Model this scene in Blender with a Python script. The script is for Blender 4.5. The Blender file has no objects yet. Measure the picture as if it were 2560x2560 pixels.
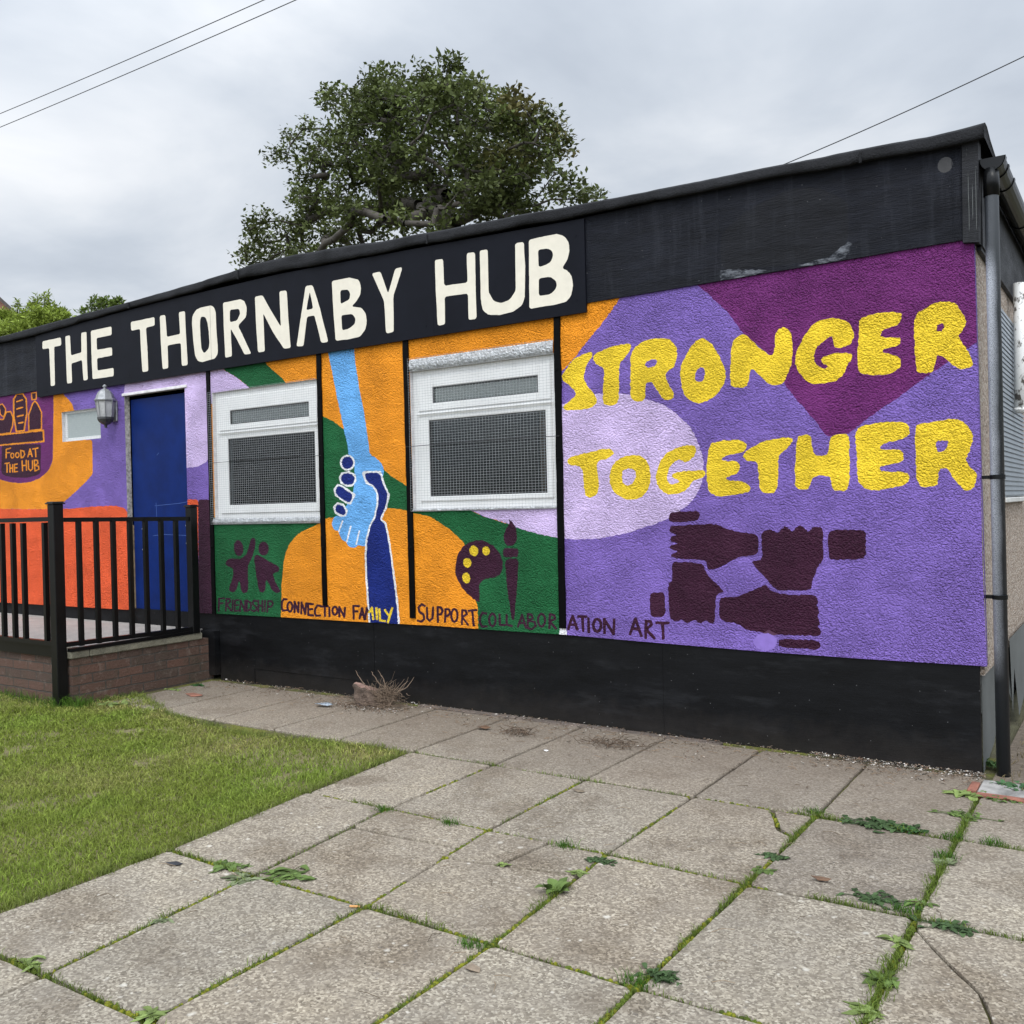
import bpy, bmesh, math, random
import numpy as np
from mathutils import Vector, Matrix, noise as mnoise
from mathutils.geometry import delaunay_2d_cdt, intersect_point_tri_2d
R = math.radians
SC = bpy.context.scene
COL = SC.collection
rnd = random.Random(7)

# ------------------------------------------------------------------ camera
cam = bpy.data.objects.new('camera', bpy.data.cameras.new('camera'))
COL.objects.link(cam)
cr, cu, cf = Vector((.8307, .5562, -.0242)), Vector((.0170, .0182, 1.)), Vector((-.5567, .8307, -.0060))
cf.normalize(); cr = (cr - cf*cr.dot(cf)).normalized(); cu = cr.cross(cf)
cam.matrix_world = Matrix(((cr.x, cu.x, -cf.x, .691), (cr.y, cu.y, -cf.y, -5.406), (cr.z, cu.z, -cf.z, 1.444), (0, 0, 0, 1)))
cam.data.sensor_width = 36; cam.data.lens = 36*2355/2560
cam.data.clip_start = .05; cam.data.clip_end = 2000
SC.camera = cam

# ------------------------------------------------------------------ world, sun, exposure
SUN_EL, SUN_AZ = R(52), R(152)          # azimuth clockwise from +Y
sund = Vector((math.sin(SUN_AZ)*math.cos(SUN_EL), math.cos(SUN_AZ)*math.cos(SUN_EL), math.sin(SUN_EL)))
def nd(nt, t, ins=None, **pr):
    n = nt.nodes.new(t)
    for k, v in pr.items(): setattr(n, k, v)
    for k, v in (ins or {}).items():
        s = n.inputs[k]
        if isinstance(v, bpy.types.NodeSocket): nt.links.new(v, s)
        else: s.default_value = v
    return n
def mth(nt, op, a, b=0., c=0., clamp=False):
    return nd(nt, 'ShaderNodeMath', {0: a, 1: b, 2: c}, operation=op, use_clamp=clamp).outputs[0]
def ramp(nt, f, stops, interp='LINEAR'):
    n = nd(nt, 'ShaderNodeValToRGB', {0: f}); e = n.color_ramp; e.interpolation = interp
    while len(e.elements) < len(stops): e.elements.new(.5)
    for el, (p, c) in zip(e.elements, stops):
        el.position = p; el.color = (*c, 1) if len(c) == 3 else c
    return n.outputs[0]
def mixc(nt, f, a, b, bt='MIX'):
    n = nd(nt, 'ShaderNodeMix', data_type='RGBA', blend_type=bt)
    for i, v in ((0, f), (6, a), (7, b)):
        if isinstance(v, bpy.types.NodeSocket): nt.links.new(v, n.inputs[i])
        else: n.inputs[i].default_value = (*v, 1) if isinstance(v, tuple) and len(v) == 3 else v
    return n.outputs[2]
w = bpy.data.worlds.new('World'); SC.world = w; w.use_nodes = True
nt = w.node_tree; nt.nodes.clear()
sky = nd(nt, 'ShaderNodeTexSky', sky_type='NISHITA', sun_disc=False, sun_elevation=SUN_EL, sun_rotation=SUN_AZ)
tc = nd(nt, 'ShaderNodeTexCoord').outputs['Generated']
sx = nd(nt, 'ShaderNodeSeparateXYZ', {0: tc})
den = mth(nt, 'ADD', mth(nt, 'MAXIMUM', sx.outputs[2], 0.), .22)
cv = nd(nt, 'ShaderNodeCombineXYZ', {0: mth(nt, 'DIVIDE', sx.outputs[0], den), 1: mth(nt, 'DIVIDE', sx.outputs[1], den), 2: 3.7}).outputs[0]
n1 = nd(nt, 'ShaderNodeTexNoise', {'Vector': cv, 'Scale': 1.5, 'Detail': 6., 'Roughness': .52, 'Distortion': .25}).outputs[0]
n2 = nd(nt, 'ShaderNodeTexNoise', {'Vector': cv, 'Scale': .42, 'Detail': 2., 'Roughness': .5}).outputs[0]
cl = mth(nt, 'ADD', mth(nt, 'MULTIPLY', n1, .6), mth(nt, 'MULTIPLY', n2, .4))
cc = ramp(nt, cl, [(.38, (4.7, 5.2, 5.95)), (.46, (5.7, 6.2, 6.9)), (.53, (7.0, 7.4, 7.95)), (.61, (8.6, 8.8, 9.1))])
dt = nd(nt, 'ShaderNodeVectorMath', {0: tc, 1: tuple(sund)}, operation='DOT_PRODUCT').outputs['Value']
br = mth(nt, 'ADD', 1., mth(nt, 'MULTIPLY', mth(nt, 'POWER', mth(nt, 'MAXIMUM', mth(nt, 'ADD', mth(nt, 'MULTIPLY', dt, .72), .28), 0.), 1.6), 3.3))
cc = nd(nt, 'ShaderNodeVectorMath', {0: cc, 3: br}, operation='SCALE').outputs[0]
hz_ = nd(nt, 'ShaderNodeMapRange', {0: sx.outputs[2], 1: 0., 2: .155, 3: .26, 4: 1.}, clamp=True, interpolation_type='SMOOTHSTEP').outputs[0]
cc = nd(nt, 'ShaderNodeVectorMath', {0: cc, 3: hz_}, operation='SCALE').outputs[0]
cc = mixc(nt, .06, cc, sky.outputs[0])
bg = nd(nt, 'ShaderNodeBackground', {'Color': cc, 'Strength': .1})
nt.links.new(bg.outputs[0], nd(nt, 'ShaderNodeOutputWorld').inputs[0])

sl = bpy.data.lights.new('sun', 'SUN'); sl.energy = 1.3; sl.angle = R(24); sl.color = (1, .965, .91)
so = bpy.data.objects.new('sun', sl); COL.objects.link(so); so.rotation_euler = (-sund).to_track_quat('-Z', 'Y').to_euler()
vs = SC.view_settings; vs.view_transform = 'Standard'; vs.look = 'None'; vs.exposure = .1; vs.gamma = 1; vs.use_curve_mapping = False

# ------------------------------------------------------------------ materials
def mat(name):
    m = bpy.data.materials.new(name); m.use_nodes = True
    t = m.node_tree; b = t.nodes['Principled BSDF']
    return m, t, b
def bump(t, b, h, s=.5, d=.01):
    n = nd(t, 'ShaderNodeBump', {'Height': h, 'Strength': s, 'Distance': d}); t.links.new(n.outputs[0], b.inputs['Normal'])
def ocoord(t): return nd(t, 'ShaderNodeTexCoord').outputs['Object']
def noi(t, v, s, d=2., r=.5, o=0, **k): return nd(t, 'ShaderNodeTexNoise', {'Vector': v, 'Scale': s, 'Detail': d, 'Roughness': r, **k}).outputs[o]
def vary(c, f): return tuple(min(1, x*f) for x in c)
def plain(name, c, rough=.6, nscale=8., var=.18, bs=.15, bd=.004, bscale=60., metal=0., spec=.5, fine=.0):
    m, t, b = mat(name); v = ocoord(t)
    n = noi(t, v, nscale, 4., .6)
    col = mixc(t, ramp(t, n, [(.3, (0, 0, 0)), (.7, (1, 1, 1))]), vary(c, 1-var), vary(c, 1+var))
    if fine:
        col = mixc(t, fine, col, ramp(t, noi(t, v, bscale*2.2, 2., .6), [(.3, (0, 0, 0)), (.7, vary(c, 2.2))]), 'MIX')
    t.links.new(col, b.inputs['Base Color'])
    b.inputs['Roughness'].default_value = rough; b.inputs['Metallic'].default_value = metal
    b.inputs['Specular IOR Level'].default_value = spec
    if bs: bump(t, b, noi(t, v, bscale, 4., .6), bs, bd)
    return m
def render_paint(name, c):
    # masonry paint over pebble dash
    m, t, b = mat(name); v = ocoord(t)
    dv = nd(t, 'ShaderNodeVectorMath', {0: v, 1: nd(t, 'ShaderNodeVectorMath', {0: noi(t, v, 60., 1., o=1), 3: .016}, operation='SCALE').outputs[0]}, operation='ADD').outputs[0]
    vo = nd(t, 'ShaderNodeTexVoronoi', {'Vector': dv, 'Scale': 105., 'Randomness': 1.}, feature='F1')
    h = mth(t, 'SUBTRACT', 1., vo.outputs['Distance'])
    h = mth(t, 'ADD', h, mth(t, 'MULTIPLY', noi(t, v, 55., 3., .7), 1.1))
    h = mth(t, 'ADD', h, mth(t, 'MULTIPLY', noi(t, v, 9., 2., .5), .6))
    big = noi(t, v, 1.7, 3., .6)
    col = mixc(t, ramp(t, big, [(.35, (0, 0, 0)), (.65, (1, 1, 1))]), vary(c, .91), vary(c, 1.07))
    col = mixc(t, mth(t, 'MULTIPLY', ramp(t, noi(t, v, 75., 2., .7), [(.5, (0, 0, 0)), (.72, (1, 1, 1))]), .5), col, vary(c, .62))
    col = mixc(t, mth(t, 'MULTIPLY', ramp(t, noi(t, v, 150., 2., .6), [(.68, (0, 0, 0)), (.74, (1, 1, 1))]), .35), col, tuple(x*.6+.22 for x in c))
    t.links.new(col, b.inputs['Base Color']); b.inputs['Roughness'].default_value = .6
    b.inputs['Specular IOR Level'].default_value = .16
    am = nd(t, 'ShaderNodeMapRange', {0: noi(t, v, 4., 3., .6), 1: .35, 2: .65, 3: .55, 4: 1.25}).outputs[0]
    bump(t, b, mth(t, 'MULTIPLY', h, am), 1., .0155)
    return m
PAINT = dict(orange=(.83, .29, .016), violet=(.195, .122, .42), lilac=(.62, .48, .76), plum=(.145, .023, .138), darkplum=(.042, .009, .027),
             yellow=(.83, .58, .032), green=(.011, .112, .036), coral=(.80, .11, .032), skyblue=(.15, .42, .82), navy=(.007, .02, .17), white=(.8, .8, .82))
PM = {k: render_paint('paint_'+k, c) for k, c in PAINT.items()}
PM['bareviolet'] = plain('smooth_violet_paint', (.20, .126, .43), .5, 30, .1, .2, .002, 120)
PM['bareplum'] = plain('smooth_plum_paint', (.06, .016, .045), .5, 30, .1, .2, .002, 120)

def black_board(name, c, rough, scr=.25, streak=0., sp_=.15):
    m, t, b = mat(name); v = ocoord(t)
    mp = nd(t, 'ShaderNodeMapping', {'Vector': v, 'Scale': (1., 1., 4.)}).outputs[0]
    n = noi(t, mp, 3., 6., .65)
    col = mixc(t, ramp(t, n, [(.35, (0, 0, 0)), (.75, (1, 1, 1))]), vary(c, .65), vary(c, 1.6))
    sp = nd(t, 'ShaderNodeTexVoronoi', {'Vector': v, 'Scale': 16.}).outputs['Distance']
    col = mixc(t, mth(t, 'MULTIPLY', mth(t, 'LESS_THAN', sp, .045), .28), col, (.3, .3, .3))
    if streak:
        mv = nd(t, 'ShaderNodeMapping', {'Vector': v, 'Scale': (7., 7., .7)}).outputs[0]
        s = ramp(t, noi(t, mv, 2.2, 5., .7), [(.52, (0, 0, 0)), (.8, (1, 1, 1))])
        col = mixc(t, mth(t, 'MULTIPLY', s, streak), col, (.13, .14, .17))
    if name == 'black_skirt_paint':
        zz = nd(t, 'ShaderNodeSeparateXYZ', {0: v}).outputs[2]
        sp2 = nd(t, 'ShaderNodeMapRange', {0: mth(t, 'ADD', zz, mth(t, 'MULTIPLY', noi(t, v, 7., 5., .7), -.3)), 1: .05, 2: -.16, 3: 0., 4: .22}, clamp=True).outputs[0]
        col = mixc(t, sp2, col, (.06, .05, .042))
        col = mixc(t, mth(t, 'MULTIPLY', ramp(t, noi(t, mp, 1.6, 5., .7), [(.55, (0, 0, 0)), (.8, (1, 1, 1))]), .25), col, (.06, .062, .068))
    t.links.new(col, b.inputs['Base Color'])
    b.inputs['Specular IOR Level'].default_value = sp_
    rr = nd(t, 'ShaderNodeMapRange', {0: noi(t, mp, 2., 4., .6), 1: .3, 2: .7, 3: rough-.1, 4: rough+.15}).outputs[0]
    t.links.new(rr, b.inputs['Roughness'])
    h = mth(t, 'ADD', mth(t, 'MULTIPLY', noi(t, nd(t, 'ShaderNodeMapping', {'Vector': v, 'Scale': (1, 1, 9)}).outputs[0], 14., 5., .7), 1.), noi(t, v, 3., 3., .6))
    bump(t, b, h, scr, .012)
    return m
M_skirt = black_board('black_skirt_paint', (.0036, .0038, .0045), .5, .12)
M_fascia = black_board('blue_black_fascia_paint', (.0085, .0095, .0138), .45, .7, .14, .11)
M_patch = black_board('dull_black_patch_paint', (.0082, .0088, .0115), .5, .6, .08, .13)
M_smear, t, b = mat('chalky_smear'); v = ocoord(t)
t.links.new(mixc(t, ramp(t, noi(t, nd(t, 'ShaderNodeMapping', {'Vector': v, 'Scale': (1, 1, 2.2)}).outputs[0], 16., 5., .75), [(.42, (0, 0, 0)), (.66, (1, 1, 1))]), (.012, .0135, .018), (.16, .17, .19)), b.inputs['Base Color']); b.inputs['Roughness'].default_value = .6; b.inputs['Specular IOR Level'].default_value = .1
M_disc = plain('brown_plug', (.020, .0185, .019), .55, 20, .3, .3)
M_sign = plain('navy_black_sign_paint', (.0058, .0066, .0105), .5, 5, .15, .12, .002, 140, spec=.08)
M_cream = plain('cream_sign_paint', (.64, .595, .495), .5, 14, .05, .35, .003, 22)
M_black = plain('black_metal_paint', (.0035, .0035, .0038), .35, 10, .3, .2, .002, 60, spec=.25)
M_stripbl = plain('black_strip_paint', (.0018, .0018, .002), .5, 10, .3, .5, .004, 40, spec=.06)
M_felt = plain('black_roof_felt', (.0135, .0138, .0155), .75, 4, .45, .9, .01, 90, spec=.15)
M_wood = black_board('black_board_paint', (.010, .0105, .013), .5, .5, .1, .2)
M_pvc = plain('white_pvc', (.68, .68, .67), .32, 3, .05, .03, .001, 30)
M_gasket = plain('black_gasket', (.015, .015, .016), .5, 10, .1, 0)
M_foil = plain('crinkled_silver_foil', (.58, .59, .60), .34, 40, .3, 1., .02, 55, metal=.75)
M_wire = plain('galvanised_wire', (.30, .315, .325), .5, 30, .2, 0, spec=.3)
M_dark = plain('dark_room', (.03, .03, .03), .9, 2, .3, 0)
M_doorb = plain('blue_door_paint', (.001, .013, .095), .45, 5, .22, .12, .004, 9, spec=.12)
M_rough = plain('bare_render', (.34, .32, .30), .85, 40, .6, 1., .012, 70)
M_oldwood = plain('weathered_wood', (.22, .16, .09), .8, 12, .5, .6, .006, 40)
M_trim = plain('off_white_trim', (.62, .60, .60), .5, 15, .2, .5, .005, 40)
M_greyboard = plain('grey_cement_board', (.085, .093, .09), .7, 3, .18, .15, .003, 60)
M_white = plain('white_plastic', (.75, .75, .73), .4, 4, .1, .1)
M_coping = plain('mossy_concrete_coping', (.14, .13, .095), .9, 7, .5, .7, .01, 60, fine=.25)
M_deck = plain('grey_concrete_deck', (.27, .25, .23), .85, 5, .2, .4, .006, 60, fine=.2)
M_edging = plain('pinkish_concrete_edging', (.10, .078, .064), .9, 9, .55, .6, .01, 80, fine=.3)

def m_glass(name, tint, rough=.02, milky=0.):
    m, t, b = mat(name); t.nodes.remove(b)
    v = ocoord(t)
    nb = nd(t, 'ShaderNodeBump', {'Height': noi(t, v, 1.6, 1.), 'Strength': .08, 'Distance': .02}).outputs[0]
    fr = nd(t, 'ShaderNodeFresnel', {'IOR': 1.45, 'Normal': nb}).outputs[0]
    tr = nd(t, 'ShaderNodeBsdfTransparent', {'Color': (*tint, 1)}).outputs[0]
    gl = nd(t, 'ShaderNodeBsdfGlossy', {'Color': (.95, .97, .97, 1), 'Roughness': rough, 'Normal': nb}).outputs[0]
    if milky:
        df = nd(t, 'ShaderNodeBsdfDiffuse', {'Color': (.42, .47, .46, 1)}).outputs[0]
        tr = nd(t, 'ShaderNodeMixShader', {0: milky, 1: tr, 2: df}).outputs[0]
    mx = nd(t, 'ShaderNodeMixShader', {0: mth(t, 'MULTIPLY', fr, 1.0, clamp=True), 1: tr, 2: gl}).outputs[0]
    t.links.new(mx, t.nodes['Material Output'].inputs[0]); return m
M_glass = m_glass('window_glass', (.55, .58, .58), .02, .0)
M_glassm = m_glass('milky_top_glass', (.5, .55, .53), .06, .26)  # top panes: pale grey-green diffuse share mixed into the glass
M_obscure = m_glass('obscured_glass', (.5, .52, .55), .15, .8)

def pebble(name):
    m, t, b = mat(name); v = ocoord(t)
    vo = nd(t, 'ShaderNodeTexVoronoi', {'Vector': v, 'Scale': 95.})
    c = ramp(t, nd(t, 'ShaderNodeSeparateColor', {0: vo.outputs['Color']}).outputs[0], [(0., (.10, .075, .055)), (.3, (.25, .19, .14)), (.6, (.36, .29, .23)), (.85, (.48, .43, .37)), (1., (.16, .10, .07))])
    t.links.new(c, b.inputs['Base Color']); b.inputs['Roughness'].default_value = .75
    bump(t, b, mth(t, 'SUBTRACT', 1., vo.outputs['Distance']), 1., .008); return m
M_pebble = pebble('pebble_dash')
def brick():
    m, t, b = mat('dark_brick'); v = ocoord(t); s = nd(t, 'ShaderNodeSeparateXYZ', {0: v})
    uv = nd(t, 'ShaderNodeCombineXYZ', {0: mth(t, 'ADD', s.outputs[0], s.outputs[1]), 1: s.outputs[2]}).outputs[0]
    wv = nd(t, 'ShaderNodeVectorMath', {0: uv, 1: nd(t, 'ShaderNodeVectorMath', {0: noi(t, v, 9., 2., o=1), 3: .012}, operation='SCALE').outputs[0]}, operation='ADD').outputs[0]
    br = nd(t, 'ShaderNodeTexBrick', {'Vector': wv, 'Color1': (.10, .05, .034, 1), 'Color2': (.06, .038, .028, 1), 'Mortar': (.048, .04, .033, 1), 'Scale': 1., 'Mortar Size': .006, 'Mortar Smooth': .3, 'Bias': 0., 'Brick Width': .225, 'Row Height': .075})
    br.offset = .5
    n = noi(t, v, 12., 5., .7)
    c = mixc(t, mth(t, 'MULTIPLY', ramp(t, n, [(.55, (0, 0, 0)), (.75, (1, 1, 1))]), .6), br.outputs[0], (.20, .165, .135))
    c = mixc(t, mth(t, 'MULTIPLY', ramp(t, noi(t, v, 5., 4., .6), [(.5, (0, 0, 0)), (.7, (1, 1, 1))]), .55), c, (.035, .032, .018))
    sp = ramp(t, noi(t, v, 130., 2., .6), [(.66, (0, 0, 0)), (.74, (1, 1, 1))])
    c = mixc(t, mth(t, 'MULTIPLY', sp, .5), c, (.3, .27, .23))
    t.links.new(c, b.inputs['Base Color']); b.inputs['Roughness'].default_value = .9
    h = mth(t, 'ADD', mth(t, 'MULTIPLY', br.outputs['Fac'], -1.2), mth(t, 'MULTIPLY', noi(t, v, 50., 5., .7), 1.3))
    bump(t, b, h, .8, .012); return m
M_brick = brick()
def slab():
    m, t, b = mat('weathered_paving'); v = nd(t, 'ShaderNodeNewGeometry').outputs['Position']; s = nd(t, 'ShaderNodeSeparateXYZ', {0: v})
    tint = nd(t, 'ShaderNodeAttribute', attribute_name='tint').outputs['Color']
    vc = nd(t, 'ShaderNodeTexVoronoi', {'Vector': v, 'Scale': 130.}); rc = nd(t, 'ShaderNodeSeparateColor', {0: vc.outputs['Color']}).outputs[0]
    f1 = mth(t, 'ADD', mth(t, 'MULTIPLY', rc, .55), mth(t, 'MULTIPLY', noi(t, v, 48., 5., .8), .6))
    c = ramp(t, f1, [(.24, (.10, .083, .062)), (.47, (.19, .162, .125)), (.66, (.27, .235, .182)), (.90, (.45, .405, .325))])
    c = mixc(t, ramp(t, noi(t, v, 5., 5., .65), [(.35, (.5, .5, .5)), (.68, (.0, .0, .0))]), c, (.185, .161, .132))
    st = ramp(t, noi(t, v, 2.1, 6., .65), [(.38, (.74, .71, .68)), (.5, (1, 1, 1)), (.7, (1.06, 1.05, 1.02))])
    c = mixc(t, 1., c, st, 'MULTIPLY')
    c = mixc(t, 1., c, tint, 'MULTIPLY')
    # lichen spots, mostly away from the wall
    dv = nd(t, 'ShaderNodeVectorMath', {0: v, 1: nd(t, 'ShaderNodeVectorMath', {0: noi(t, v, 40., 2., o=1), 3: .022}, operation='SCALE').outputs[0]}, operation='ADD').outputs[0]
    far = nd(t, 'ShaderNodeMapRange', {0: s.outputs[1], 1: -1.0, 2: -2.4, 3: 0., 4: 1.}, clamp=True).outputs[0]
    for sc, th, am in ((12., .12, .55), (29., .15, .4)):
        vo = nd(t, 'ShaderNodeTexVoronoi', {'Vector': dv, 'Scale': sc})
        sel = nd(t, 'ShaderNodeSeparateColor', {0: vo.outputs['Color']}).outputs
        rad = mth(t, 'MULTIPLY', mth(t, 'MULTIPLY', mth(t, 'GREATER_THAN', sel[0], .45), sel[1]), th*1.7)
        msk = nd(t, 'ShaderNodeMapRange', {0: mth(t, 'SUBTRACT', rad, vo.outputs['Distance']), 1: 0., 2: .11, 3: 0., 4: am}, clamp=True).outputs[0]
        c = mixc(t, mth(t, 'MULTIPLY', msk, far), c, (.62, .59, .52))
    vd = nd(t, 'ShaderNodeTexVoronoi', {'Vector': dv, 'Scale': 15.})
    c = mixc(t, mth(t, 'MULTIPLY', mth(t, 'LESS_THAN', vd.outputs['Distance'], .1), .35), c, (.09, .083, .08))
    # slabs turn browner and darker towards the foot of the wall
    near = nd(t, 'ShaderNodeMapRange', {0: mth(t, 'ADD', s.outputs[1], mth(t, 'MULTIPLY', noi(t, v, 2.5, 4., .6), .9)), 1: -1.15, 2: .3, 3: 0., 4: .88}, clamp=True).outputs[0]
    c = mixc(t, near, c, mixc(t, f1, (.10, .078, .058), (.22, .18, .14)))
    t.links.new(c, b.inputs['Base Color']); b.inputs['Roughness'].default_value = .9
    b.inputs['Specular IOR Level'].default_value = .25
    bump(t, b, mth(t, 'ADD', f1, mth(t, 'MULTIPLY', noi(t, v, 25., 4., .6), 1.)), .55, .006); return m
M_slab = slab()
def soil(name, a, bcol, sc=14., g=None):
    m, t, b = mat(name); v = ocoord(t)
    c = ramp(t, noi(t, v, sc, 6., .7), [(.3, a), (.7, bcol)])
    if g: c = mixc(t, ramp(t, noi(t, v, 2.3, 4., .6), [(.42, (0, 0, 0)), (.58, (1, 1, 1))]), c, ramp(t, noi(t, v, 60., 3., .7), [(.3, g[0]), (.7, g[1])]))
    t.links.new(c, b.inputs['Base Color']); b.inputs['Roughness'].default_value = .95
    bump(t, b, noi(t, v, 90., 5., .7), 1., .012); return m
M_ground = soil('bare_ground', (.06, .055, .03), (.12, .115, .06), 6.)
M_thatch = soil('lawn_thatch', (.10, .095, .035), (.24, .2, .10), 22.)
M_joint = soil('mossy_joint_soil', (.03, .024, .015), (.085, .065, .04), 40., ((.05, .06, .006), (.17, .17, .015)))
M_soil = soil('dry_soil', (.07, .055, .04), (.22, .175, .13), 30.)
def attr_leaf(name, rough=.55, trans=.25, spec=.35):
    m, t, b = mat(name)
    c = nd(t, 'ShaderNodeAttribute', attribute_name='tint').outputs['Color']
    t.links.new(c, b.inputs['Base Color']); b.inputs['Roughness'].default_value = rough; b.inputs['Specular IOR Level'].default_value = spec
    if trans:
        tr = nd(t, 'ShaderNodeBsdfTranslucent', {'Color': c}).outputs[0]
        mx = nd(t, 'ShaderNodeMixShader', {0: trans, 1: b.outputs[0], 2: tr}).outputs[0]
        t.links.new(mx, t.nodes['Material Output'].inputs[0])
    return m
M_blade = attr_leaf('grass_blades', .65, .35, .1)
M_leaf = attr_leaf('tree_leaves', .6, .25, .2)
M_weed = attr_leaf('weed_leaves', .6, .2, .15)
M_bits = attr_leaf('loose_bits', .85, 0, .2)
M_bark = plain('grey_brown_bark', (.055, .047, .038), .85, 6, .4, .6, .02, 25)
M_stump = plain('stump_bark', (.085, .058, .042), .9, 9, .55, 1., .02, 40, fine=.3)
M_cut = plain('sawn_wood', (.20, .125, .10), .8, 14, .35, .6, .01, 30)
M_twig = plain('dry_twigs', (.155, .11, .075), .85, 20, .4, .3, .003, 60)
M_roof = plain('slate_roof', (.06, .052, .046), .8, 5, .3, .5, .01, 20)
M_cable = plain('black_cable', (.02, .02, .022), .6, 2, .1, 0)

# ------------------------------------------------------------------ builders
ORG = {}
def tagobj(o, label=None, cat=None, group=None, kind=None):
    for k, v in (('label', label), ('category', cat), ('group', group), ('kind', kind)):
        if v: o[k] = v
    return o
def empty(name, loc, label, cat, group=None):
    o = bpy.data.objects.new(name, None); COL.objects.link(o); o.location = loc; o.empty_display_size = .2
    ORG[o.name] = Vector(loc); return tagobj(o, label, cat, group)
class MB:
    def __init__(s): s.v = []; s.f = []; s.m = []; s.t = []
    def add(s, vs, fs, m=0, tint=None):
        b = len(s.v); s.v += [tuple(q) for q in vs]; s.f += [tuple(b+i for i in f) for f in fs]
        s.m += [m]*len(fs); s.t += [tint or (1, 1, 1)]*len(fs); return s
    def box(s, x0, x1, y0, y1, z0, z1, m=0, c=0., jit=0.):
        if c:
            v = []
            for k, z in ((c, z0), (0, z0+c), (0, z1-c), (c, z1)):
                a, b, d, e = x0+k, x1-k, y0+k, y1-k
                q = c if k == 0 else 0
                v += [(a+q, d, z), (b-q, d, z), (b, d+q, z), (b, e-q, z), (b-q, e, z), (a+q, e, z), (a, e-q, z), (a, d+q, z)] if k == 0 else [(a, d, z), (b, d, z), (b, d, z), (b, e, z), (b, e, z), (a, e, z), (a, e, z), (a, d, z)]
            f = []
            for r in range(3):
                for i in range(8):
                    j = (i+1) % 8; f.append((r*8+i, r*8+j, r*8+8+j, r*8+8+i))
            f.append(tuple(range(7, -1, -1))); f.append(tuple(range(24, 32)))
            return s.add(v, f, m)
        v = [(x, y, z) for z in (z0, z1) for x, y in ((x0, y0), (x1, y0), (x1, y1), (x0, y1))]
        return s.add(v, [(3, 2, 1, 0), (4, 5, 6, 7), (0, 1, 5, 4), (1, 2, 6, 5), (2, 3, 7, 6), (3, 0, 4, 7)], m)
    def prism_y(s, pts, y0, y1, m=0):    # polygon in x,z from front y0 to back y1
        a = sum(p[0]*q[1]-q[0]*p[1] for p, q in zip(pts, pts[1:]+pts[:1]))
        if a < 0: pts = pts[::-1]
        n = len(pts)
        v = [(x, y0, z) for x, z in pts]+[(x, y1, z) for x, z in pts]
        return s.add(v, [tuple(range(n)), tuple(range(2*n-1, n-1, -1))]+[(i, i+n, (i+1) % n+n, (i+1) % n) for i in range(n)], m)
    def tube(s, path, r, n=8, m=0, cap=True, tint=None):
        path = [Vector(p) for p in path]; k = len(path); rs = r if isinstance(r, (list, tuple)) else [r]*k
        v = []; prev = None
        for i, p in enumerate(path):
            d = (path[min(i+1, k-1)]-path[max(i-1, 0)]).normalized()
            if prev is None:
                u = d.cross(Vector((0, 0, 1)));
                if u.length < .05: u = d.cross(Vector((1, 0, 0)))
            else: u = prev-d*prev.dot(d)
            u.normalize(); prev = u; w_ = d.cross(u)
            v += [p+(u*math.cos(2*math.pi*j/n)+w_*math.sin(2*math.pi*j/n))*rs[i] for j in range(n)]
        f = [(i*n+j, i*n+(j+1) % n, (i+1)*n+(j+1) % n, (i+1)*n+j) for i in range(k-1) for j in range(n)]
        if cap: f += [tuple(range(n-1, -1, -1)), tuple(range((k-1)*n, k*n))]
        return s.add(v, f, m, tint)
    def lathe(s, c, prof, n=16, m=0, half=False, a0=0., a1=2*math.pi):
        v = []; k = len(prof)
        full = abs(a1-a0-2*math.pi) < 1e-6; nn = n if full else n+1
        for r, z in prof:
            v += [(c[0]+r*math.cos(a0+(a1-a0)*j/n), c[1]+r*math.sin(a0+(a1-a0)*j/n), c[2]+z) for j in range(nn)]
        f = [(i*nn+j, i*nn+(j+1) % nn, (i+1)*nn+(j+1) % nn, (i+1)*nn+j) for i in range(k-1) for j in range(nn if full else n)]
        return s.add(v, f, m)
    def build(s, name, mats, parent=None, smooth=False, tints=False):
        me = bpy.data.meshes.new(name)
        if parent is not None:
            r = parent
            while r.parent: r = r.parent
            og = ORG[r.name]
        else:
            a = np.array(s.v); og = Vector(((a[:, 0].min()+a[:, 0].max())/2, (a[:, 1].min()+a[:, 1].max())/2, a[:, 2].min()))
        me.from_pydata([(x-og.x, y-og.y, z-og.z) for x, y, z in s.v], [], s.f)
        for q in (mats if isinstance(mats, (list, tuple)) else [mats]): me.materials.append(q)
        me.polygons.foreach_set('material_index', s.m)
        if tints:
            at = me.attributes.new('tint', 'FLOAT_COLOR', 'FACE')
            at.data.foreach_set('color', np.c_[np.array(s.t), np.ones(len(s.t))].astype('f').ravel())
        if smooth: me.polygons.foreach_set('use_smooth', [True]*len(s.f))
        me.update()
        o = bpy.data.objects.new(name, me); COL.objects.link(o)
        if parent is not None: o.parent = parent
        else: o.location = og; ORG[o.name] = og
        return o
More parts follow.
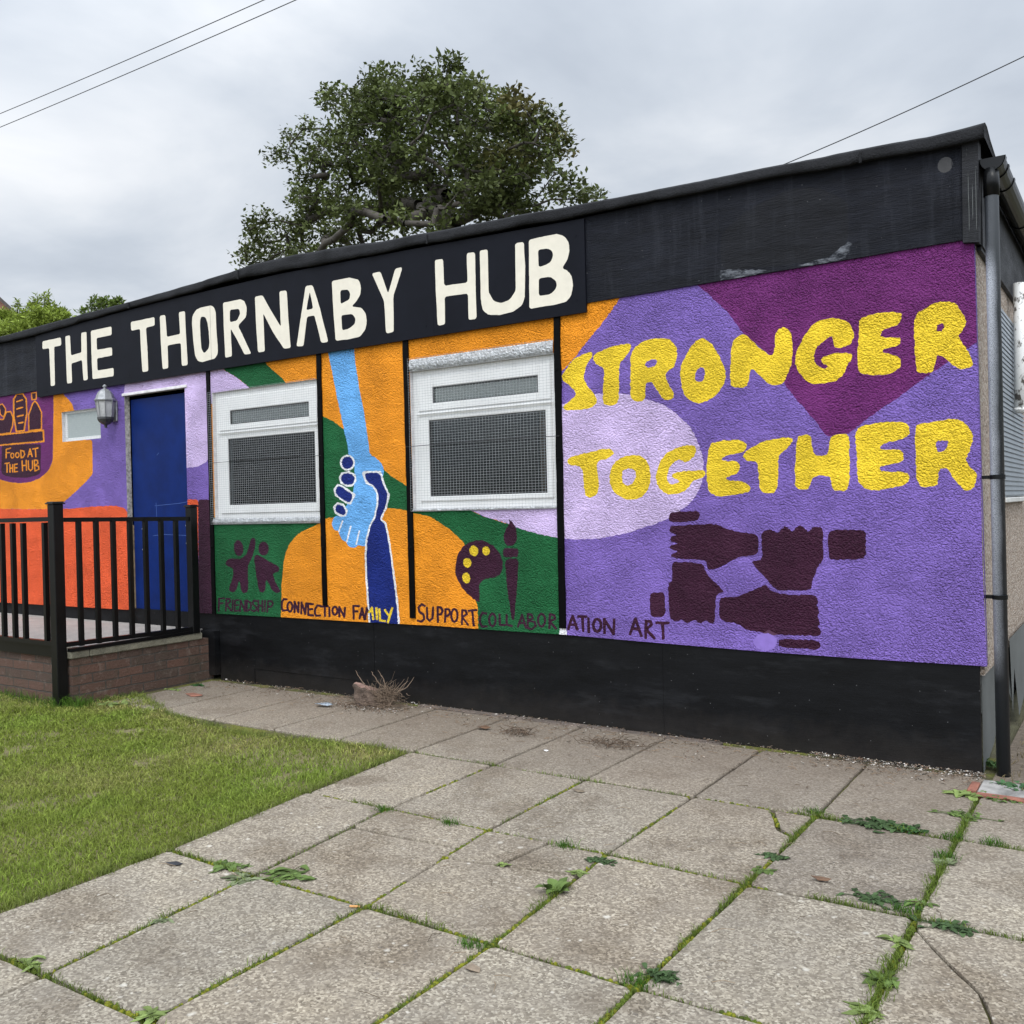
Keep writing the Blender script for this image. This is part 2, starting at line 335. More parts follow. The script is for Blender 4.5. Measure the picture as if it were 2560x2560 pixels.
def big_mesh(name, V, F, tint, m):
    # F: int array (n,k) all same size; tint (n,3)
    me = bpy.data.meshes.new(name); n, k = F.shape
    og = Vector(((V[:, 0].min()+V[:, 0].max())/2, (V[:, 1].min()+V[:, 1].max())/2, V[:, 2].min()))
    me.vertices.add(len(V)); me.vertices.foreach_set('co', (V-np.array(og)).astype('f').ravel())
    me.loops.add(n*k); me.loops.foreach_set('vertex_index', F.astype('i').ravel())
    me.polygons.add(n); me.polygons.foreach_set('loop_start', np.arange(0, n*k, k, dtype='i'))
    me.update(calc_edges=True)
    at = me.attributes.new('tint', 'FLOAT_COLOR', 'FACE'); at.data.foreach_set('color', np.c_[tint, np.ones(n)].astype('f').ravel())
    me.materials.append(m); me.validate()
    o = bpy.data.objects.new(name, me); COL.objects.link(o); o.location = og; ORG[o.name] = og
    return o
def reorigin(o, parent):
    # move a top-level big mesh under a thing
    d = ORG[o.name]-ORG[parent.name]; o.parent = parent; o.location = d

# ------------------------------------------------------------------ paint work: planar subdivision of a surface by painted outlines
def parse(txt):
    out = []
    for ln in txt.strip().split('\n'):
        m, *ps = ln.split('|')
        out.append((m, [[tuple(map(float, q.split(','))) for q in p.split()] for p in ps]))
    return out
def chaikin(p, lim, it=2):
    for _ in range(it):
        q = []
        for i in range(len(p)):
            a, b = Vector(p[i]), Vector(p[(i+1) % len(p)]); l = (b-a).length
            t = min(.25, lim/max(l, 1e-6)); q += [tuple(a.lerp(b, t)), tuple(a.lerp(b, 1-t))]
        p = q; lim *= .6
    return p
def rough_edge(p, step, amp, rg):
    q = []
    for i in range(len(p)):
        a, b = Vector(p[i]), Vector(p[(i+1) % len(p)]); d = b-a; l = d.length
        if l < 1e-5: continue
        n = max(1, int(l/step)); nv = Vector((-d.y, d.x))/l
        for j in range(n):
            c = a+d*(j/n)+nv*(rg.uniform(-amp, amp)); q.append((c.x, c.y))
    return q
def area(p): return sum(a[0]*b[1]-b[0]*a[1] for a, b in zip(p, p[1:]+p[:1]))/2
def paint_sheet(outline, holes, items, base, Y):
    V = []; F = []; tag = []
    def put(p, tg):
        if area(p) < 0: p = p[::-1]
        b = len(V); V.extend(Vector(q) for q in p); F.append(list(range(b, b+len(p)))); tag.append(tg)
    put(outline, ('wall', None))
    for h in holes: put(h, ('hole', None))
    for k, (m, ps) in enumerate(items):
        put(ps[0], ('p', k))
        for h in ps[1:]: put(h, ('n', k))
    vo, eo, fo, ov, oe, of = delaunay_2d_cdt(V, [], F, 1, 1e-5)
    res = []
    for f, src in zip(fo, of):
        tg = [tag[i] for i in src]
        if ('wall', None) not in tg or ('hole', None) in tg: continue
        neg = {k for t_, k in tg if t_ == 'n'}
        ks = [k for t_, k in tg if t_ == 'p' and k not in neg]
        res.append((f, items[max(ks)][0] if ks else base))
    return [(v.x, Y, v.y) for v in vo], res
MURAL = parse('''orange|-2.568,2.856 -2.062,2.783 -2.068,2.748 -2.191,2.615 -2.336,2.482 -2.405,2.414 -2.511,2.327 -2.584,2.283
plum|-1.558,2.795 -1.533,2.752 -1.495,2.727 -1.445,2.669 -1.357,2.580 -1.288,2.478 -1.257,2.429 -1.169,2.348 -1.093,2.281 -1.014,2.107 -0.949,2.014 -0.867,1.914 -0.795,1.812 -0.778,1.792 -0.657,1.805 -0.588,1.865 -0.420,1.970 -0.301,2.050 -0.209,2.111 -0.144,2.148 -0.057,2.208 0.002,2.239 0.051,2.260 0.061,2.812 -0.079,2.838
lilac|-2.517,2.112 -2.403,2.140 -2.253,2.161 -2.084,2.152 -1.966,2.121 -1.853,2.084 -1.764,2.047 -1.677,1.978 -1.602,1.902 -1.561,1.819 -1.527,1.717 -1.522,1.624 -1.535,1.555 -1.580,1.475 -1.647,1.415 -1.758,1.346 -1.873,1.307 -2.048,1.255 -2.251,1.222 -2.413,1.214 -2.561,1.222 -2.721,1.252 -2.863,1.286 -2.965,1.322 -3.069,1.351 -3.174,1.378 -3.288,1.425 -3.380,1.464 -3.374,1.642 -2.573,2.116
orange|-6.082,2.790 -2.508,2.781 -2.521,2.331 -2.526,2.118 -2.542,2.114 -3.374,1.642 -3.380,1.464 -3.288,1.425 -3.174,1.378 -3.069,1.351 -2.965,1.322 -2.863,1.286 -2.721,1.252 -2.561,1.222 -2.548,1.219 -2.545,0.543 -3.248,0.544 -6.087,0.510
lilac|-6.094,2.756 -5.998,2.753 -5.885,2.679 -5.737,2.606 -5.594,2.515 -5.448,2.421 -5.451,2.354 -6.108,2.407
green|-5.997,2.764 -5.885,2.679 -5.737,2.606 -5.594,2.515 -5.497,2.425 -5.020,2.384 -5.141,2.510 -5.187,2.553 -5.285,2.619 -5.369,2.686 -5.411,2.752
green|-6.105,1.406 -4.764,1.417 -4.766,1.353 -4.884,1.317 -5.009,1.274 -5.092,1.225 -5.158,1.159 -5.204,1.070 -5.227,0.961 -5.246,0.828 -5.250,0.712 -5.272,0.515 -6.141,0.507
green|-4.727,2.200 -4.636,2.162 -4.564,2.122 -4.496,2.077 -4.311,1.953 -4.093,1.744 -4.030,1.699 -3.948,1.656 -3.822,1.587 -3.827,1.420 -3.858,1.424 -3.955,1.446 -4.070,1.454 -4.183,1.451 -4.350,1.398 -4.563,1.401 -4.716,1.384 -4.783,1.372 -4.753,2.212
green|-3.834,1.465 -3.344,1.464 -3.288,1.425 -3.174,1.378 -3.069,1.351 -2.965,1.322 -2.863,1.286 -2.721,1.252 -2.561,1.222 -2.545,1.219 -2.533,0.543 -3.245,0.535 -3.245,0.763 -3.293,0.812 -3.345,1.186 -3.398,1.229 -3.476,1.287 -3.573,1.340 -3.654,1.385 -3.736,1.401 -3.835,1.411
lilac|-7.329,2.650 -7.293,2.749 -6.072,2.772 -6.122,1.927 -6.200,1.884 -6.310,1.861 -6.428,1.859 -6.529,1.863 -6.504,2.475 -7.351,2.583
coral|-11.043,1.551 -9.625,1.553 -9.098,1.538 -8.629,1.534 -8.308,1.528 -8.122,1.534 -7.909,1.542 -7.675,1.543 -7.500,1.540 -7.388,1.520 -7.325,1.472 -7.265,1.402 -7.305,0.491 -11.107,0.438
orange|-8.533,2.766 -8.360,2.750 -8.349,2.685 -8.239,2.611 -8.198,2.571 -8.173,2.518 -8.141,2.451 -8.152,2.212 -7.872,2.196 -7.881,1.858 -8.049,1.761 -8.364,1.610 -8.541,1.540 -8.629,1.534 -9.098,1.538 -9.625,1.553 -11.043,1.551 -11.009,2.149 -9.973,2.099 -9.853,1.962 -9.608,1.869 -9.395,1.834 -9.219,1.818 -9.014,1.821 -8.809,1.860 -8.657,1.927 -8.577,2.033 -8.559,2.266 -8.539,2.538 -8.532,2.684
plum|-10.966,2.915 -8.517,2.785 -8.532,2.684 -8.539,2.538 -8.559,2.266 -8.577,2.033 -8.657,1.927 -8.809,1.860 -9.014,1.821 -9.219,1.818 -9.395,1.834 -9.608,1.869 -9.853,1.962 -9.973,2.099 -11.009,2.149
coral|-6.450,1.577 -6.284,1.573 -6.331,0.409 -6.499,0.400
darkplum|-6.287,1.573 -6.120,1.569 -6.089,0.475 -6.323,0.463
darkplum|-8.785,2.207 -8.806,1.915 -8.857,1.889 -9.079,1.869 -9.321,1.879 -9.498,1.904 -9.576,1.936 -9.553,2.241
darkplum|-9.656,2.353 -8.735,2.347 -8.731,2.231 -9.662,2.241
orange|-9.669,2.346 -9.655,2.344 -8.734,2.338 -8.722,2.340 -8.724,2.353 -8.736,2.355 -9.657,2.361 -9.671,2.360
orange|-8.747,2.354 -8.750,2.347 -8.746,2.232 -8.742,2.225 -8.719,2.224 -8.716,2.231 -8.720,2.346 -8.723,2.353
orange|-8.719,2.238 -8.732,2.240 -9.663,2.250 -9.676,2.249 -9.675,2.235 -9.661,2.233 -8.730,2.223 -8.718,2.225
orange|-9.649,2.233 -9.645,2.241 -9.639,2.352 -9.642,2.359 -9.669,2.361 -9.672,2.354 -9.678,2.242 -9.675,2.235
darkplum|-9.665,2.526 -9.502,2.515 -9.445,2.587 -9.356,2.590 -9.306,2.520 -9.321,2.436 -9.374,2.360 -9.674,2.360
orange|-9.676,2.522 -9.665,2.520 -9.503,2.508 -9.492,2.509 -9.492,2.519 -9.502,2.522 -9.665,2.533 -9.676,2.533
orange|-9.497,2.507 -9.491,2.512 -9.433,2.584 -9.432,2.589 -9.450,2.594 -9.456,2.590 -9.514,2.518 -9.516,2.513
orange|-9.453,2.581 -9.443,2.580 -9.354,2.583 -9.344,2.584 -9.347,2.595 -9.358,2.596 -9.447,2.594 -9.457,2.592
orange|-9.369,2.594 -9.367,2.588 -9.318,2.518 -9.312,2.513 -9.293,2.516 -9.295,2.522 -9.344,2.591 -9.350,2.596
orange|-9.315,2.526 -9.318,2.521 -9.333,2.437 -9.332,2.431 -9.312,2.429 -9.309,2.434 -9.294,2.518 -9.295,2.524
orange|-9.327,2.443 -9.333,2.439 -9.386,2.363 -9.387,2.357 -9.369,2.353 -9.363,2.357 -9.309,2.433 -9.308,2.438
orange|-9.365,2.365 -9.376,2.366 -9.675,2.366 -9.685,2.365 -9.684,2.354 -9.673,2.353 -9.373,2.353 -9.363,2.355
orange|-9.664,2.353 -9.661,2.359 -9.652,2.526 -9.655,2.531 -9.675,2.533 -9.678,2.527 -9.687,2.361 -9.684,2.355
darkplum|-9.588,2.674 -9.515,2.682 -9.454,2.626 -9.463,2.579 -9.501,2.540 -9.564,2.573
orange|-9.594,2.669 -9.585,2.669 -9.512,2.676 -9.504,2.678 -9.509,2.687 -9.518,2.688 -9.591,2.680 -9.599,2.678
orange|-9.527,2.684 -9.524,2.679 -9.463,2.623 -9.456,2.619 -9.441,2.623 -9.444,2.628 -9.506,2.684 -9.513,2.688
orange|-9.461,2.631 -9.464,2.627 -9.474,2.580 -9.473,2.575 -9.456,2.573 -9.452,2.577 -9.443,2.624 -9.444,2.629
orange|-9.467,2.585 -9.473,2.582 -9.511,2.543 -9.513,2.538 -9.497,2.533 -9.491,2.537 -9.453,2.576 -9.451,2.580
orange|-9.489,2.539 -9.494,2.543 -9.557,2.577 -9.565,2.580 -9.577,2.573 -9.572,2.569 -9.508,2.536 -9.500,2.533
orange|-9.555,2.568 -9.554,2.573 -9.577,2.674 -9.581,2.679 -9.598,2.679 -9.599,2.674 -9.575,2.573 -9.572,2.568
darkplum|-9.254,2.369 -9.295,2.538 -9.286,2.716 -9.224,2.764 -9.109,2.757 -9.044,2.696 -9.038,2.547 -9.101,2.367
orange|-9.242,2.363 -9.240,2.369 -9.281,2.538 -9.285,2.544 -9.307,2.544 -9.309,2.538 -9.268,2.369 -9.264,2.363
orange|-9.284,2.531 -9.281,2.537 -9.272,2.715 -9.274,2.721 -9.296,2.723 -9.300,2.717 -9.309,2.539 -9.306,2.532
orange|-9.283,2.707 -9.274,2.711 -9.212,2.759 -9.208,2.764 -9.227,2.772 -9.235,2.768 -9.297,2.721 -9.301,2.715
orange|-9.235,2.758 -9.223,2.756 -9.109,2.750 -9.098,2.751 -9.098,2.763 -9.110,2.765 -9.224,2.771 -9.236,2.770
orange|-9.125,2.761 -9.121,2.754 -9.055,2.693 -9.047,2.688 -9.028,2.693 -9.032,2.699 -9.098,2.760 -9.106,2.766
orange|-9.055,2.703 -9.057,2.697 -9.051,2.547 -9.048,2.541 -9.026,2.540 -9.024,2.546 -9.030,2.695 -9.033,2.701
orange|-9.046,2.554 -9.051,2.549 -9.115,2.369 -9.114,2.362 -9.093,2.359 -9.088,2.365 -9.024,2.545 -9.025,2.551
orange|-9.091,2.373 -9.102,2.374 -9.255,2.377 -9.267,2.375 -9.265,2.363 -9.253,2.362 -9.101,2.359 -9.089,2.361
orange|-9.236,2.676 -9.224,2.676 -9.109,2.685 -9.099,2.687 -9.104,2.699 -9.116,2.700 -9.231,2.691 -9.242,2.688
orange|-9.240,2.598 -9.228,2.597 -9.113,2.607 -9.103,2.609 -9.108,2.621 -9.120,2.622 -9.235,2.612 -9.246,2.610
orange|-9.235,2.518 -9.222,2.518 -9.104,2.524 -9.094,2.526 -9.098,2.538 -9.110,2.539 -9.228,2.533 -9.239,2.530
orange|-9.211,2.446 -9.199,2.445 -9.115,2.448 -9.104,2.450 -9.108,2.462 -9.120,2.463 -9.204,2.460 -9.214,2.458
darkplum|-9.009,2.361 -9.005,2.526 -8.924,2.636 -8.876,2.662 -8.831,2.628 -8.759,2.535 -8.768,2.360
orange|-9.000,2.355 -8.998,2.360 -8.993,2.525 -8.995,2.530 -9.014,2.532 -9.016,2.526 -9.021,2.361 -9.019,2.356
orange|-8.999,2.518 -8.993,2.523 -8.913,2.633 -8.912,2.639 -8.930,2.643 -8.935,2.639 -9.016,2.529 -9.017,2.523
orange|-8.924,2.628 -8.916,2.631 -8.867,2.657 -8.862,2.661 -8.876,2.669 -8.885,2.667 -8.933,2.641 -8.938,2.636
orange|-8.889,2.663 -8.885,2.658 -8.840,2.625 -8.832,2.621 -8.817,2.627 -8.822,2.632 -8.867,2.665 -8.875,2.669
orange|-8.843,2.632 -8.841,2.627 -8.769,2.533 -8.763,2.528 -8.746,2.531 -8.748,2.537 -8.820,2.630 -8.826,2.635
orange|-8.768,2.541 -8.770,2.536 -8.779,2.361 -8.777,2.355 -8.758,2.354 -8.756,2.359 -8.747,2.534 -8.749,2.539
orange|-8.759,2.365 -8.768,2.366 -9.010,2.367 -9.020,2.366 -9.019,2.356 -9.008,2.354 -8.767,2.353 -8.757,2.355
darkplum|-8.939,2.748 -8.848,2.749 -8.852,2.680 -8.932,2.677
orange|-8.946,2.744 -8.938,2.743 -8.847,2.744 -8.839,2.745 -8.841,2.754 -8.850,2.755 -8.941,2.754 -8.949,2.752
orange|-8.856,2.755 -8.858,2.750 -8.862,2.681 -8.860,2.676 -8.844,2.675 -8.842,2.679 -8.838,2.748 -8.840,2.753
orange|-8.845,2.684 -8.853,2.685 -8.934,2.683 -8.942,2.682 -8.939,2.673 -8.931,2.672 -8.850,2.674 -8.842,2.676
orange|-8.924,2.672 -8.922,2.677 -8.929,2.748 -8.931,2.752 -8.948,2.753 -8.949,2.749 -8.943,2.678 -8.940,2.673
orange|-9.460,2.091 -9.457,2.097 -9.453,2.188 -9.455,2.194 -9.475,2.195 -9.478,2.189 -9.483,2.098 -9.480,2.092
orange|-9.473,2.182 -9.462,2.182 -9.372,2.192 -9.363,2.195 -9.368,2.205 -9.379,2.205 -9.469,2.195 -9.478,2.193
orange|-9.477,2.145 -9.466,2.144 -9.395,2.144 -9.385,2.145 -9.386,2.156 -9.397,2.157 -9.468,2.157 -9.479,2.156
orange|-9.188,2.169 -9.190,2.164 -9.183,2.083 -9.180,2.077 -9.161,2.077 -9.159,2.083 -9.165,2.163 -9.168,2.169
orange|-9.177,2.076 -9.167,2.077 -9.125,2.084 -9.116,2.087 -9.123,2.097 -9.134,2.096 -9.175,2.089 -9.184,2.086
orange|-9.126,2.083 -9.119,2.087 -9.090,2.113 -9.087,2.118 -9.104,2.124 -9.111,2.120 -9.140,2.094 -9.143,2.088
orange|-9.089,2.112 -9.089,2.118 -9.104,2.152 -9.109,2.157 -9.128,2.156 -9.128,2.150 -9.112,2.115 -9.107,2.110
orange|-9.103,2.154 -9.112,2.157 -9.174,2.170 -9.184,2.171 -9.190,2.161 -9.181,2.158 -9.119,2.145 -9.109,2.144
orange|-9.034,2.081 -9.029,2.085 -8.984,2.165 -8.983,2.170 -9.002,2.174 -9.007,2.169 -9.052,2.090 -9.052,2.084
orange|-9.007,2.171 -9.007,2.166 -8.970,2.086 -8.965,2.081 -8.947,2.083 -8.947,2.088 -8.984,2.168 -8.989,2.173
orange|-9.031,2.107 -9.021,2.106 -8.966,2.107 -8.957,2.109 -8.958,2.119 -8.969,2.120 -9.023,2.119 -9.033,2.118
orange|-8.953,2.159 -8.943,2.158 -8.841,2.163 -8.832,2.165 -8.835,2.175 -8.845,2.176 -8.947,2.171 -8.956,2.169
orange|-8.904,2.171 -8.906,2.165 -8.900,2.080 -8.897,2.075 -8.878,2.075 -8.876,2.080 -8.882,2.165 -8.885,2.171
orange|-9.507,2.032 -9.496,2.031 -9.411,2.035 -9.400,2.037 -9.403,2.047 -9.414,2.048 -9.500,2.044 -9.510,2.043
orange|-9.465,2.046 -9.468,2.040 -9.473,1.941 -9.470,1.936 -9.450,1.935 -9.448,1.940 -9.443,2.039 -9.445,2.045
orange|-9.409,2.030 -9.411,2.024 -9.412,1.942 -9.409,1.937 -9.390,1.936 -9.387,1.942 -9.386,2.023 -9.389,2.029
orange|-9.352,2.027 -9.355,2.022 -9.359,1.940 -9.357,1.935 -9.337,1.934 -9.334,1.940 -9.330,2.021 -9.332,2.026
orange|-9.410,1.976 -9.400,1.975 -9.343,1.977 -9.333,1.978 -9.335,1.989 -9.345,1.990 -9.402,1.989 -9.412,1.987
orange|-9.242,2.029 -9.253,2.029 -9.309,2.026 -9.319,2.024 -9.316,2.014 -9.305,2.013 -9.249,2.016 -9.239,2.018
orange|-9.317,2.026 -9.319,2.020 -9.324,1.939 -9.321,1.933 -9.302,1.933 -9.299,1.938 -9.295,2.019 -9.297,2.025
orange|-9.319,1.933 -9.309,1.932 -9.245,1.937 -9.236,1.939 -9.240,1.950 -9.250,1.950 -9.314,1.945 -9.323,1.943
orange|-9.319,1.977 -9.309,1.975 -9.259,1.975 -9.249,1.976 -9.250,1.987 -9.261,1.988 -9.310,1.988 -9.320,1.987
orange|-9.165,2.056 -9.168,2.050 -9.163,1.944 -9.160,1.938 -9.141,1.938 -9.139,1.943 -9.143,2.050 -9.146,2.056
orange|-9.086,2.058 -9.088,2.052 -9.086,1.948 -9.084,1.942 -9.065,1.942 -9.063,1.947 -9.064,2.052 -9.067,2.057
orange|-9.161,1.994 -9.150,1.993 -9.075,1.993 -9.065,1.995 -9.066,2.005 -9.076,2.006 -9.152,2.006 -9.162,2.005
orange|-9.045,2.050 -9.047,2.045 -9.045,1.961 -9.042,1.956 -9.023,1.955 -9.021,1.961 -9.024,2.044 -9.026,2.050
orange|-9.047,1.962 -9.041,1.957 -9.008,1.937 -9.000,1.933 -8.986,1.940 -8.991,1.945 -9.024,1.965 -9.033,1.968
orange|-9.002,1.933 -8.992,1.935 -8.951,1.952 -8.945,1.957 -8.956,1.965 -8.966,1.963 -9.007,1.946 -9.014,1.942
orange|-8.949,1.952 -8.946,1.957 -8.942,2.046 -8.944,2.051 -8.963,2.052 -8.966,2.047 -8.970,1.958 -8.968,1.953
orange|-8.902,1.928 -8.900,1.933 -8.908,2.048 -8.911,2.054 -8.930,2.054 -8.932,2.049 -8.924,1.934 -8.921,1.928
orange|-8.931,2.044 -8.922,2.042 -8.861,2.035 -8.851,2.036 -8.849,2.046 -8.858,2.048 -8.918,2.055 -8.928,2.054
orange|-8.870,2.047 -8.871,2.042 -8.866,2.008 -8.863,2.003 -8.845,2.003 -8.843,2.009 -8.848,2.042 -8.851,2.047
orange|-8.851,2.016 -8.861,2.014 -8.915,1.998 -8.923,1.995 -8.913,1.985 -8.903,1.987 -8.849,2.003 -8.842,2.006
orange|-8.921,1.989 -8.912,1.986 -8.846,1.974 -8.836,1.974 -8.831,1.984 -8.840,1.986 -8.906,1.999 -8.916,1.999
orange|-8.853,1.986 -8.854,1.980 -8.849,1.949 -8.846,1.943 -8.828,1.944 -8.826,1.949 -8.831,1.981 -8.834,1.986
orange|-8.832,1.956 -8.842,1.955 -8.917,1.940 -8.925,1.937 -8.918,1.927 -8.908,1.927 -8.833,1.943 -8.825,1.946
orange|-9.319,2.120 -9.323,2.116 -9.330,2.101 -9.330,2.096 -9.313,2.093 -9.309,2.097 -9.303,2.113 -9.303,2.118
orange|-9.320,2.106 -9.327,2.103 -9.344,2.094 -9.348,2.090 -9.336,2.084 -9.328,2.086 -9.312,2.095 -9.307,2.099
orange|-9.327,2.094 -9.336,2.096 -9.355,2.097 -9.364,2.096 -9.365,2.087 -9.356,2.086 -9.336,2.085 -9.327,2.085
orange|-9.343,2.090 -9.348,2.095 -9.363,2.105 -9.370,2.108 -9.383,2.103 -9.379,2.098 -9.364,2.088 -9.356,2.085
orange|-9.361,2.097 -9.361,2.102 -9.366,2.118 -9.370,2.123 -9.386,2.122 -9.387,2.117 -9.382,2.101 -9.378,2.096
orange|-9.370,2.112 -9.366,2.116 -9.359,2.131 -9.359,2.136 -9.376,2.139 -9.380,2.134 -9.387,2.119 -9.387,2.114
orange|-9.369,2.126 -9.362,2.129 -9.345,2.137 -9.341,2.141 -9.353,2.148 -9.361,2.146 -9.377,2.137 -9.382,2.133
orange|-9.362,2.137 -9.353,2.136 -9.334,2.135 -9.325,2.135 -9.324,2.145 -9.333,2.146 -9.353,2.147 -9.362,2.147
orange|-9.346,2.142 -9.341,2.137 -9.326,2.127 -9.319,2.124 -9.306,2.129 -9.310,2.133 -9.325,2.144 -9.333,2.147
orange|-9.328,2.134 -9.329,2.130 -9.323,2.114 -9.320,2.109 -9.303,2.110 -9.303,2.115 -9.308,2.131 -9.311,2.135
orange|-9.217,2.121 -9.221,2.117 -9.229,2.102 -9.229,2.097 -9.213,2.094 -9.209,2.098 -9.201,2.113 -9.201,2.118
orange|-9.218,2.106 -9.226,2.104 -9.244,2.095 -9.249,2.091 -9.237,2.084 -9.229,2.087 -9.211,2.095 -9.207,2.099
orange|-9.227,2.095 -9.236,2.097 -9.258,2.098 -9.267,2.097 -9.267,2.088 -9.258,2.087 -9.237,2.085 -9.228,2.086
orange|-9.246,2.091 -9.250,2.096 -9.267,2.106 -9.275,2.109 -9.287,2.103 -9.283,2.099 -9.266,2.088 -9.258,2.086
orange|-9.265,2.098 -9.265,2.103 -9.271,2.119 -9.274,2.124 -9.291,2.123 -9.291,2.118 -9.285,2.102 -9.282,2.097
orange|-9.275,2.112 -9.271,2.117 -9.263,2.132 -9.263,2.136 -9.279,2.139 -9.284,2.135 -9.291,2.120 -9.291,2.115
orange|-9.274,2.127 -9.266,2.129 -9.248,2.138 -9.243,2.142 -9.255,2.149 -9.263,2.147 -9.281,2.138 -9.286,2.134
orange|-9.265,2.138 -9.256,2.136 -9.234,2.135 -9.226,2.136 -9.225,2.145 -9.234,2.147 -9.255,2.148 -9.264,2.147
orange|-9.246,2.142 -9.242,2.138 -9.225,2.127 -9.217,2.124 -9.205,2.130 -9.210,2.134 -9.226,2.145 -9.234,2.147
orange|-9.227,2.135 -9.227,2.130 -9.222,2.114 -9.218,2.110 -9.201,2.111 -9.201,2.116 -9.207,2.131 -9.211,2.136
skyblue|-4.652,2.718 -4.359,2.711 -4.369,2.674 -4.363,2.609 -4.327,2.400 -4.289,2.244 -4.253,2.037 -4.233,1.865 -4.175,1.843 -4.125,1.802 -4.093,1.763 -4.098,1.713 -4.131,1.626 -4.230,1.210 -4.265,1.171 -4.325,1.161 -4.368,1.177 -4.395,1.158 -4.439,1.148 -4.488,1.164 -4.499,1.197 -4.543,1.210 -4.574,1.249 -4.580,1.286 -4.630,1.286 -4.652,1.328 -4.645,1.374 -4.617,1.400 -4.536,1.405 -4.498,1.482 -4.426,1.532 -4.405,1.635 -4.392,1.763 -4.407,1.841 -4.458,1.876 -4.456,1.921 -4.503,2.105 -4.558,2.317 -4.613,2.557 -4.644,2.691
white|-4.540,1.369 -4.544,1.365 -4.587,1.278 -4.587,1.273 -4.575,1.270 -4.572,1.275 -4.529,1.361 -4.528,1.366
white|-4.454,1.325 -4.457,1.320 -4.505,1.199 -4.505,1.194 -4.493,1.191 -4.490,1.196 -4.442,1.317 -4.442,1.322
white|-4.365,1.288 -4.368,1.284 -4.404,1.181 -4.404,1.177 -4.392,1.174 -4.389,1.179 -4.353,1.281 -4.353,1.286
white|-4.417,1.827 -4.424,1.816 -4.429,1.798 -4.429,1.786 -4.400,1.781 -4.393,1.791 -4.388,1.810 -4.388,1.821
white|-4.415,1.810 -4.426,1.802 -4.441,1.787 -4.446,1.776 -4.421,1.764 -4.410,1.772 -4.396,1.787 -4.391,1.798
white|-4.420,1.795 -4.435,1.791 -4.456,1.781 -4.467,1.773 -4.450,1.754 -4.435,1.758 -4.415,1.768 -4.404,1.776
white|-4.433,1.782 -4.449,1.783 -4.473,1.780 -4.488,1.776 -4.482,1.755 -4.466,1.754 -4.442,1.756 -4.428,1.761
white|-4.451,1.775 -4.465,1.780 -4.489,1.785 -4.505,1.785 -4.512,1.764 -4.498,1.759 -4.474,1.754 -4.458,1.754
white|-4.472,1.773 -4.482,1.782 -4.502,1.794 -4.517,1.799 -4.535,1.782 -4.524,1.773 -4.505,1.761 -4.490,1.756
white|-4.492,1.778 -4.497,1.790 -4.510,1.806 -4.522,1.815 -4.547,1.804 -4.543,1.793 -4.529,1.777 -4.518,1.768
white|-4.509,1.790 -4.508,1.801 -4.512,1.820 -4.518,1.831 -4.548,1.829 -4.549,1.817 -4.545,1.798 -4.539,1.787
white|-4.519,1.805 -4.512,1.815 -4.507,1.834 -4.507,1.845 -4.537,1.851 -4.543,1.840 -4.549,1.822 -4.548,1.810
white|-4.521,1.821 -4.510,1.829 -4.495,1.844 -4.490,1.855 -4.515,1.868 -4.527,1.860 -4.541,1.845 -4.546,1.834
white|-4.516,1.837 -4.501,1.841 -4.480,1.850 -4.469,1.858 -4.486,1.877 -4.501,1.873 -4.521,1.864 -4.532,1.855
white|-4.503,1.849 -4.487,1.848 -4.463,1.851 -4.448,1.855 -4.454,1.877 -4.470,1.878 -4.494,1.875 -4.508,1.871
white|-4.485,1.857 -4.471,1.851 -4.447,1.846 -4.431,1.846 -4.424,1.867 -4.438,1.872 -4.462,1.877 -4.478,1.878
white|-4.464,1.858 -4.454,1.849 -4.434,1.837 -4.419,1.832 -4.402,1.849 -4.412,1.858 -4.431,1.870 -4.446,1.875
white|-4.443,1.853 -4.439,1.841 -4.426,1.825 -4.415,1.816 -4.389,1.827 -4.394,1.838 -4.407,1.854 -4.418,1.863
white|-4.427,1.842 -4.428,1.830 -4.424,1.811 -4.418,1.800 -4.389,1.803 -4.388,1.815 -4.392,1.833 -4.398,1.844
white|-4.539,1.686 -4.528,1.694 -4.507,1.722 -4.503,1.734 -4.530,1.744 -4.540,1.736 -4.561,1.708 -4.565,1.696
white|-4.536,1.716 -4.520,1.716 -4.455,1.725 -4.441,1.729 -4.447,1.751 -4.463,1.751 -4.528,1.743 -4.542,1.738
white|-4.480,1.735 -4.468,1.726 -4.411,1.701 -4.395,1.698 -4.381,1.716 -4.393,1.724 -4.450,1.750 -4.465,1.753
white|-4.418,1.723 -4.420,1.712 -4.413,1.673 -4.408,1.662 -4.379,1.664 -4.377,1.676 -4.383,1.714 -4.389,1.725
white|-4.397,1.690 -4.410,1.683 -4.444,1.651 -4.450,1.641 -4.427,1.627 -4.415,1.634 -4.381,1.666 -4.374,1.676
white|-4.415,1.654 -4.430,1.656 -4.479,1.655 -4.494,1.652 -4.493,1.630 -4.477,1.628 -4.428,1.629 -4.413,1.632
white|-4.457,1.645 -4.469,1.653 -4.523,1.677 -4.538,1.680 -4.553,1.661 -4.541,1.653 -4.487,1.630 -4.472,1.626
white|-4.514,1.656 -4.514,1.668 -4.526,1.704 -4.534,1.715 -4.563,1.710 -4.563,1.698 -4.550,1.662 -4.543,1.651
white|-4.602,1.594 -4.590,1.601 -4.561,1.631 -4.555,1.642 -4.580,1.655 -4.592,1.647 -4.621,1.617 -4.627,1.607
white|-4.596,1.632 -4.582,1.626 -4.543,1.616 -4.527,1.615 -4.518,1.635 -4.531,1.642 -4.571,1.652 -4.587,1.653
white|-4.559,1.627 -4.548,1.618 -4.423,1.550 -4.409,1.545 -4.391,1.563 -4.402,1.572 -4.526,1.640 -4.541,1.645
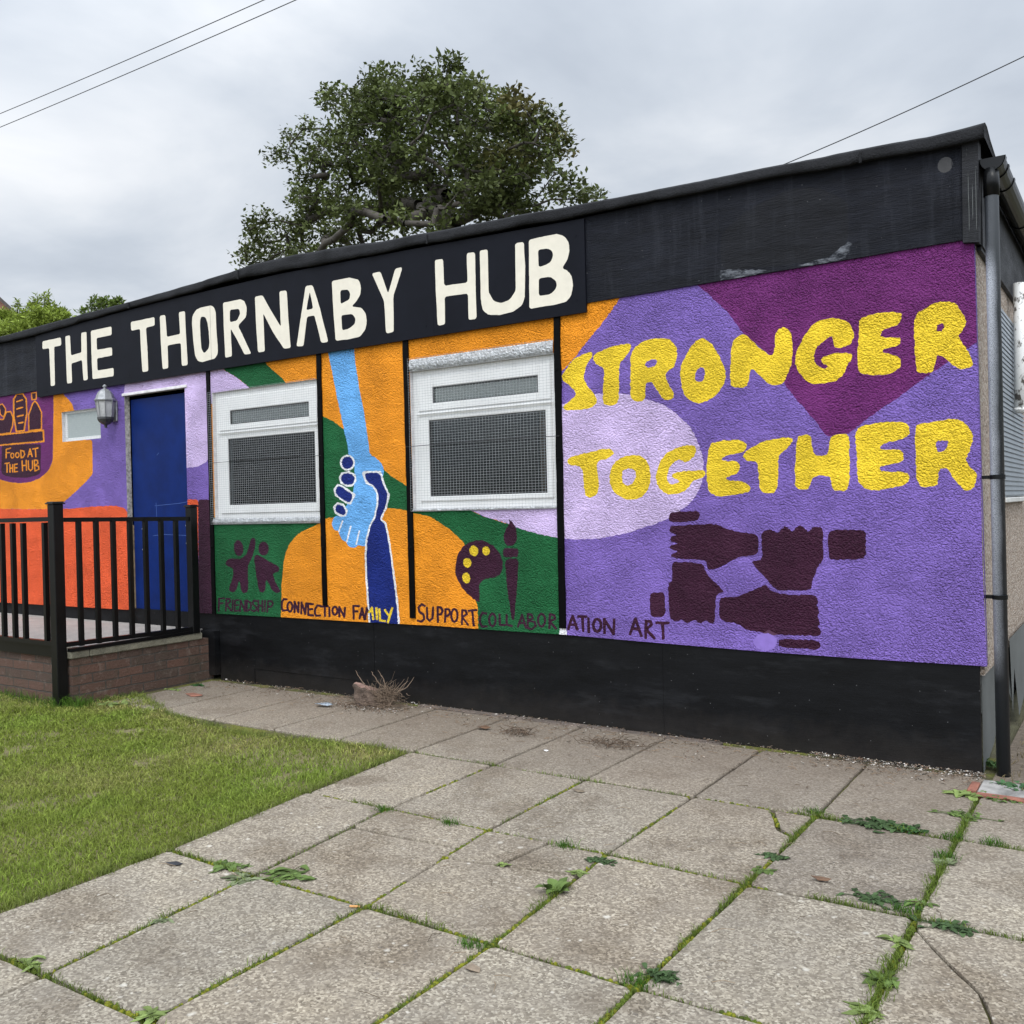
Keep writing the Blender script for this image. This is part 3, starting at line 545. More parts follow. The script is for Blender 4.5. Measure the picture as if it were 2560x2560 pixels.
white|-4.418,1.576 -4.429,1.567 -4.470,1.510 -4.474,1.498 -4.447,1.488 -4.437,1.497 -4.396,1.554 -4.392,1.566
white|-4.434,1.510 -4.448,1.516 -4.486,1.526 -4.502,1.527 -4.511,1.506 -4.498,1.500 -4.459,1.490 -4.443,1.489
white|-4.471,1.515 -4.481,1.524 -4.583,1.580 -4.598,1.584 -4.616,1.567 -4.606,1.558 -4.503,1.502 -4.488,1.497
white|-4.577,1.559 -4.576,1.571 -4.587,1.612 -4.593,1.623 -4.623,1.619 -4.624,1.607 -4.613,1.566 -4.607,1.555
white|-4.617,1.453 -4.603,1.460 -4.568,1.485 -4.559,1.495 -4.581,1.510 -4.595,1.504 -4.630,1.479 -4.638,1.469
white|-4.601,1.487 -4.586,1.481 -4.537,1.472 -4.521,1.471 -4.513,1.492 -4.527,1.498 -4.577,1.508 -4.593,1.508
white|-4.553,1.489 -4.548,1.478 -4.513,1.434 -4.501,1.426 -4.476,1.437 -4.481,1.448 -4.516,1.492 -4.527,1.500
white|-4.506,1.455 -4.514,1.445 -4.527,1.417 -4.528,1.405 -4.500,1.398 -4.492,1.409 -4.479,1.437 -4.478,1.449
white|-4.497,1.426 -4.513,1.426 -4.548,1.421 -4.563,1.416 -4.557,1.394 -4.541,1.394 -4.506,1.399 -4.491,1.404
white|-4.524,1.412 -4.536,1.419 -4.591,1.441 -4.606,1.444 -4.621,1.424 -4.608,1.416 -4.554,1.395 -4.538,1.392
white|-4.581,1.421 -4.582,1.432 -4.598,1.473 -4.606,1.484 -4.635,1.477 -4.634,1.466 -4.618,1.425 -4.610,1.414
navy|-4.406,1.813 -4.411,1.794 -4.425,1.779 -4.446,1.770 -4.470,1.767 -4.493,1.772 -4.513,1.783 -4.526,1.800 -4.530,1.819 -4.525,1.837 -4.511,1.852 -4.490,1.862 -4.466,1.864 -4.442,1.859 -4.423,1.848 -4.410,1.832
navy|-4.545,1.701 -4.524,1.729 -4.459,1.738 -4.402,1.713 -4.395,1.674 -4.429,1.643 -4.478,1.641 -4.532,1.665
navy|-4.605,1.609 -4.576,1.639 -4.537,1.629 -4.413,1.561 -4.453,1.503 -4.492,1.513 -4.595,1.569
navy|-4.616,1.469 -4.581,1.495 -4.532,1.485 -4.497,1.441 -4.509,1.413 -4.545,1.407 -4.600,1.429
white|-4.314,1.716 -4.298,1.713 -4.136,1.711 -4.121,1.713 -4.121,1.736 -4.137,1.739 -4.298,1.741 -4.314,1.739
white|-4.155,1.734 -4.154,1.722 -4.124,1.635 -4.116,1.624 -4.088,1.629 -4.088,1.641 -4.119,1.728 -4.126,1.739
white|-4.125,1.645 -4.123,1.633 -4.075,1.549 -4.066,1.540 -4.039,1.548 -4.042,1.560 -4.089,1.643 -4.098,1.653
white|-4.070,1.569 -4.077,1.558 -4.105,1.464 -4.104,1.452 -4.076,1.447 -4.069,1.458 -4.041,1.552 -4.041,1.563
white|-4.093,1.477 -4.103,1.468 -4.159,1.387 -4.163,1.375 -4.137,1.365 -4.127,1.374 -4.071,1.455 -4.067,1.466
white|-4.161,1.389 -4.161,1.377 -4.155,1.356 -4.148,1.345 -4.119,1.350 -4.119,1.362 -4.125,1.383 -4.132,1.394
white|-4.158,1.357 -4.149,1.348 -4.111,1.325 -4.097,1.320 -4.078,1.337 -4.088,1.346 -4.125,1.369 -4.139,1.375
white|-4.117,1.345 -4.117,1.333 -4.088,1.219 -4.081,1.208 -4.053,1.213 -4.052,1.225 -4.081,1.338 -4.088,1.349
white|-4.086,1.232 -4.088,1.220 -4.068,1.082 -4.062,1.071 -4.033,1.074 -4.031,1.086 -4.052,1.224 -4.057,1.235
white|-4.066,1.094 -4.068,1.082 -4.041,0.894 -4.035,0.883 -4.007,0.887 -4.005,0.899 -4.031,1.086 -4.037,1.097
white|-4.039,0.906 -4.041,0.894 -4.021,0.745 -4.016,0.734 -3.987,0.738 -3.985,0.749 -4.005,0.899 -4.010,0.910
white|-4.018,0.757 -4.021,0.745 -4.008,0.558 -4.003,0.547 -3.974,0.550 -3.971,0.562 -3.985,0.749 -3.989,0.760
white|-3.974,0.572 -3.989,0.574 -4.269,0.560 -4.285,0.556 -4.285,0.534 -4.269,0.532 -3.990,0.546 -3.975,0.550
white|-4.253,0.536 -4.250,0.548 -4.261,0.739 -4.265,0.750 -4.295,0.748 -4.299,0.735 -4.288,0.544 -4.284,0.533
white|-4.264,0.727 -4.261,0.739 -4.271,0.943 -4.276,0.954 -4.306,0.952 -4.309,0.940 -4.299,0.736 -4.294,0.724
white|-4.275,0.930 -4.271,0.942 -4.274,1.095 -4.279,1.107 -4.309,1.106 -4.312,1.094 -4.309,0.940 -4.305,0.929
white|-4.280,1.082 -4.274,1.094 -4.262,1.209 -4.265,1.221 -4.295,1.222 -4.300,1.210 -4.312,1.095 -4.310,1.083
white|-4.271,1.196 -4.263,1.206 -4.225,1.308 -4.225,1.320 -4.253,1.326 -4.261,1.315 -4.299,1.213 -4.300,1.201
white|-4.237,1.296 -4.227,1.305 -4.173,1.381 -4.169,1.392 -4.196,1.403 -4.206,1.394 -4.260,1.318 -4.264,1.306
white|-4.179,1.373 -4.172,1.384 -4.138,1.497 -4.138,1.509 -4.167,1.514 -4.174,1.504 -4.208,1.390 -4.208,1.378
white|-4.141,1.489 -4.137,1.501 -4.140,1.577 -4.144,1.588 -4.173,1.588 -4.177,1.576 -4.174,1.500 -4.170,1.489
white|-4.138,1.572 -4.142,1.583 -4.183,1.635 -4.194,1.644 -4.220,1.633 -4.215,1.621 -4.174,1.569 -4.163,1.561
white|-4.178,1.632 -4.190,1.641 -4.257,1.668 -4.273,1.671 -4.287,1.652 -4.275,1.644 -4.207,1.616 -4.192,1.613
white|-4.247,1.648 -4.248,1.660 -4.280,1.731 -4.288,1.742 -4.317,1.735 -4.316,1.723 -4.284,1.652 -4.275,1.641
navy|-4.298,1.727 -4.136,1.725 -4.106,1.638 -4.059,1.555 -4.087,1.461 -4.143,1.380 -4.137,1.359 -4.099,1.336 -4.070,1.222 -4.050,1.084 -4.023,0.897 -4.003,0.747 -3.989,0.560 -4.269,0.546 -4.280,0.737 -4.290,0.941 -4.293,1.095 -4.281,1.210 -4.243,1.312 -4.190,1.387 -4.156,1.500 -4.158,1.576 -4.199,1.628 -4.266,1.656
darkplum|-5.704,1.146 -5.705,1.122 -5.713,1.100 -5.728,1.083 -5.746,1.074 -5.768,1.072 -5.789,1.079 -5.807,1.093 -5.820,1.113 -5.826,1.137 -5.825,1.161 -5.817,1.183 -5.802,1.200 -5.783,1.209 -5.762,1.211 -5.741,1.204 -5.723,1.189 -5.710,1.169
darkplum|-5.387,1.140 -5.391,1.120 -5.403,1.102 -5.421,1.089 -5.442,1.081 -5.465,1.081 -5.486,1.088 -5.503,1.101 -5.514,1.119 -5.517,1.139 -5.512,1.160 -5.500,1.178 -5.482,1.191 -5.461,1.198 -5.438,1.198 -5.417,1.191 -5.400,1.178 -5.390,1.160
darkplum|-5.944,1.010 -5.920,1.044 -5.839,1.054 -5.737,1.050 -5.668,1.089 -5.602,1.225 -5.573,1.235 -5.545,1.210 -5.566,1.127 -5.602,1.052 -5.649,0.999 -5.656,0.931 -5.653,0.878 -5.657,0.787 -5.680,0.759 -5.725,0.758 -5.753,0.784 -5.760,0.860 -5.778,0.852 -5.804,0.783 -5.850,0.759 -5.896,0.765 -5.907,0.788 -5.857,0.873 -5.838,0.950 -5.865,0.977 -5.922,0.982
darkplum|-5.567,1.090 -5.502,1.083 -5.437,1.054 -5.342,1.018 -5.268,0.990 -5.266,0.953 -5.334,0.937 -5.345,0.922 -5.316,0.856 -5.265,0.799 -5.259,0.777 -5.308,0.771 -5.361,0.789 -5.412,0.869 -5.440,0.875 -5.441,0.794 -5.470,0.767 -5.513,0.774 -5.530,0.806 -5.552,0.925 -5.570,1.015
darkplum|-6.038,0.583 -6.035,0.590 -6.026,0.699 -6.028,0.706 -6.048,0.706 -6.051,0.699 -6.060,0.590 -6.058,0.583
darkplum|-6.049,0.692 -6.038,0.691 -5.968,0.696 -5.957,0.699 -5.958,0.712 -5.969,0.712 -6.039,0.707 -6.049,0.704
darkplum|-6.050,0.648 -6.039,0.647 -5.987,0.654 -5.977,0.657 -5.979,0.670 -5.990,0.670 -6.042,0.663 -6.052,0.660
darkplum|-5.945,0.590 -5.941,0.597 -5.928,0.702 -5.930,0.709 -5.949,0.709 -5.952,0.702 -5.966,0.597 -5.964,0.590
darkplum|-5.952,0.696 -5.942,0.694 -5.900,0.692 -5.890,0.694 -5.887,0.707 -5.897,0.709 -5.939,0.710 -5.949,0.709
darkplum|-5.910,0.705 -5.910,0.698 -5.902,0.674 -5.898,0.668 -5.879,0.672 -5.878,0.679 -5.887,0.703 -5.891,0.709
darkplum|-5.887,0.685 -5.897,0.683 -5.949,0.659 -5.956,0.654 -5.946,0.644 -5.936,0.646 -5.884,0.670 -5.877,0.675
darkplum|-5.956,0.654 -5.952,0.648 -5.894,0.595 -5.886,0.591 -5.870,0.599 -5.874,0.605 -5.932,0.658 -5.940,0.662
darkplum|-5.866,0.700 -5.870,0.693 -5.880,0.600 -5.878,0.594 -5.859,0.594 -5.856,0.601 -5.845,0.693 -5.847,0.700
darkplum|-5.775,0.703 -5.785,0.703 -5.831,0.699 -5.841,0.696 -5.839,0.683 -5.829,0.683 -5.783,0.687 -5.774,0.690
darkplum|-5.839,0.697 -5.842,0.691 -5.850,0.598 -5.848,0.592 -5.829,0.592 -5.826,0.599 -5.818,0.691 -5.820,0.698
darkplum|-5.848,0.591 -5.837,0.591 -5.787,0.596 -5.777,0.599 -5.778,0.611 -5.789,0.612 -5.839,0.607 -5.849,0.604
darkplum|-5.846,0.640 -5.835,0.640 -5.790,0.644 -5.780,0.647 -5.781,0.660 -5.791,0.660 -5.837,0.656 -5.847,0.653
darkplum|-5.761,0.592 -5.758,0.599 -5.745,0.693 -5.747,0.700 -5.766,0.700 -5.769,0.693 -5.782,0.599 -5.780,0.592
darkplum|-5.769,0.697 -5.768,0.690 -5.720,0.601 -5.714,0.595 -5.696,0.601 -5.697,0.607 -5.746,0.697 -5.751,0.702
darkplum|-5.700,0.598 -5.697,0.604 -5.687,0.695 -5.688,0.702 -5.707,0.702 -5.710,0.695 -5.720,0.604 -5.719,0.597
darkplum|-5.675,0.599 -5.672,0.605 -5.664,0.696 -5.666,0.703 -5.685,0.703 -5.688,0.696 -5.696,0.605 -5.694,0.598
darkplum|-5.689,0.694 -5.682,0.689 -5.645,0.675 -5.635,0.674 -5.625,0.685 -5.632,0.689 -5.670,0.703 -5.679,0.705
darkplum|-5.650,0.686 -5.650,0.679 -5.635,0.650 -5.630,0.644 -5.612,0.649 -5.613,0.656 -5.627,0.685 -5.633,0.691
darkplum|-5.629,0.661 -5.635,0.655 -5.654,0.621 -5.655,0.614 -5.638,0.611 -5.632,0.617 -5.613,0.650 -5.612,0.657
darkplum|-5.638,0.628 -5.648,0.626 -5.688,0.612 -5.697,0.608 -5.689,0.596 -5.679,0.598 -5.639,0.612 -5.630,0.616
darkplum|-5.537,0.697 -5.545,0.701 -5.578,0.707 -5.588,0.707 -5.595,0.695 -5.586,0.692 -5.553,0.685 -5.543,0.685
darkplum|-5.582,0.709 -5.590,0.705 -5.618,0.686 -5.623,0.680 -5.610,0.671 -5.601,0.675 -5.574,0.694 -5.569,0.700
darkplum|-5.622,0.683 -5.620,0.676 -5.605,0.657 -5.599,0.652 -5.582,0.659 -5.584,0.666 -5.599,0.685 -5.606,0.689
darkplum|-5.608,0.659 -5.601,0.655 -5.569,0.641 -5.559,0.639 -5.549,0.650 -5.556,0.654 -5.588,0.668 -5.597,0.670
darkplum|-5.572,0.653 -5.574,0.646 -5.570,0.621 -5.567,0.615 -5.549,0.617 -5.547,0.624 -5.551,0.649 -5.554,0.655
darkplum|-5.556,0.631 -5.565,0.628 -5.597,0.612 -5.604,0.607 -5.593,0.597 -5.584,0.600 -5.552,0.616 -5.545,0.622
darkplum|-5.577,0.609 -5.585,0.613 -5.613,0.623 -5.623,0.624 -5.632,0.612 -5.625,0.608 -5.596,0.599 -5.586,0.598
darkplum|-5.543,0.708 -5.545,0.701 -5.549,0.608 -5.547,0.601 -5.528,0.602 -5.526,0.609 -5.522,0.702 -5.524,0.708
darkplum|-5.492,0.709 -5.495,0.703 -5.498,0.610 -5.496,0.603 -5.478,0.604 -5.475,0.611 -5.472,0.703 -5.474,0.710
darkplum|-5.545,0.649 -5.536,0.648 -5.485,0.650 -5.476,0.652 -5.475,0.665 -5.485,0.666 -5.535,0.664 -5.545,0.662
darkplum|-5.459,0.711 -5.462,0.704 -5.470,0.611 -5.468,0.605 -5.450,0.605 -5.447,0.612 -5.439,0.704 -5.441,0.711
darkplum|-5.420,0.602 -5.417,0.608 -5.400,0.702 -5.402,0.709 -5.420,0.709 -5.423,0.703 -5.439,0.609 -5.438,0.602
darkplum|-5.423,0.697 -5.414,0.695 -5.371,0.692 -5.361,0.693 -5.358,0.705 -5.367,0.707 -5.410,0.710 -5.420,0.709
darkplum|-5.381,0.703 -5.379,0.696 -5.365,0.674 -5.359,0.669 -5.343,0.675 -5.344,0.682 -5.358,0.703 -5.364,0.708
darkplum|-5.356,0.687 -5.364,0.682 -5.386,0.659 -5.390,0.652 -5.375,0.646 -5.368,0.651 -5.345,0.674 -5.342,0.680
darkplum|-5.368,0.662 -5.378,0.663 -5.421,0.658 -5.430,0.655 -5.429,0.643 -5.419,0.642 -5.376,0.647 -5.367,0.650
darkplum|-5.177,0.729 -5.188,0.732 -5.222,0.732 -5.233,0.731 -5.236,0.716 -5.225,0.714 -5.191,0.713 -5.179,0.715
darkplum|-5.225,0.734 -5.234,0.728 -5.257,0.705 -5.261,0.697 -5.244,0.689 -5.235,0.695 -5.212,0.718 -5.208,0.726
darkplum|-5.256,0.707 -5.260,0.700 -5.264,0.648 -5.263,0.640 -5.241,0.640 -5.238,0.648 -5.233,0.700 -5.235,0.708
darkplum|-5.265,0.651 -5.263,0.644 -5.249,0.622 -5.242,0.616 -5.223,0.623 -5.225,0.630 -5.239,0.652 -5.246,0.658
darkplum|-5.247,0.617 -5.236,0.617 -5.188,0.623 -5.178,0.626 -5.180,0.641 -5.191,0.641 -5.238,0.635 -5.249,0.632
darkplum|-5.090,0.611 -5.087,0.619 -5.083,0.708 -5.086,0.715 -5.107,0.715 -5.110,0.707 -5.113,0.618 -5.111,0.610
darkplum|-5.110,0.712 -5.109,0.704 -5.069,0.617 -5.063,0.610 -5.043,0.616 -5.044,0.624 -5.084,0.711 -5.090,0.717
darkplum|-5.047,0.613 -5.043,0.621 -5.036,0.705 -5.038,0.713 -5.059,0.712 -5.062,0.705 -5.069,0.620 -5.067,0.612
darkplum|-5.014,0.604 -5.011,0.612 -5.003,0.703 -5.005,0.711 -5.026,0.711 -5.029,0.703 -5.037,0.611 -5.035,0.604
darkplum|-5.029,0.708 -5.028,0.700 -4.989,0.607 -4.983,0.601 -4.963,0.606 -4.964,0.614 -5.004,0.706 -5.009,0.713
darkplum|-4.968,0.603 -4.964,0.610 -4.949,0.698 -4.950,0.705 -4.971,0.706 -4.975,0.698 -4.989,0.611 -4.988,0.603
darkplum|-4.874,0.702 -4.884,0.704 -4.941,0.705 -4.952,0.703 -4.954,0.689 -4.943,0.686 -4.887,0.686 -4.876,0.687
darkplum|-4.952,0.703 -4.955,0.695 -4.955,0.604 -4.953,0.597 -4.932,0.598 -4.930,0.606 -4.929,0.696 -4.932,0.704
darkplum|-4.955,0.598 -4.944,0.596 -4.888,0.593 -4.877,0.595 -4.874,0.609 -4.884,0.612 -4.941,0.614 -4.952,0.613
darkplum|-4.951,0.642 -4.941,0.641 -4.894,0.645 -4.883,0.648 -4.884,0.662 -4.895,0.663 -4.941,0.659 -4.952,0.657
darkplum|-4.793,0.691 -4.804,0.693 -4.836,0.694 -4.846,0.692 -4.849,0.678 -4.838,0.676 -4.806,0.675 -4.796,0.676
darkplum|-4.839,0.695 -4.847,0.689 -4.872,0.663 -4.876,0.656 -4.860,0.648 -4.851,0.654 -4.827,0.680 -4.823,0.687
darkplum|-4.871,0.666 -4.874,0.659 -4.880,0.624 -4.878,0.616 -4.858,0.616 -4.855,0.623 -4.849,0.658 -4.851,0.666
darkplum|-4.881,0.627 -4.879,0.619 -4.866,0.598 -4.859,0.592 -4.840,0.599 -4.842,0.606 -4.856,0.627 -4.862,0.633
darkplum|-4.864,0.594 -4.854,0.593 -4.807,0.597 -4.797,0.600 -4.798,0.614 -4.808,0.615 -4.854,0.611 -4.865,0.608
darkplum|-4.810,0.670 -4.799,0.669 -4.719,0.675 -4.709,0.678 -4.709,0.692 -4.720,0.693 -4.800,0.687 -4.811,0.684
darkplum|-4.764,0.687 -4.766,0.679 -4.768,0.603 -4.765,0.595 -4.745,0.596 -4.743,0.604 -4.742,0.680 -4.744,0.688
darkplum|-4.713,0.679 -4.716,0.671 -4.718,0.605 -4.716,0.598 -4.696,0.598 -4.693,0.606 -4.691,0.672 -4.693,0.680
darkplum|-4.588,0.598 -4.585,0.606 -4.582,0.683 -4.585,0.690 -4.604,0.689 -4.607,0.682 -4.609,0.605 -4.607,0.598
darkplum|-4.608,0.685 -4.605,0.678 -4.554,0.603 -4.548,0.598 -4.530,0.605 -4.533,0.612 -4.584,0.687 -4.590,0.692
darkplum|-4.535,0.600 -4.532,0.608 -4.521,0.676 -4.522,0.684 -4.542,0.684 -4.545,0.677 -4.555,0.608 -4.554,0.601
darkplum|-4.434,0.591 -4.431,0.599 -4.432,0.699 -4.434,0.706 -4.453,0.705 -4.455,0.697 -4.455,0.597 -4.452,0.590
darkplum|-4.454,0.691 -4.445,0.689 -4.386,0.688 -4.376,0.690 -4.374,0.704 -4.383,0.706 -4.442,0.707 -4.453,0.705
darkplum|-4.452,0.649 -4.442,0.647 -4.401,0.646 -4.390,0.648 -4.388,0.662 -4.398,0.664 -4.440,0.665 -4.450,0.663
darkplum|-4.375,0.592 -4.370,0.599 -4.341,0.682 -4.341,0.690 -4.359,0.692 -4.364,0.685 -4.393,0.602 -4.393,0.595
darkplum|-4.364,0.689 -4.364,0.682 -4.341,0.596 -4.337,0.589 -4.319,0.593 -4.318,0.601 -4.341,0.686 -4.345,0.693
darkplum|-4.381,0.623 -4.372,0.621 -4.338,0.623 -4.328,0.625 -4.327,0.639 -4.337,0.640 -4.371,0.639 -4.381,0.637
darkplum|-4.315,0.591 -4.311,0.598 -4.293,0.685 -4.294,0.693 -4.312,0.694 -4.316,0.686 -4.335,0.599 -4.334,0.592
darkplum|-4.317,0.689 -4.315,0.682 -4.297,0.649 -4.291,0.643 -4.274,0.650 -4.276,0.657 -4.294,0.690 -4.300,0.696
darkplum|-5.133,0.672 -5.137,0.664 -5.142,0.644 -5.141,0.637 -5.120,0.635 -5.116,0.643 -5.111,0.662 -5.112,0.670
darkplum|-5.133,0.654 -5.140,0.647 -5.152,0.633 -5.155,0.625 -5.136,0.619 -5.129,0.625 -5.117,0.640 -5.114,0.648
darkplum|-5.135,0.639 -5.146,0.637 -5.160,0.631 -5.169,0.626 -5.160,0.613 -5.149,0.615 -5.134,0.621 -5.126,0.627
darkplum|-5.140,0.627 -5.149,0.632 -5.163,0.636 -5.174,0.638 -5.184,0.624 -5.176,0.619 -5.161,0.615 -5.150,0.613
darkplum|-5.155,0.625 -5.157,0.633 -5.168,0.646 -5.175,0.652 -5.194,0.644 -5.191,0.637 -5.181,0.623 -5.174,0.617
darkplum|-5.168,0.635 -5.166,0.643 -5.170,0.663 -5.173,0.670 -5.195,0.667 -5.196,0.659 -5.193,0.640 -5.189,0.633
darkplum|-5.174,0.653 -5.170,0.660 -5.165,0.680 -5.166,0.688 -5.187,0.689 -5.191,0.681 -5.196,0.662 -5.195,0.654
darkplum|-5.174,0.670 -5.167,0.677 -5.155,0.692 -5.152,0.699 -5.171,0.706 -5.178,0.699 -5.190,0.684 -5.193,0.677
darkplum|-5.172,0.685 -5.161,0.687 -5.146,0.693 -5.138,0.699 -5.147,0.711 -5.158,0.709 -5.173,0.703 -5.181,0.698
darkplum|-5.167,0.698 -5.158,0.693 -5.144,0.688 -5.133,0.686 -5.123,0.700 -5.131,0.705 -5.146,0.710 -5.157,0.711
darkplum|-5.152,0.699 -5.149,0.692 -5.139,0.678 -5.132,0.672 -5.113,0.680 -5.116,0.687 -5.126,0.701 -5.133,0.707
darkplum|-5.139,0.689 -5.141,0.681 -5.137,0.661 -5.133,0.654 -5.113,0.657 -5.111,0.665 -5.114,0.684 -5.118,0.692
darkplum|-4.625,0.660 -4.629,0.653 -4.633,0.637 -4.633,0.629 -4.614,0.628 -4.609,0.635 -4.605,0.651 -4.606,0.658
darkplum|-4.624,0.646 -4.631,0.640 -4.642,0.628 -4.645,0.621 -4.629,0.614 -4.621,0.620 -4.611,0.632 -4.607,0.639
darkplum|-4.626,0.634 -4.636,0.632 -4.650,0.627 -4.659,0.622 -4.651,0.609 -4.641,0.611 -4.627,0.616 -4.619,0.621
darkplum|-4.632,0.623 -4.640,0.627 -4.654,0.631 -4.664,0.632 -4.672,0.619 -4.664,0.614 -4.650,0.611 -4.640,0.610
darkplum|-4.645,0.621 -4.648,0.628 -4.658,0.639 -4.665,0.644 -4.682,0.636 -4.679,0.629 -4.669,0.618 -4.662,0.612
darkplum|-4.657,0.628 -4.656,0.636 -4.659,0.651 -4.663,0.658 -4.683,0.655 -4.684,0.647 -4.681,0.632 -4.677,0.625
darkplum|-4.664,0.641 -4.659,0.648 -4.655,0.664 -4.656,0.672 -4.675,0.674 -4.679,0.666 -4.684,0.650 -4.683,0.643
darkplum|-4.665,0.655 -4.657,0.661 -4.647,0.673 -4.643,0.680 -4.659,0.687 -4.667,0.682 -4.678,0.670 -4.681,0.662
darkplum|-4.663,0.668 -4.652,0.669 -4.639,0.674 -4.630,0.679 -4.637,0.692 -4.648,0.690 -4.661,0.685 -4.670,0.680
darkplum|-4.657,0.678 -4.648,0.674 -4.635,0.670 -4.625,0.669 -4.616,0.683 -4.625,0.687 -4.638,0.691 -4.648,0.691
darkplum|-4.643,0.680 -4.640,0.673 -4.631,0.662 -4.623,0.657 -4.607,0.665 -4.610,0.672 -4.619,0.684 -4.627,0.689
darkplum|-4.631,0.673 -4.632,0.665 -4.629,0.650 -4.625,0.643 -4.606,0.646 -4.605,0.654 -4.608,0.669 -4.612,0.676
yellow|-4.278,0.644 -4.270,0.649 -4.240,0.686 -4.236,0.693 -4.252,0.700 -4.259,0.694 -4.290,0.657 -4.293,0.650
yellow|-4.259,0.696 -4.261,0.689 -4.251,0.601 -4.248,0.594 -4.229,0.597 -4.228,0.604 -4.238,0.691 -4.241,0.698
yellow|-4.214,0.696 -4.216,0.689 -4.213,0.603 -4.210,0.596 -4.192,0.598 -4.190,0.605 -4.193,0.691 -4.196,0.698
yellow|-4.183,0.688 -4.185,0.681 -4.181,0.595 -4.179,0.588 -4.160,0.590 -4.159,0.597 -4.162,0.682 -4.165,0.690
yellow|-4.181,0.590 -4.172,0.588 -4.121,0.585 -4.112,0.587 -4.109,0.600 -4.118,0.602 -4.168,0.605 -4.178,0.604
yellow|-4.130,0.681 -4.127,0.674 -4.096,0.638 -4.090,0.633 -4.074,0.641 -4.077,0.647 -4.107,0.684 -4.114,0.689
yellow|-4.050,0.705 -4.055,0.698 -4.103,0.588 -4.104,0.580 -4.087,0.577 -4.082,0.584 -4.034,0.694 -4.033,0.702
darkplum|-3.223,0.765 -3.262,0.782 -3.315,0.812 -3.377,0.867 -3.422,0.930 -3.441,0.993 -3.426,1.070 -3.392,1.134 -3.335,1.185 -3.256,1.210 -3.179,1.208 -3.104,1.179 -3.053,1.136 -3.024,1.074 -3.018,1.025 -3.038,0.975 -3.080,0.950 -3.141,0.942 -3.188,0.932 -3.219,0.909 -3.228,0.871 -3.225,0.821
yellow|-3.228,1.139 -3.229,1.122 -3.238,1.107 -3.252,1.098 -3.269,1.096 -3.286,1.101 -3.299,1.113 -3.305,1.129 -3.304,1.147 -3.295,1.162 -3.281,1.171 -3.264,1.173 -3.247,1.168 -3.234,1.156
yellow|-3.127,1.139 -3.128,1.125 -3.135,1.113 -3.148,1.105 -3.163,1.103 -3.177,1.107 -3.188,1.117 -3.193,1.131 -3.192,1.145 -3.185,1.158 -3.172,1.165 -3.158,1.167 -3.143,1.163 -3.132,1.153
yellow|-3.291,1.053 -3.292,1.037 -3.300,1.024 -3.314,1.015 -3.330,1.013 -3.345,1.018 -3.357,1.029 -3.363,1.043 -3.362,1.059 -3.354,1.073 -3.340,1.081 -3.324,1.083 -3.309,1.078 -3.297,1.068
yellow|-3.305,0.945 -3.306,0.928 -3.313,0.913 -3.326,0.904 -3.341,0.901 -3.356,0.907 -3.368,0.919 -3.374,0.935 -3.373,0.953 -3.366,0.968 -3.353,0.977 -3.338,0.979 -3.323,0.974 -3.311,0.962
darkplum|-2.964,1.359 -2.935,1.338 -2.904,1.301 -2.894,1.246 -2.900,1.198 -2.933,1.170 -2.970,1.167 -3.002,1.192 -3.009,1.241 -2.988,1.284 -2.955,1.320
darkplum|-3.012,1.148 -2.992,1.155 -2.896,1.156 -2.885,1.143 -2.889,1.100 -2.905,1.093 -3.009,1.093 -3.016,1.111
darkplum|-3.002,1.078 -2.887,1.086 -2.893,1.003 -2.904,0.880 -2.922,0.758 -2.933,0.659 -2.955,0.655 -2.970,0.756 -2.992,0.902
darkplum|-3.714,0.727 -3.721,0.732 -3.751,0.744 -3.760,0.745 -3.769,0.733 -3.762,0.728 -3.732,0.716 -3.723,0.715
darkplum|-3.756,0.746 -3.764,0.742 -3.795,0.717 -3.800,0.710 -3.788,0.701 -3.780,0.705 -3.749,0.730 -3.744,0.737
darkplum|-3.798,0.716 -3.799,0.709 -3.789,0.676 -3.785,0.670 -3.768,0.674 -3.768,0.681 -3.777,0.714 -3.781,0.720
darkplum|-3.791,0.676 -3.785,0.671 -3.748,0.653 -3.740,0.651 -3.730,0.663 -3.736,0.668 -3.772,0.686 -3.781,0.688
darkplum|-3.752,0.666 -3.753,0.658 -3.745,0.626 -3.742,0.620 -3.725,0.623 -3.724,0.630 -3.731,0.663 -3.735,0.669
darkplum|-3.733,0.638 -3.742,0.634 -3.771,0.613 -3.777,0.607 -3.765,0.597 -3.757,0.601 -3.728,0.622 -3.722,0.628
darkplum|-3.753,0.613 -3.761,0.616 -3.795,0.621 -3.804,0.620 -3.809,0.607 -3.801,0.604 -3.767,0.599 -3.757,0.599
darkplum|-3.716,0.718 -3.718,0.711 -3.717,0.635 -3.715,0.628 -3.697,0.630 -3.695,0.637 -3.696,0.712 -3.698,0.719
darkplum|-3.719,0.636 -3.714,0.630 -3.693,0.612 -3.686,0.608 -3.672,0.617 -3.677,0.623 -3.698,0.642 -3.705,0.646
darkplum|-3.686,0.608 -3.678,0.612 -3.649,0.632 -3.644,0.638 -3.655,0.648 -3.663,0.644 -3.692,0.624 -3.697,0.617
darkplum|-3.648,0.631 -3.645,0.638 -3.638,0.717 -3.639,0.724 -3.656,0.724 -3.659,0.717 -3.667,0.638 -3.665,0.631
darkplum|-3.599,0.606 -3.597,0.613 -3.596,0.722 -3.599,0.728 -3.616,0.727 -3.618,0.720 -3.618,0.611 -3.616,0.604
darkplum|-3.618,0.715 -3.609,0.713 -3.573,0.709 -3.564,0.710 -3.561,0.723 -3.569,0.725 -3.605,0.729 -3.614,0.729
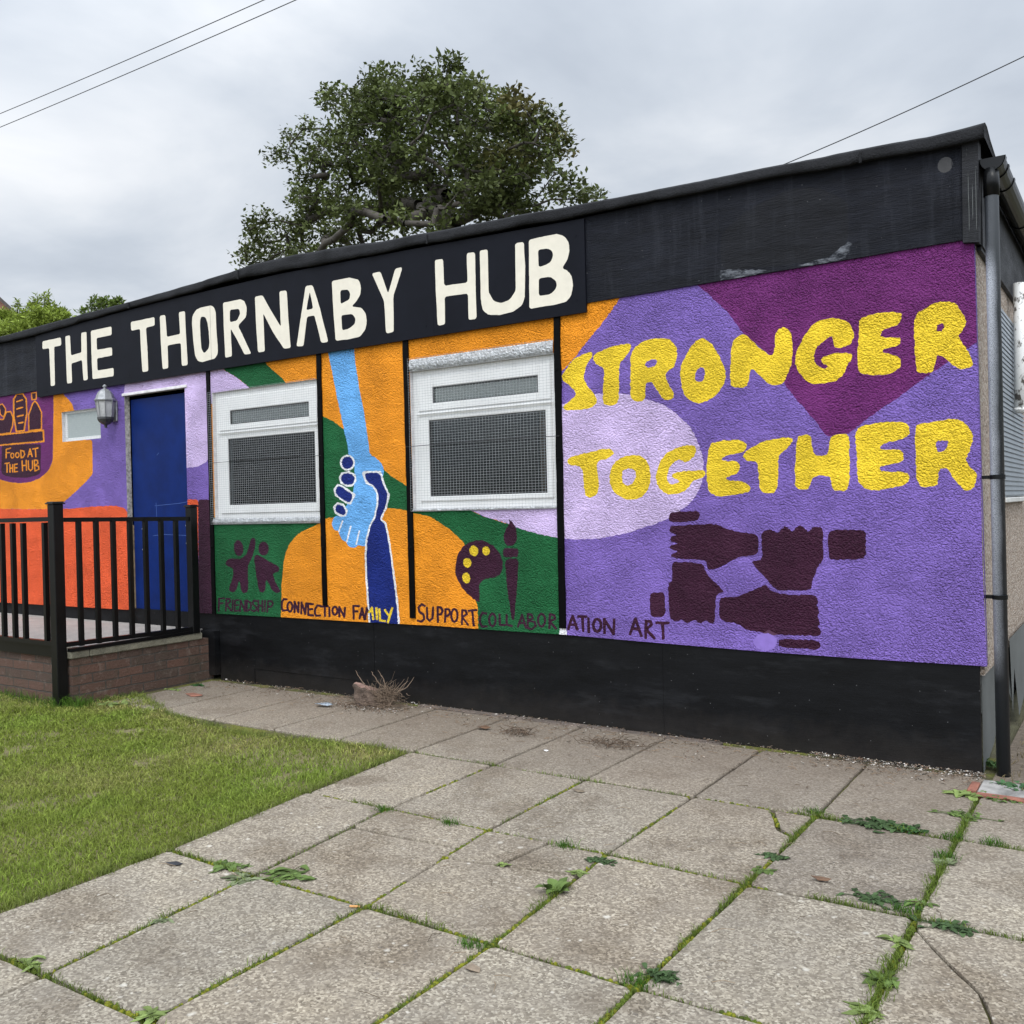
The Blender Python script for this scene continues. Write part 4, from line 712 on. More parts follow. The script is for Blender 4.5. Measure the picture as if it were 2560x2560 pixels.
darkplum|-3.582,0.721 -3.581,0.714 -3.572,0.691 -3.568,0.685 -3.551,0.690 -3.552,0.697 -3.561,0.720 -3.566,0.726
darkplum|-3.566,0.703 -3.572,0.697 -3.586,0.673 -3.587,0.666 -3.572,0.661 -3.566,0.667 -3.553,0.691 -3.551,0.698
darkplum|-3.569,0.679 -3.578,0.678 -3.608,0.672 -3.616,0.668 -3.613,0.655 -3.604,0.656 -3.574,0.662 -3.566,0.666
darkplum|-3.534,0.608 -3.531,0.615 -3.523,0.708 -3.525,0.715 -3.542,0.715 -3.545,0.708 -3.552,0.615 -3.551,0.608
darkplum|-3.544,0.702 -3.535,0.700 -3.503,0.699 -3.494,0.700 -3.492,0.713 -3.500,0.715 -3.533,0.717 -3.542,0.715
darkplum|-3.513,0.711 -3.512,0.704 -3.501,0.681 -3.496,0.675 -3.480,0.681 -3.481,0.688 -3.492,0.711 -3.497,0.716
darkplum|-3.493,0.694 -3.500,0.689 -3.517,0.669 -3.520,0.662 -3.506,0.655 -3.499,0.660 -3.482,0.680 -3.479,0.687
darkplum|-3.501,0.673 -3.510,0.672 -3.540,0.665 -3.548,0.661 -3.544,0.648 -3.535,0.649 -3.505,0.656 -3.497,0.660
darkplum|-3.380,0.599 -3.378,0.606 -3.371,0.708 -3.373,0.715 -3.389,0.715 -3.392,0.708 -3.398,0.606 -3.397,0.599
darkplum|-3.392,0.702 -3.383,0.700 -3.352,0.697 -3.343,0.698 -3.340,0.712 -3.348,0.714 -3.380,0.716 -3.389,0.715
darkplum|-3.360,0.710 -3.360,0.703 -3.351,0.678 -3.347,0.672 -3.331,0.676 -3.332,0.683 -3.340,0.708 -3.344,0.714
darkplum|-3.338,0.690 -3.347,0.687 -3.389,0.664 -3.395,0.658 -3.386,0.648 -3.378,0.651 -3.336,0.674 -3.330,0.679
darkplum|-3.395,0.658 -3.392,0.652 -3.343,0.600 -3.336,0.595 -3.323,0.604 -3.326,0.610 -3.375,0.662 -3.381,0.667
darkplum|-3.335,0.699 -3.326,0.698 -3.256,0.705 -3.247,0.708 -3.248,0.721 -3.256,0.722 -3.327,0.715 -3.335,0.712
darkplum|-3.304,0.714 -3.305,0.707 -3.293,0.601 -3.290,0.595 -3.274,0.597 -3.272,0.604 -3.285,0.709 -3.288,0.716
darkplum|-3.162,0.697 -3.169,0.700 -3.200,0.705 -3.208,0.705 -3.213,0.692 -3.205,0.689 -3.175,0.684 -3.166,0.684
darkplum|-3.205,0.706 -3.211,0.701 -3.235,0.668 -3.238,0.661 -3.224,0.655 -3.218,0.660 -3.194,0.693 -3.191,0.700
darkplum|-3.234,0.671 -3.236,0.664 -3.238,0.626 -3.236,0.619 -3.220,0.620 -3.217,0.627 -3.216,0.665 -3.218,0.671
darkplum|-3.239,0.629 -3.237,0.622 -3.219,0.594 -3.213,0.589 -3.199,0.596 -3.201,0.603 -3.219,0.631 -3.224,0.636
darkplum|-3.219,0.592 -3.210,0.591 -3.170,0.593 -3.162,0.595 -3.161,0.608 -3.170,0.609 -3.210,0.607 -3.218,0.605
darkplum|-3.066,0.697 -3.068,0.690 -3.067,0.618 -3.065,0.611 -3.049,0.613 -3.047,0.620 -3.048,0.691 -3.050,0.698
darkplum|-3.066,0.612 -3.058,0.611 -3.016,0.610 -3.008,0.612 -3.006,0.625 -3.014,0.626 -3.056,0.627 -3.065,0.625
darkplum|-3.006,0.697 -3.008,0.690 -3.007,0.621 -3.005,0.615 -2.990,0.616 -2.988,0.623 -2.989,0.691 -2.991,0.698
darkplum|-3.007,0.617 -3.000,0.614 -2.959,0.607 -2.950,0.608 -2.946,0.620 -2.954,0.623 -2.995,0.630 -3.003,0.629
darkplum|-2.900,0.606 -2.896,0.612 -2.860,0.694 -2.859,0.701 -2.873,0.705 -2.878,0.699 -2.914,0.616 -2.915,0.610
darkplum|-2.878,0.701 -2.878,0.694 -2.849,0.606 -2.845,0.601 -2.830,0.605 -2.830,0.612 -2.860,0.699 -2.864,0.705
darkplum|-2.902,0.632 -2.894,0.631 -2.850,0.633 -2.842,0.635 -2.842,0.648 -2.850,0.649 -2.894,0.647 -2.902,0.645
darkplum|-2.818,0.604 -2.816,0.610 -2.813,0.704 -2.815,0.710 -2.830,0.710 -2.832,0.703 -2.834,0.609 -2.833,0.603
darkplum|-2.832,0.698 -2.824,0.695 -2.793,0.692 -2.785,0.693 -2.781,0.705 -2.789,0.708 -2.820,0.711 -2.829,0.710
darkplum|-2.800,0.704 -2.800,0.697 -2.792,0.673 -2.788,0.668 -2.774,0.672 -2.774,0.679 -2.782,0.703 -2.786,0.708
darkplum|-2.779,0.685 -2.787,0.683 -2.825,0.665 -2.831,0.661 -2.825,0.650 -2.817,0.652 -2.779,0.669 -2.773,0.674
darkplum|-2.830,0.653 -2.823,0.651 -2.771,0.645 -2.763,0.645 -2.760,0.658 -2.767,0.660 -2.819,0.666 -2.827,0.666
darkplum|-2.778,0.656 -2.778,0.650 -2.769,0.622 -2.765,0.617 -2.751,0.621 -2.751,0.628 -2.760,0.655 -2.764,0.661
darkplum|-2.759,0.634 -2.766,0.631 -2.795,0.609 -2.800,0.603 -2.791,0.594 -2.783,0.598 -2.754,0.620 -2.749,0.625
darkplum|-2.780,0.609 -2.788,0.611 -2.823,0.614 -2.832,0.613 -2.834,0.601 -2.827,0.598 -2.791,0.595 -2.783,0.596
darkplum|-2.645,0.609 -2.642,0.615 -2.635,0.711 -2.637,0.718 -2.651,0.718 -2.654,0.711 -2.660,0.615 -2.659,0.608
darkplum|-2.654,0.706 -2.647,0.703 -2.612,0.697 -2.605,0.697 -2.600,0.709 -2.607,0.712 -2.642,0.719 -2.650,0.719
darkplum|-2.619,0.709 -2.619,0.702 -2.612,0.678 -2.609,0.673 -2.595,0.676 -2.595,0.683 -2.601,0.707 -2.604,0.712
darkplum|-2.600,0.689 -2.607,0.687 -2.650,0.668 -2.656,0.663 -2.650,0.652 -2.642,0.654 -2.600,0.674 -2.594,0.678
darkplum|-2.656,0.661 -2.653,0.655 -2.605,0.610 -2.599,0.607 -2.588,0.615 -2.591,0.621 -2.639,0.666 -2.645,0.670
darkplum|-3.433,0.675 -3.436,0.669 -3.441,0.645 -3.440,0.638 -3.424,0.637 -3.420,0.644 -3.416,0.667 -3.416,0.674
darkplum|-3.434,0.654 -3.439,0.648 -3.451,0.631 -3.453,0.624 -3.438,0.619 -3.432,0.624 -3.421,0.642 -3.419,0.649
darkplum|-3.437,0.637 -3.446,0.635 -3.461,0.628 -3.468,0.623 -3.460,0.611 -3.451,0.614 -3.437,0.620 -3.430,0.625
darkplum|-3.444,0.624 -3.451,0.628 -3.465,0.634 -3.474,0.635 -3.482,0.623 -3.475,0.619 -3.461,0.613 -3.453,0.612
darkplum|-3.459,0.623 -3.461,0.630 -3.471,0.647 -3.477,0.652 -3.492,0.645 -3.490,0.638 -3.480,0.622 -3.474,0.617
darkplum|-3.471,0.637 -3.470,0.644 -3.473,0.667 -3.476,0.674 -3.493,0.671 -3.494,0.664 -3.491,0.641 -3.488,0.634
darkplum|-3.477,0.658 -3.473,0.665 -3.469,0.688 -3.469,0.695 -3.486,0.696 -3.489,0.689 -3.494,0.666 -3.493,0.659
darkplum|-3.476,0.680 -3.470,0.685 -3.459,0.703 -3.456,0.710 -3.471,0.715 -3.477,0.709 -3.488,0.692 -3.490,0.685
darkplum|-3.472,0.697 -3.463,0.699 -3.449,0.706 -3.442,0.711 -3.449,0.722 -3.458,0.720 -3.473,0.713 -3.479,0.708
darkplum|-3.465,0.710 -3.458,0.705 -3.444,0.700 -3.435,0.698 -3.427,0.710 -3.434,0.715 -3.448,0.720 -3.457,0.722
darkplum|-3.450,0.710 -3.448,0.703 -3.438,0.687 -3.433,0.681 -3.418,0.688 -3.420,0.695 -3.429,0.711 -3.435,0.717
darkplum|-3.438,0.697 -3.439,0.689 -3.436,0.666 -3.433,0.660 -3.417,0.662 -3.415,0.670 -3.419,0.692 -3.422,0.699
darkplum|-3.099,0.659 -3.102,0.652 -3.106,0.630 -3.106,0.623 -3.090,0.622 -3.087,0.629 -3.083,0.651 -3.083,0.658
darkplum|-3.100,0.638 -3.105,0.632 -3.116,0.616 -3.118,0.609 -3.104,0.604 -3.099,0.609 -3.088,0.626 -3.086,0.633
darkplum|-3.103,0.622 -3.112,0.619 -3.126,0.613 -3.132,0.608 -3.125,0.597 -3.117,0.599 -3.103,0.606 -3.096,0.610
darkplum|-3.110,0.609 -3.116,0.613 -3.130,0.618 -3.138,0.620 -3.146,0.608 -3.139,0.604 -3.126,0.598 -3.118,0.597
darkplum|-3.124,0.608 -3.126,0.615 -3.135,0.631 -3.140,0.636 -3.155,0.630 -3.153,0.623 -3.143,0.607 -3.138,0.602
darkplum|-3.135,0.622 -3.134,0.628 -3.137,0.651 -3.140,0.657 -3.156,0.655 -3.157,0.648 -3.154,0.625 -3.151,0.619
darkplum|-3.141,0.642 -3.137,0.649 -3.133,0.671 -3.134,0.678 -3.149,0.679 -3.153,0.672 -3.157,0.650 -3.156,0.643
darkplum|-3.140,0.663 -3.134,0.669 -3.123,0.685 -3.121,0.692 -3.135,0.698 -3.141,0.692 -3.151,0.675 -3.154,0.668
darkplum|-3.136,0.680 -3.128,0.682 -3.114,0.688 -3.107,0.693 -3.115,0.704 -3.123,0.702 -3.137,0.696 -3.143,0.691
darkplum|-3.130,0.692 -3.123,0.688 -3.110,0.683 -3.102,0.681 -3.094,0.693 -3.100,0.697 -3.114,0.703 -3.122,0.704
darkplum|-3.115,0.693 -3.114,0.686 -3.104,0.670 -3.099,0.665 -3.085,0.671 -3.087,0.678 -3.096,0.694 -3.101,0.699
darkplum|-3.104,0.679 -3.105,0.672 -3.102,0.650 -3.099,0.644 -3.084,0.646 -3.083,0.653 -3.086,0.675 -3.088,0.682
darkplum|-2.689,0.676 -2.693,0.669 -2.697,0.647 -2.697,0.641 -2.682,0.640 -2.679,0.646 -2.675,0.668 -2.675,0.674
darkplum|-2.690,0.655 -2.696,0.650 -2.707,0.634 -2.709,0.627 -2.696,0.622 -2.691,0.627 -2.680,0.643 -2.678,0.650
darkplum|-2.695,0.639 -2.703,0.637 -2.717,0.631 -2.723,0.626 -2.717,0.615 -2.709,0.617 -2.695,0.624 -2.689,0.628
darkplum|-2.703,0.627 -2.709,0.631 -2.723,0.636 -2.731,0.637 -2.737,0.626 -2.731,0.622 -2.717,0.617 -2.710,0.616
darkplum|-2.717,0.627 -2.719,0.633 -2.729,0.649 -2.734,0.653 -2.747,0.647 -2.745,0.640 -2.735,0.625 -2.730,0.620
darkplum|-2.729,0.639 -2.728,0.646 -2.731,0.667 -2.734,0.674 -2.749,0.671 -2.749,0.664 -2.746,0.643 -2.744,0.637
darkplum|-2.734,0.659 -2.731,0.665 -2.727,0.687 -2.727,0.694 -2.742,0.695 -2.745,0.689 -2.749,0.667 -2.749,0.660
darkplum|-2.733,0.679 -2.728,0.684 -2.717,0.701 -2.715,0.707 -2.727,0.713 -2.733,0.708 -2.744,0.691 -2.746,0.685
darkplum|-2.729,0.696 -2.721,0.697 -2.707,0.704 -2.701,0.708 -2.707,0.719 -2.714,0.717 -2.729,0.711 -2.735,0.707
darkplum|-2.721,0.707 -2.715,0.703 -2.701,0.698 -2.693,0.697 -2.686,0.709 -2.692,0.713 -2.706,0.718 -2.714,0.719
darkplum|-2.707,0.708 -2.705,0.701 -2.695,0.686 -2.690,0.681 -2.677,0.688 -2.679,0.694 -2.688,0.710 -2.694,0.714
darkplum|-2.695,0.695 -2.696,0.688 -2.693,0.667 -2.690,0.661 -2.675,0.663 -2.675,0.670 -2.678,0.692 -2.680,0.698
darkplum|-2.498,0.608 -2.493,0.615 -2.458,0.704 -2.457,0.712 -2.473,0.716 -2.478,0.709 -2.514,0.620 -2.515,0.612
darkplum|-2.479,0.711 -2.478,0.703 -2.445,0.614 -2.440,0.607 -2.423,0.613 -2.424,0.621 -2.457,0.710 -2.462,0.717
darkplum|-2.503,0.639 -2.494,0.638 -2.441,0.640 -2.432,0.643 -2.432,0.658 -2.441,0.659 -2.493,0.657 -2.502,0.655
darkplum|-2.435,0.696 -2.425,0.695 -2.364,0.698 -2.355,0.700 -2.355,0.715 -2.364,0.716 -2.425,0.714 -2.434,0.711
darkplum|-2.403,0.713 -2.405,0.705 -2.401,0.610 -2.398,0.603 -2.381,0.605 -2.379,0.613 -2.383,0.707 -2.386,0.714
darkplum|-2.356,0.703 -2.358,0.695 -2.359,0.605 -2.357,0.597 -2.340,0.598 -2.337,0.606 -2.337,0.696 -2.339,0.704
darkplum|-2.222,0.599 -2.220,0.607 -2.220,0.698 -2.222,0.705 -2.239,0.704 -2.241,0.696 -2.241,0.606 -2.239,0.598
darkplum|-2.242,0.699 -2.240,0.692 -2.174,0.598 -2.168,0.593 -2.154,0.602 -2.156,0.609 -2.221,0.702 -2.228,0.708
darkplum|-2.157,0.596 -2.155,0.604 -2.148,0.696 -2.149,0.704 -2.166,0.704 -2.168,0.696 -2.175,0.603 -2.174,0.596
darkplum|-2.261,0.664 -2.265,0.656 -2.269,0.636 -2.269,0.628 -2.252,0.626 -2.249,0.634 -2.244,0.654 -2.244,0.662
darkplum|-2.261,0.645 -2.268,0.639 -2.279,0.624 -2.282,0.616 -2.268,0.609 -2.261,0.615 -2.250,0.630 -2.247,0.638
darkplum|-2.265,0.629 -2.274,0.628 -2.289,0.622 -2.296,0.616 -2.290,0.603 -2.281,0.605 -2.266,0.611 -2.259,0.616
darkplum|-2.273,0.618 -2.281,0.622 -2.295,0.627 -2.304,0.627 -2.311,0.613 -2.304,0.609 -2.289,0.604 -2.280,0.603
darkplum|-2.288,0.616 -2.291,0.623 -2.301,0.638 -2.307,0.643 -2.322,0.634 -2.319,0.627 -2.309,0.612 -2.302,0.607
darkplum|-2.300,0.626 -2.300,0.634 -2.303,0.654 -2.306,0.662 -2.323,0.658 -2.324,0.650 -2.321,0.630 -2.317,0.623
darkplum|-2.307,0.644 -2.303,0.651 -2.299,0.672 -2.299,0.680 -2.316,0.682 -2.319,0.674 -2.324,0.653 -2.324,0.645
darkplum|-2.307,0.662 -2.300,0.668 -2.289,0.684 -2.286,0.691 -2.300,0.699 -2.307,0.693 -2.318,0.677 -2.321,0.670
darkplum|-2.303,0.678 -2.294,0.680 -2.279,0.686 -2.272,0.691 -2.278,0.705 -2.287,0.703 -2.302,0.697 -2.309,0.692
darkplum|-2.294,0.690 -2.287,0.686 -2.273,0.681 -2.264,0.680 -2.257,0.694 -2.264,0.699 -2.279,0.703 -2.288,0.704
darkplum|-2.280,0.692 -2.277,0.684 -2.267,0.670 -2.260,0.665 -2.246,0.673 -2.249,0.681 -2.259,0.695 -2.266,0.700
darkplum|-2.268,0.681 -2.268,0.673 -2.265,0.653 -2.262,0.646 -2.245,0.649 -2.244,0.657 -2.247,0.677 -2.251,0.685
darkplum|-2.041,0.600 -2.036,0.607 -1.996,0.706 -1.995,0.715 -2.012,0.719 -2.017,0.712 -2.057,0.613 -2.058,0.604
darkplum|-2.018,0.714 -2.017,0.705 -1.978,0.599 -1.973,0.592 -1.956,0.598 -1.957,0.606 -1.996,0.713 -2.001,0.720
darkplum|-2.039,0.639 -2.031,0.637 -1.981,0.635 -1.971,0.637 -1.970,0.653 -1.978,0.655 -2.028,0.657 -2.038,0.655
darkplum|-1.929,0.585 -1.927,0.593 -1.921,0.699 -1.923,0.707 -1.940,0.707 -1.943,0.699 -1.948,0.592 -1.947,0.584
darkplum|-1.942,0.692 -1.934,0.689 -1.902,0.687 -1.893,0.688 -1.890,0.704 -1.899,0.706 -1.931,0.709 -1.940,0.708
darkplum|-1.911,0.702 -1.911,0.693 -1.905,0.674 -1.901,0.667 -1.884,0.672 -1.885,0.680 -1.890,0.700 -1.894,0.707
darkplum|-1.893,0.689 -1.901,0.685 -1.940,0.655 -1.946,0.648 -1.935,0.636 -1.927,0.640 -1.888,0.670 -1.883,0.677
darkplum|-1.946,0.648 -1.942,0.641 -1.885,0.585 -1.878,0.581 -1.865,0.592 -1.869,0.599 -1.925,0.655 -1.933,0.659
darkplum|-1.869,0.682 -1.861,0.681 -1.779,0.685 -1.770,0.687 -1.770,0.703 -1.779,0.704 -1.860,0.700 -1.869,0.698
darkplum|-1.828,0.700 -1.830,0.692 -1.826,0.594 -1.823,0.587 -1.806,0.589 -1.805,0.597 -1.809,0.694 -1.812,0.702
darkplum|-1.759,1.385 -1.555,1.391 -1.557,1.328 -1.758,1.318
darkplum|-1.755,1.298 -1.682,1.300 -1.612,1.304 -1.486,1.309 -1.435,1.305 -1.391,1.278 -1.331,1.265 -1.255,1.251 -1.193,1.244 -1.196,1.121 -1.280,1.115 -1.341,1.099 -1.402,1.061 -1.504,1.022 -1.517,1.054 -1.520,1.084 -1.582,1.091 -1.710,1.095 -1.752,1.105 -1.751,1.121 -1.703,1.138 -1.721,1.147 -1.759,1.155 -1.758,1.177 -1.699,1.188 -1.720,1.195 -1.755,1.204 -1.754,1.232 -1.707,1.239 -1.730,1.248 -1.756,1.259
darkplum|-1.175,1.256 -1.127,1.274 -1.101,1.266 -1.085,1.251 -1.065,1.258 -1.043,1.286 -1.028,1.290 -1.007,1.276 -0.994,1.260 -0.984,1.265 -0.971,1.286 -0.946,1.293 -0.921,1.285 -0.903,1.257 -0.891,1.265 -0.875,1.285 -0.841,1.287 -0.819,1.280 -0.817,1.214 -0.820,1.089 -0.850,1.064 -0.872,1.003 -0.887,0.972 -0.893,0.923 -1.072,0.916 -1.109,0.931 -1.144,0.976 -1.186,1.017 -1.238,1.079 -1.232,1.087 -1.173,1.092
darkplum|-0.790,1.266 -0.582,1.267 -0.587,1.106 -0.774,1.098 -0.790,1.121
darkplum|-1.744,1.078 -1.537,1.069 -1.532,1.026 -1.483,0.968 -1.433,0.927 -1.406,0.896 -1.462,0.883 -1.470,0.787 -1.476,0.706 -1.500,0.702 -1.534,0.725 -1.557,0.702 -1.580,0.704 -1.609,0.727 -1.638,0.698 -1.667,0.702 -1.690,0.725 -1.714,0.705 -1.750,0.709 -1.769,0.730 -1.777,0.884 -1.774,0.934 -1.747,0.962
darkplum|-1.904,0.877 -1.798,0.888 -1.798,0.729 -1.900,0.724
darkplum|-1.443,0.863 -1.318,0.875 -1.242,0.911 -1.188,0.934 -1.150,0.950 -1.135,0.925 -1.109,0.905 -0.990,0.893 -0.874,0.900 -0.855,0.877 -0.855,0.847 -0.865,0.837 -0.849,0.817 -0.847,0.792 -0.862,0.776 -0.847,0.762 -0.843,0.732 -0.858,0.716 -0.842,0.702 -0.839,0.672 -0.874,0.665 -1.099,0.657 -1.290,0.678 -1.328,0.713 -1.444,0.724
bareplum|-1.183,0.658 -1.146,0.688 -1.089,0.660 -1.120,0.651
bareviolet|-1.094,0.616 -1.097,0.600 -1.108,0.585 -1.123,0.573 -1.143,0.564 -1.164,0.560 -1.186,0.561 -1.206,0.568 -1.221,0.578 -1.231,0.592 -1.234,0.608 -1.230,0.624 -1.219,0.640 -1.204,0.652 -1.184,0.660 -1.162,0.664 -1.141,0.663 -1.121,0.657 -1.106,0.646 -1.097,0.632
darkplum|-1.087,0.635 -0.870,0.642 -0.847,0.626 -0.851,0.586 -1.090,0.588
yellow|-2.490,2.324 -2.418,2.405 -2.343,2.429 -2.274,2.445 -2.269,2.410 -2.320,2.351 -2.347,2.277 -2.323,2.232 -2.275,2.174 -2.242,2.128 -2.259,2.086 -2.328,2.070 -2.415,2.066 -2.491,2.074 -2.506,2.100 -2.451,2.134 -2.400,2.163 -2.412,2.196 -2.461,2.245 -2.501,2.270 -2.508,2.299
yellow|-2.263,2.420 -2.195,2.439 -2.122,2.458 -1.990,2.464 -1.996,2.422 -2.042,2.364 -2.078,2.347 -2.083,2.220 -2.091,2.072 -2.193,2.081 -2.206,2.125 -2.195,2.231 -2.184,2.326 -2.240,2.348 -2.267,2.383
yellow|-2.000,2.391 -1.958,2.439 -1.888,2.473 -1.809,2.468 -1.731,2.462 -1.682,2.407 -1.678,2.356 -1.691,2.286 -1.753,2.251 -1.759,2.221 -1.738,2.167 -1.706,2.124 -1.707,2.088 -1.740,2.077 -1.785,2.089 -1.817,2.144 -1.850,2.199 -1.883,2.207 -1.898,2.182 -1.898,2.088 -1.967,2.089 -2.002,2.107 -2.005,2.192 -1.999,2.297|-1.895,2.328 -1.846,2.348 -1.812,2.334 -1.819,2.304 -1.859,2.293 -1.895,2.302
yellow|-1.647,2.301 -1.601,2.378 -1.546,2.432 -1.514,2.436 -1.472,2.418 -1.421,2.348 -1.386,2.264 -1.367,2.213 -1.373,2.154 -1.416,2.098 -1.481,2.054 -1.556,2.038 -1.619,2.075 -1.651,2.129 -1.658,2.191 -1.667,2.243|-1.567,2.212 -1.550,2.251 -1.518,2.263 -1.499,2.246 -1.504,2.196 -1.531,2.169 -1.563,2.182
yellow|-1.342,2.146 -1.342,2.235 -1.332,2.352 -1.315,2.409 -1.253,2.436 -1.194,2.375 -1.146,2.321 -1.088,2.278 -1.067,2.322 -1.065,2.408 -1.036,2.438 -0.997,2.436 -0.969,2.396 -0.962,2.310 -0.973,2.225 -1.003,2.152 -1.024,2.108 -1.101,2.112 -1.140,2.146 -1.188,2.209 -1.213,2.221 -1.230,2.155 -1.246,2.109 -1.332,2.120
yellow|-0.943,2.298 -0.913,2.352 -0.865,2.421 -0.808,2.456 -0.726,2.457 -0.663,2.432 -0.628,2.382 -0.625,2.336 -0.639,2.301 -0.675,2.287 -0.729,2.285 -0.742,2.322 -0.737,2.359 -0.783,2.336 -0.821,2.313 -0.845,2.268 -0.846,2.231 -0.823,2.191 -0.787,2.178 -0.763,2.185 -0.795,2.207 -0.809,2.227 -0.785,2.252 -0.721,2.259 -0.640,2.250 -0.632,2.217 -0.668,2.184 -0.678,2.139 -0.715,2.106 -0.779,2.093 -0.863,2.096 -0.918,2.144 -0.950,2.204 -0.955,2.252
yellow|-0.597,2.424 -0.574,2.439 -0.487,2.455 -0.376,2.442 -0.373,2.404 -0.395,2.371 -0.472,2.361 -0.485,2.328 -0.468,2.312 -0.404,2.311 -0.379,2.297 -0.384,2.267 -0.448,2.253 -0.478,2.251 -0.470,2.232 -0.402,2.206 -0.378,2.181 -0.387,2.137 -0.451,2.108 -0.537,2.115 -0.598,2.131 -0.608,2.187 -0.606,2.260 -0.598,2.342
yellow|-0.306,2.413 -0.285,2.428 -0.219,2.462 -0.178,2.470 -0.114,2.456 -0.087,2.418 -0.053,2.353 -0.070,2.312 -0.102,2.273 -0.071,2.226 -0.049,2.189 -0.026,2.127 -0.050,2.103 -0.090,2.100 -0.129,2.129 -0.168,2.176 -0.204,2.193 -0.213,2.146 -0.222,2.103 -0.259,2.098 -0.304,2.107 -0.307,2.165 -0.312,2.236 -0.311,2.351|-0.201,2.346 -0.172,2.356 -0.161,2.332 -0.181,2.309 -0.201,2.316
yellow|-2.483,1.753 -2.377,1.776 -2.271,1.794 -2.167,1.804 -2.131,1.781 -2.136,1.758 -2.194,1.733 -2.257,1.724 -2.255,1.649 -2.244,1.569 -2.259,1.494 -2.351,1.488 -2.358,1.572 -2.366,1.700 -2.473,1.705
yellow|-2.171,1.635 -2.143,1.702 -2.079,1.744 -1.991,1.755 -1.923,1.737 -1.882,1.679 -1.874,1.601 -1.891,1.535 -1.948,1.475 -2.023,1.466 -2.098,1.484 -2.160,1.543|-2.079,1.620 -2.068,1.659 -2.024,1.672 -1.981,1.650 -1.976,1.610 -2.002,1.572 -2.046,1.556 -2.073,1.580
yellow|-1.841,1.622 -1.821,1.687 -1.771,1.751 -1.688,1.785 -1.594,1.796 -1.566,1.778 -1.573,1.730 -1.637,1.679 -1.672,1.708 -1.713,1.699 -1.750,1.662 -1.763,1.608 -1.764,1.575 -1.740,1.558 -1.693,1.561 -1.681,1.581 -1.734,1.596 -1.736,1.618 -1.691,1.632 -1.575,1.638 -1.523,1.636 -1.507,1.614 -1.524,1.593 -1.588,1.579 -1.624,1.532 -1.671,1.501 -1.754,1.490 -1.813,1.521 -1.839,1.566
yellow|-1.487,1.784 -1.444,1.806 -1.361,1.812 -1.269,1.801 -1.240,1.760 -1.281,1.728 -1.363,1.718 -1.410,1.705 -1.400,1.685 -1.313,1.681 -1.293,1.655 -1.304,1.606 -1.377,1.589 -1.387,1.570 -1.295,1.562 -1.230,1.535 -1.236,1.496 -1.317,1.479 -1.431,1.472 -1.484,1.493 -1.504,1.544 -1.507,1.624 -1.500,1.704
yellow|-1.271,1.723 -1.220,1.759 -1.139,1.793 -1.061,1.803 -0.969,1.802 -0.984,1.765 -1.033,1.720 -1.063,1.702 -1.067,1.607 -1.072,1.510 -1.097,1.482 -1.156,1.484 -1.180,1.514 -1.183,1.611 -1.187,1.675 -1.252,1.678 -1.276,1.703
yellow|-0.951,1.806 -0.920,1.812 -0.875,1.811 -0.866,1.750 -0.858,1.690 -0.789,1.684 -0.771,1.715 -0.766,1.804 -0.660,1.808 -0.662,1.700 -0.662,1.571 -0.671,1.503 -0.691,1.484 -0.759,1.488 -0.765,1.536 -0.776,1.576 -0.865,1.577 -0.881,1.530 -0.892,1.500 -0.968,1.500 -0.971,1.583 -0.964,1.685
yellow|-0.629,1.806 -0.602,1.838 -0.551,1.849 -0.440,1.856 -0.368,1.844 -0.343,1.816 -0.351,1.764 -0.406,1.753 -0.479,1.738 -0.507,1.716 -0.479,1.704 -0.398,1.705 -0.376,1.680 -0.381,1.637 -0.426,1.625 -0.500,1.615 -0.505,1.593 -0.473,1.583 -0.373,1.579 -0.345,1.554 -0.365,1.512 -0.447,1.491 -0.549,1.480 -0.609,1.511 -0.627,1.570 -0.622,1.668 -0.628,1.747
yellow|-0.317,1.814 -0.297,1.834 -0.227,1.836 -0.140,1.851 -0.089,1.841 -0.044,1.778 -0.037,1.731 -0.051,1.686 -0.072,1.641 -0.069,1.604 -0.020,1.551 -0.025,1.519 -0.046,1.470 -0.088,1.471 -0.130,1.523 -0.158,1.585 -0.188,1.593 -0.207,1.573 -0.209,1.507 -0.233,1.494 -0.295,1.493 -0.316,1.530 -0.318,1.634 -0.321,1.729|-0.218,1.728 -0.194,1.739 -0.155,1.734 -0.160,1.706 -0.186,1.675 -0.214,1.676
white|-2.568,0.627 -2.530,0.634 -2.513,0.598 -2.520,0.565 -2.576,0.568''')
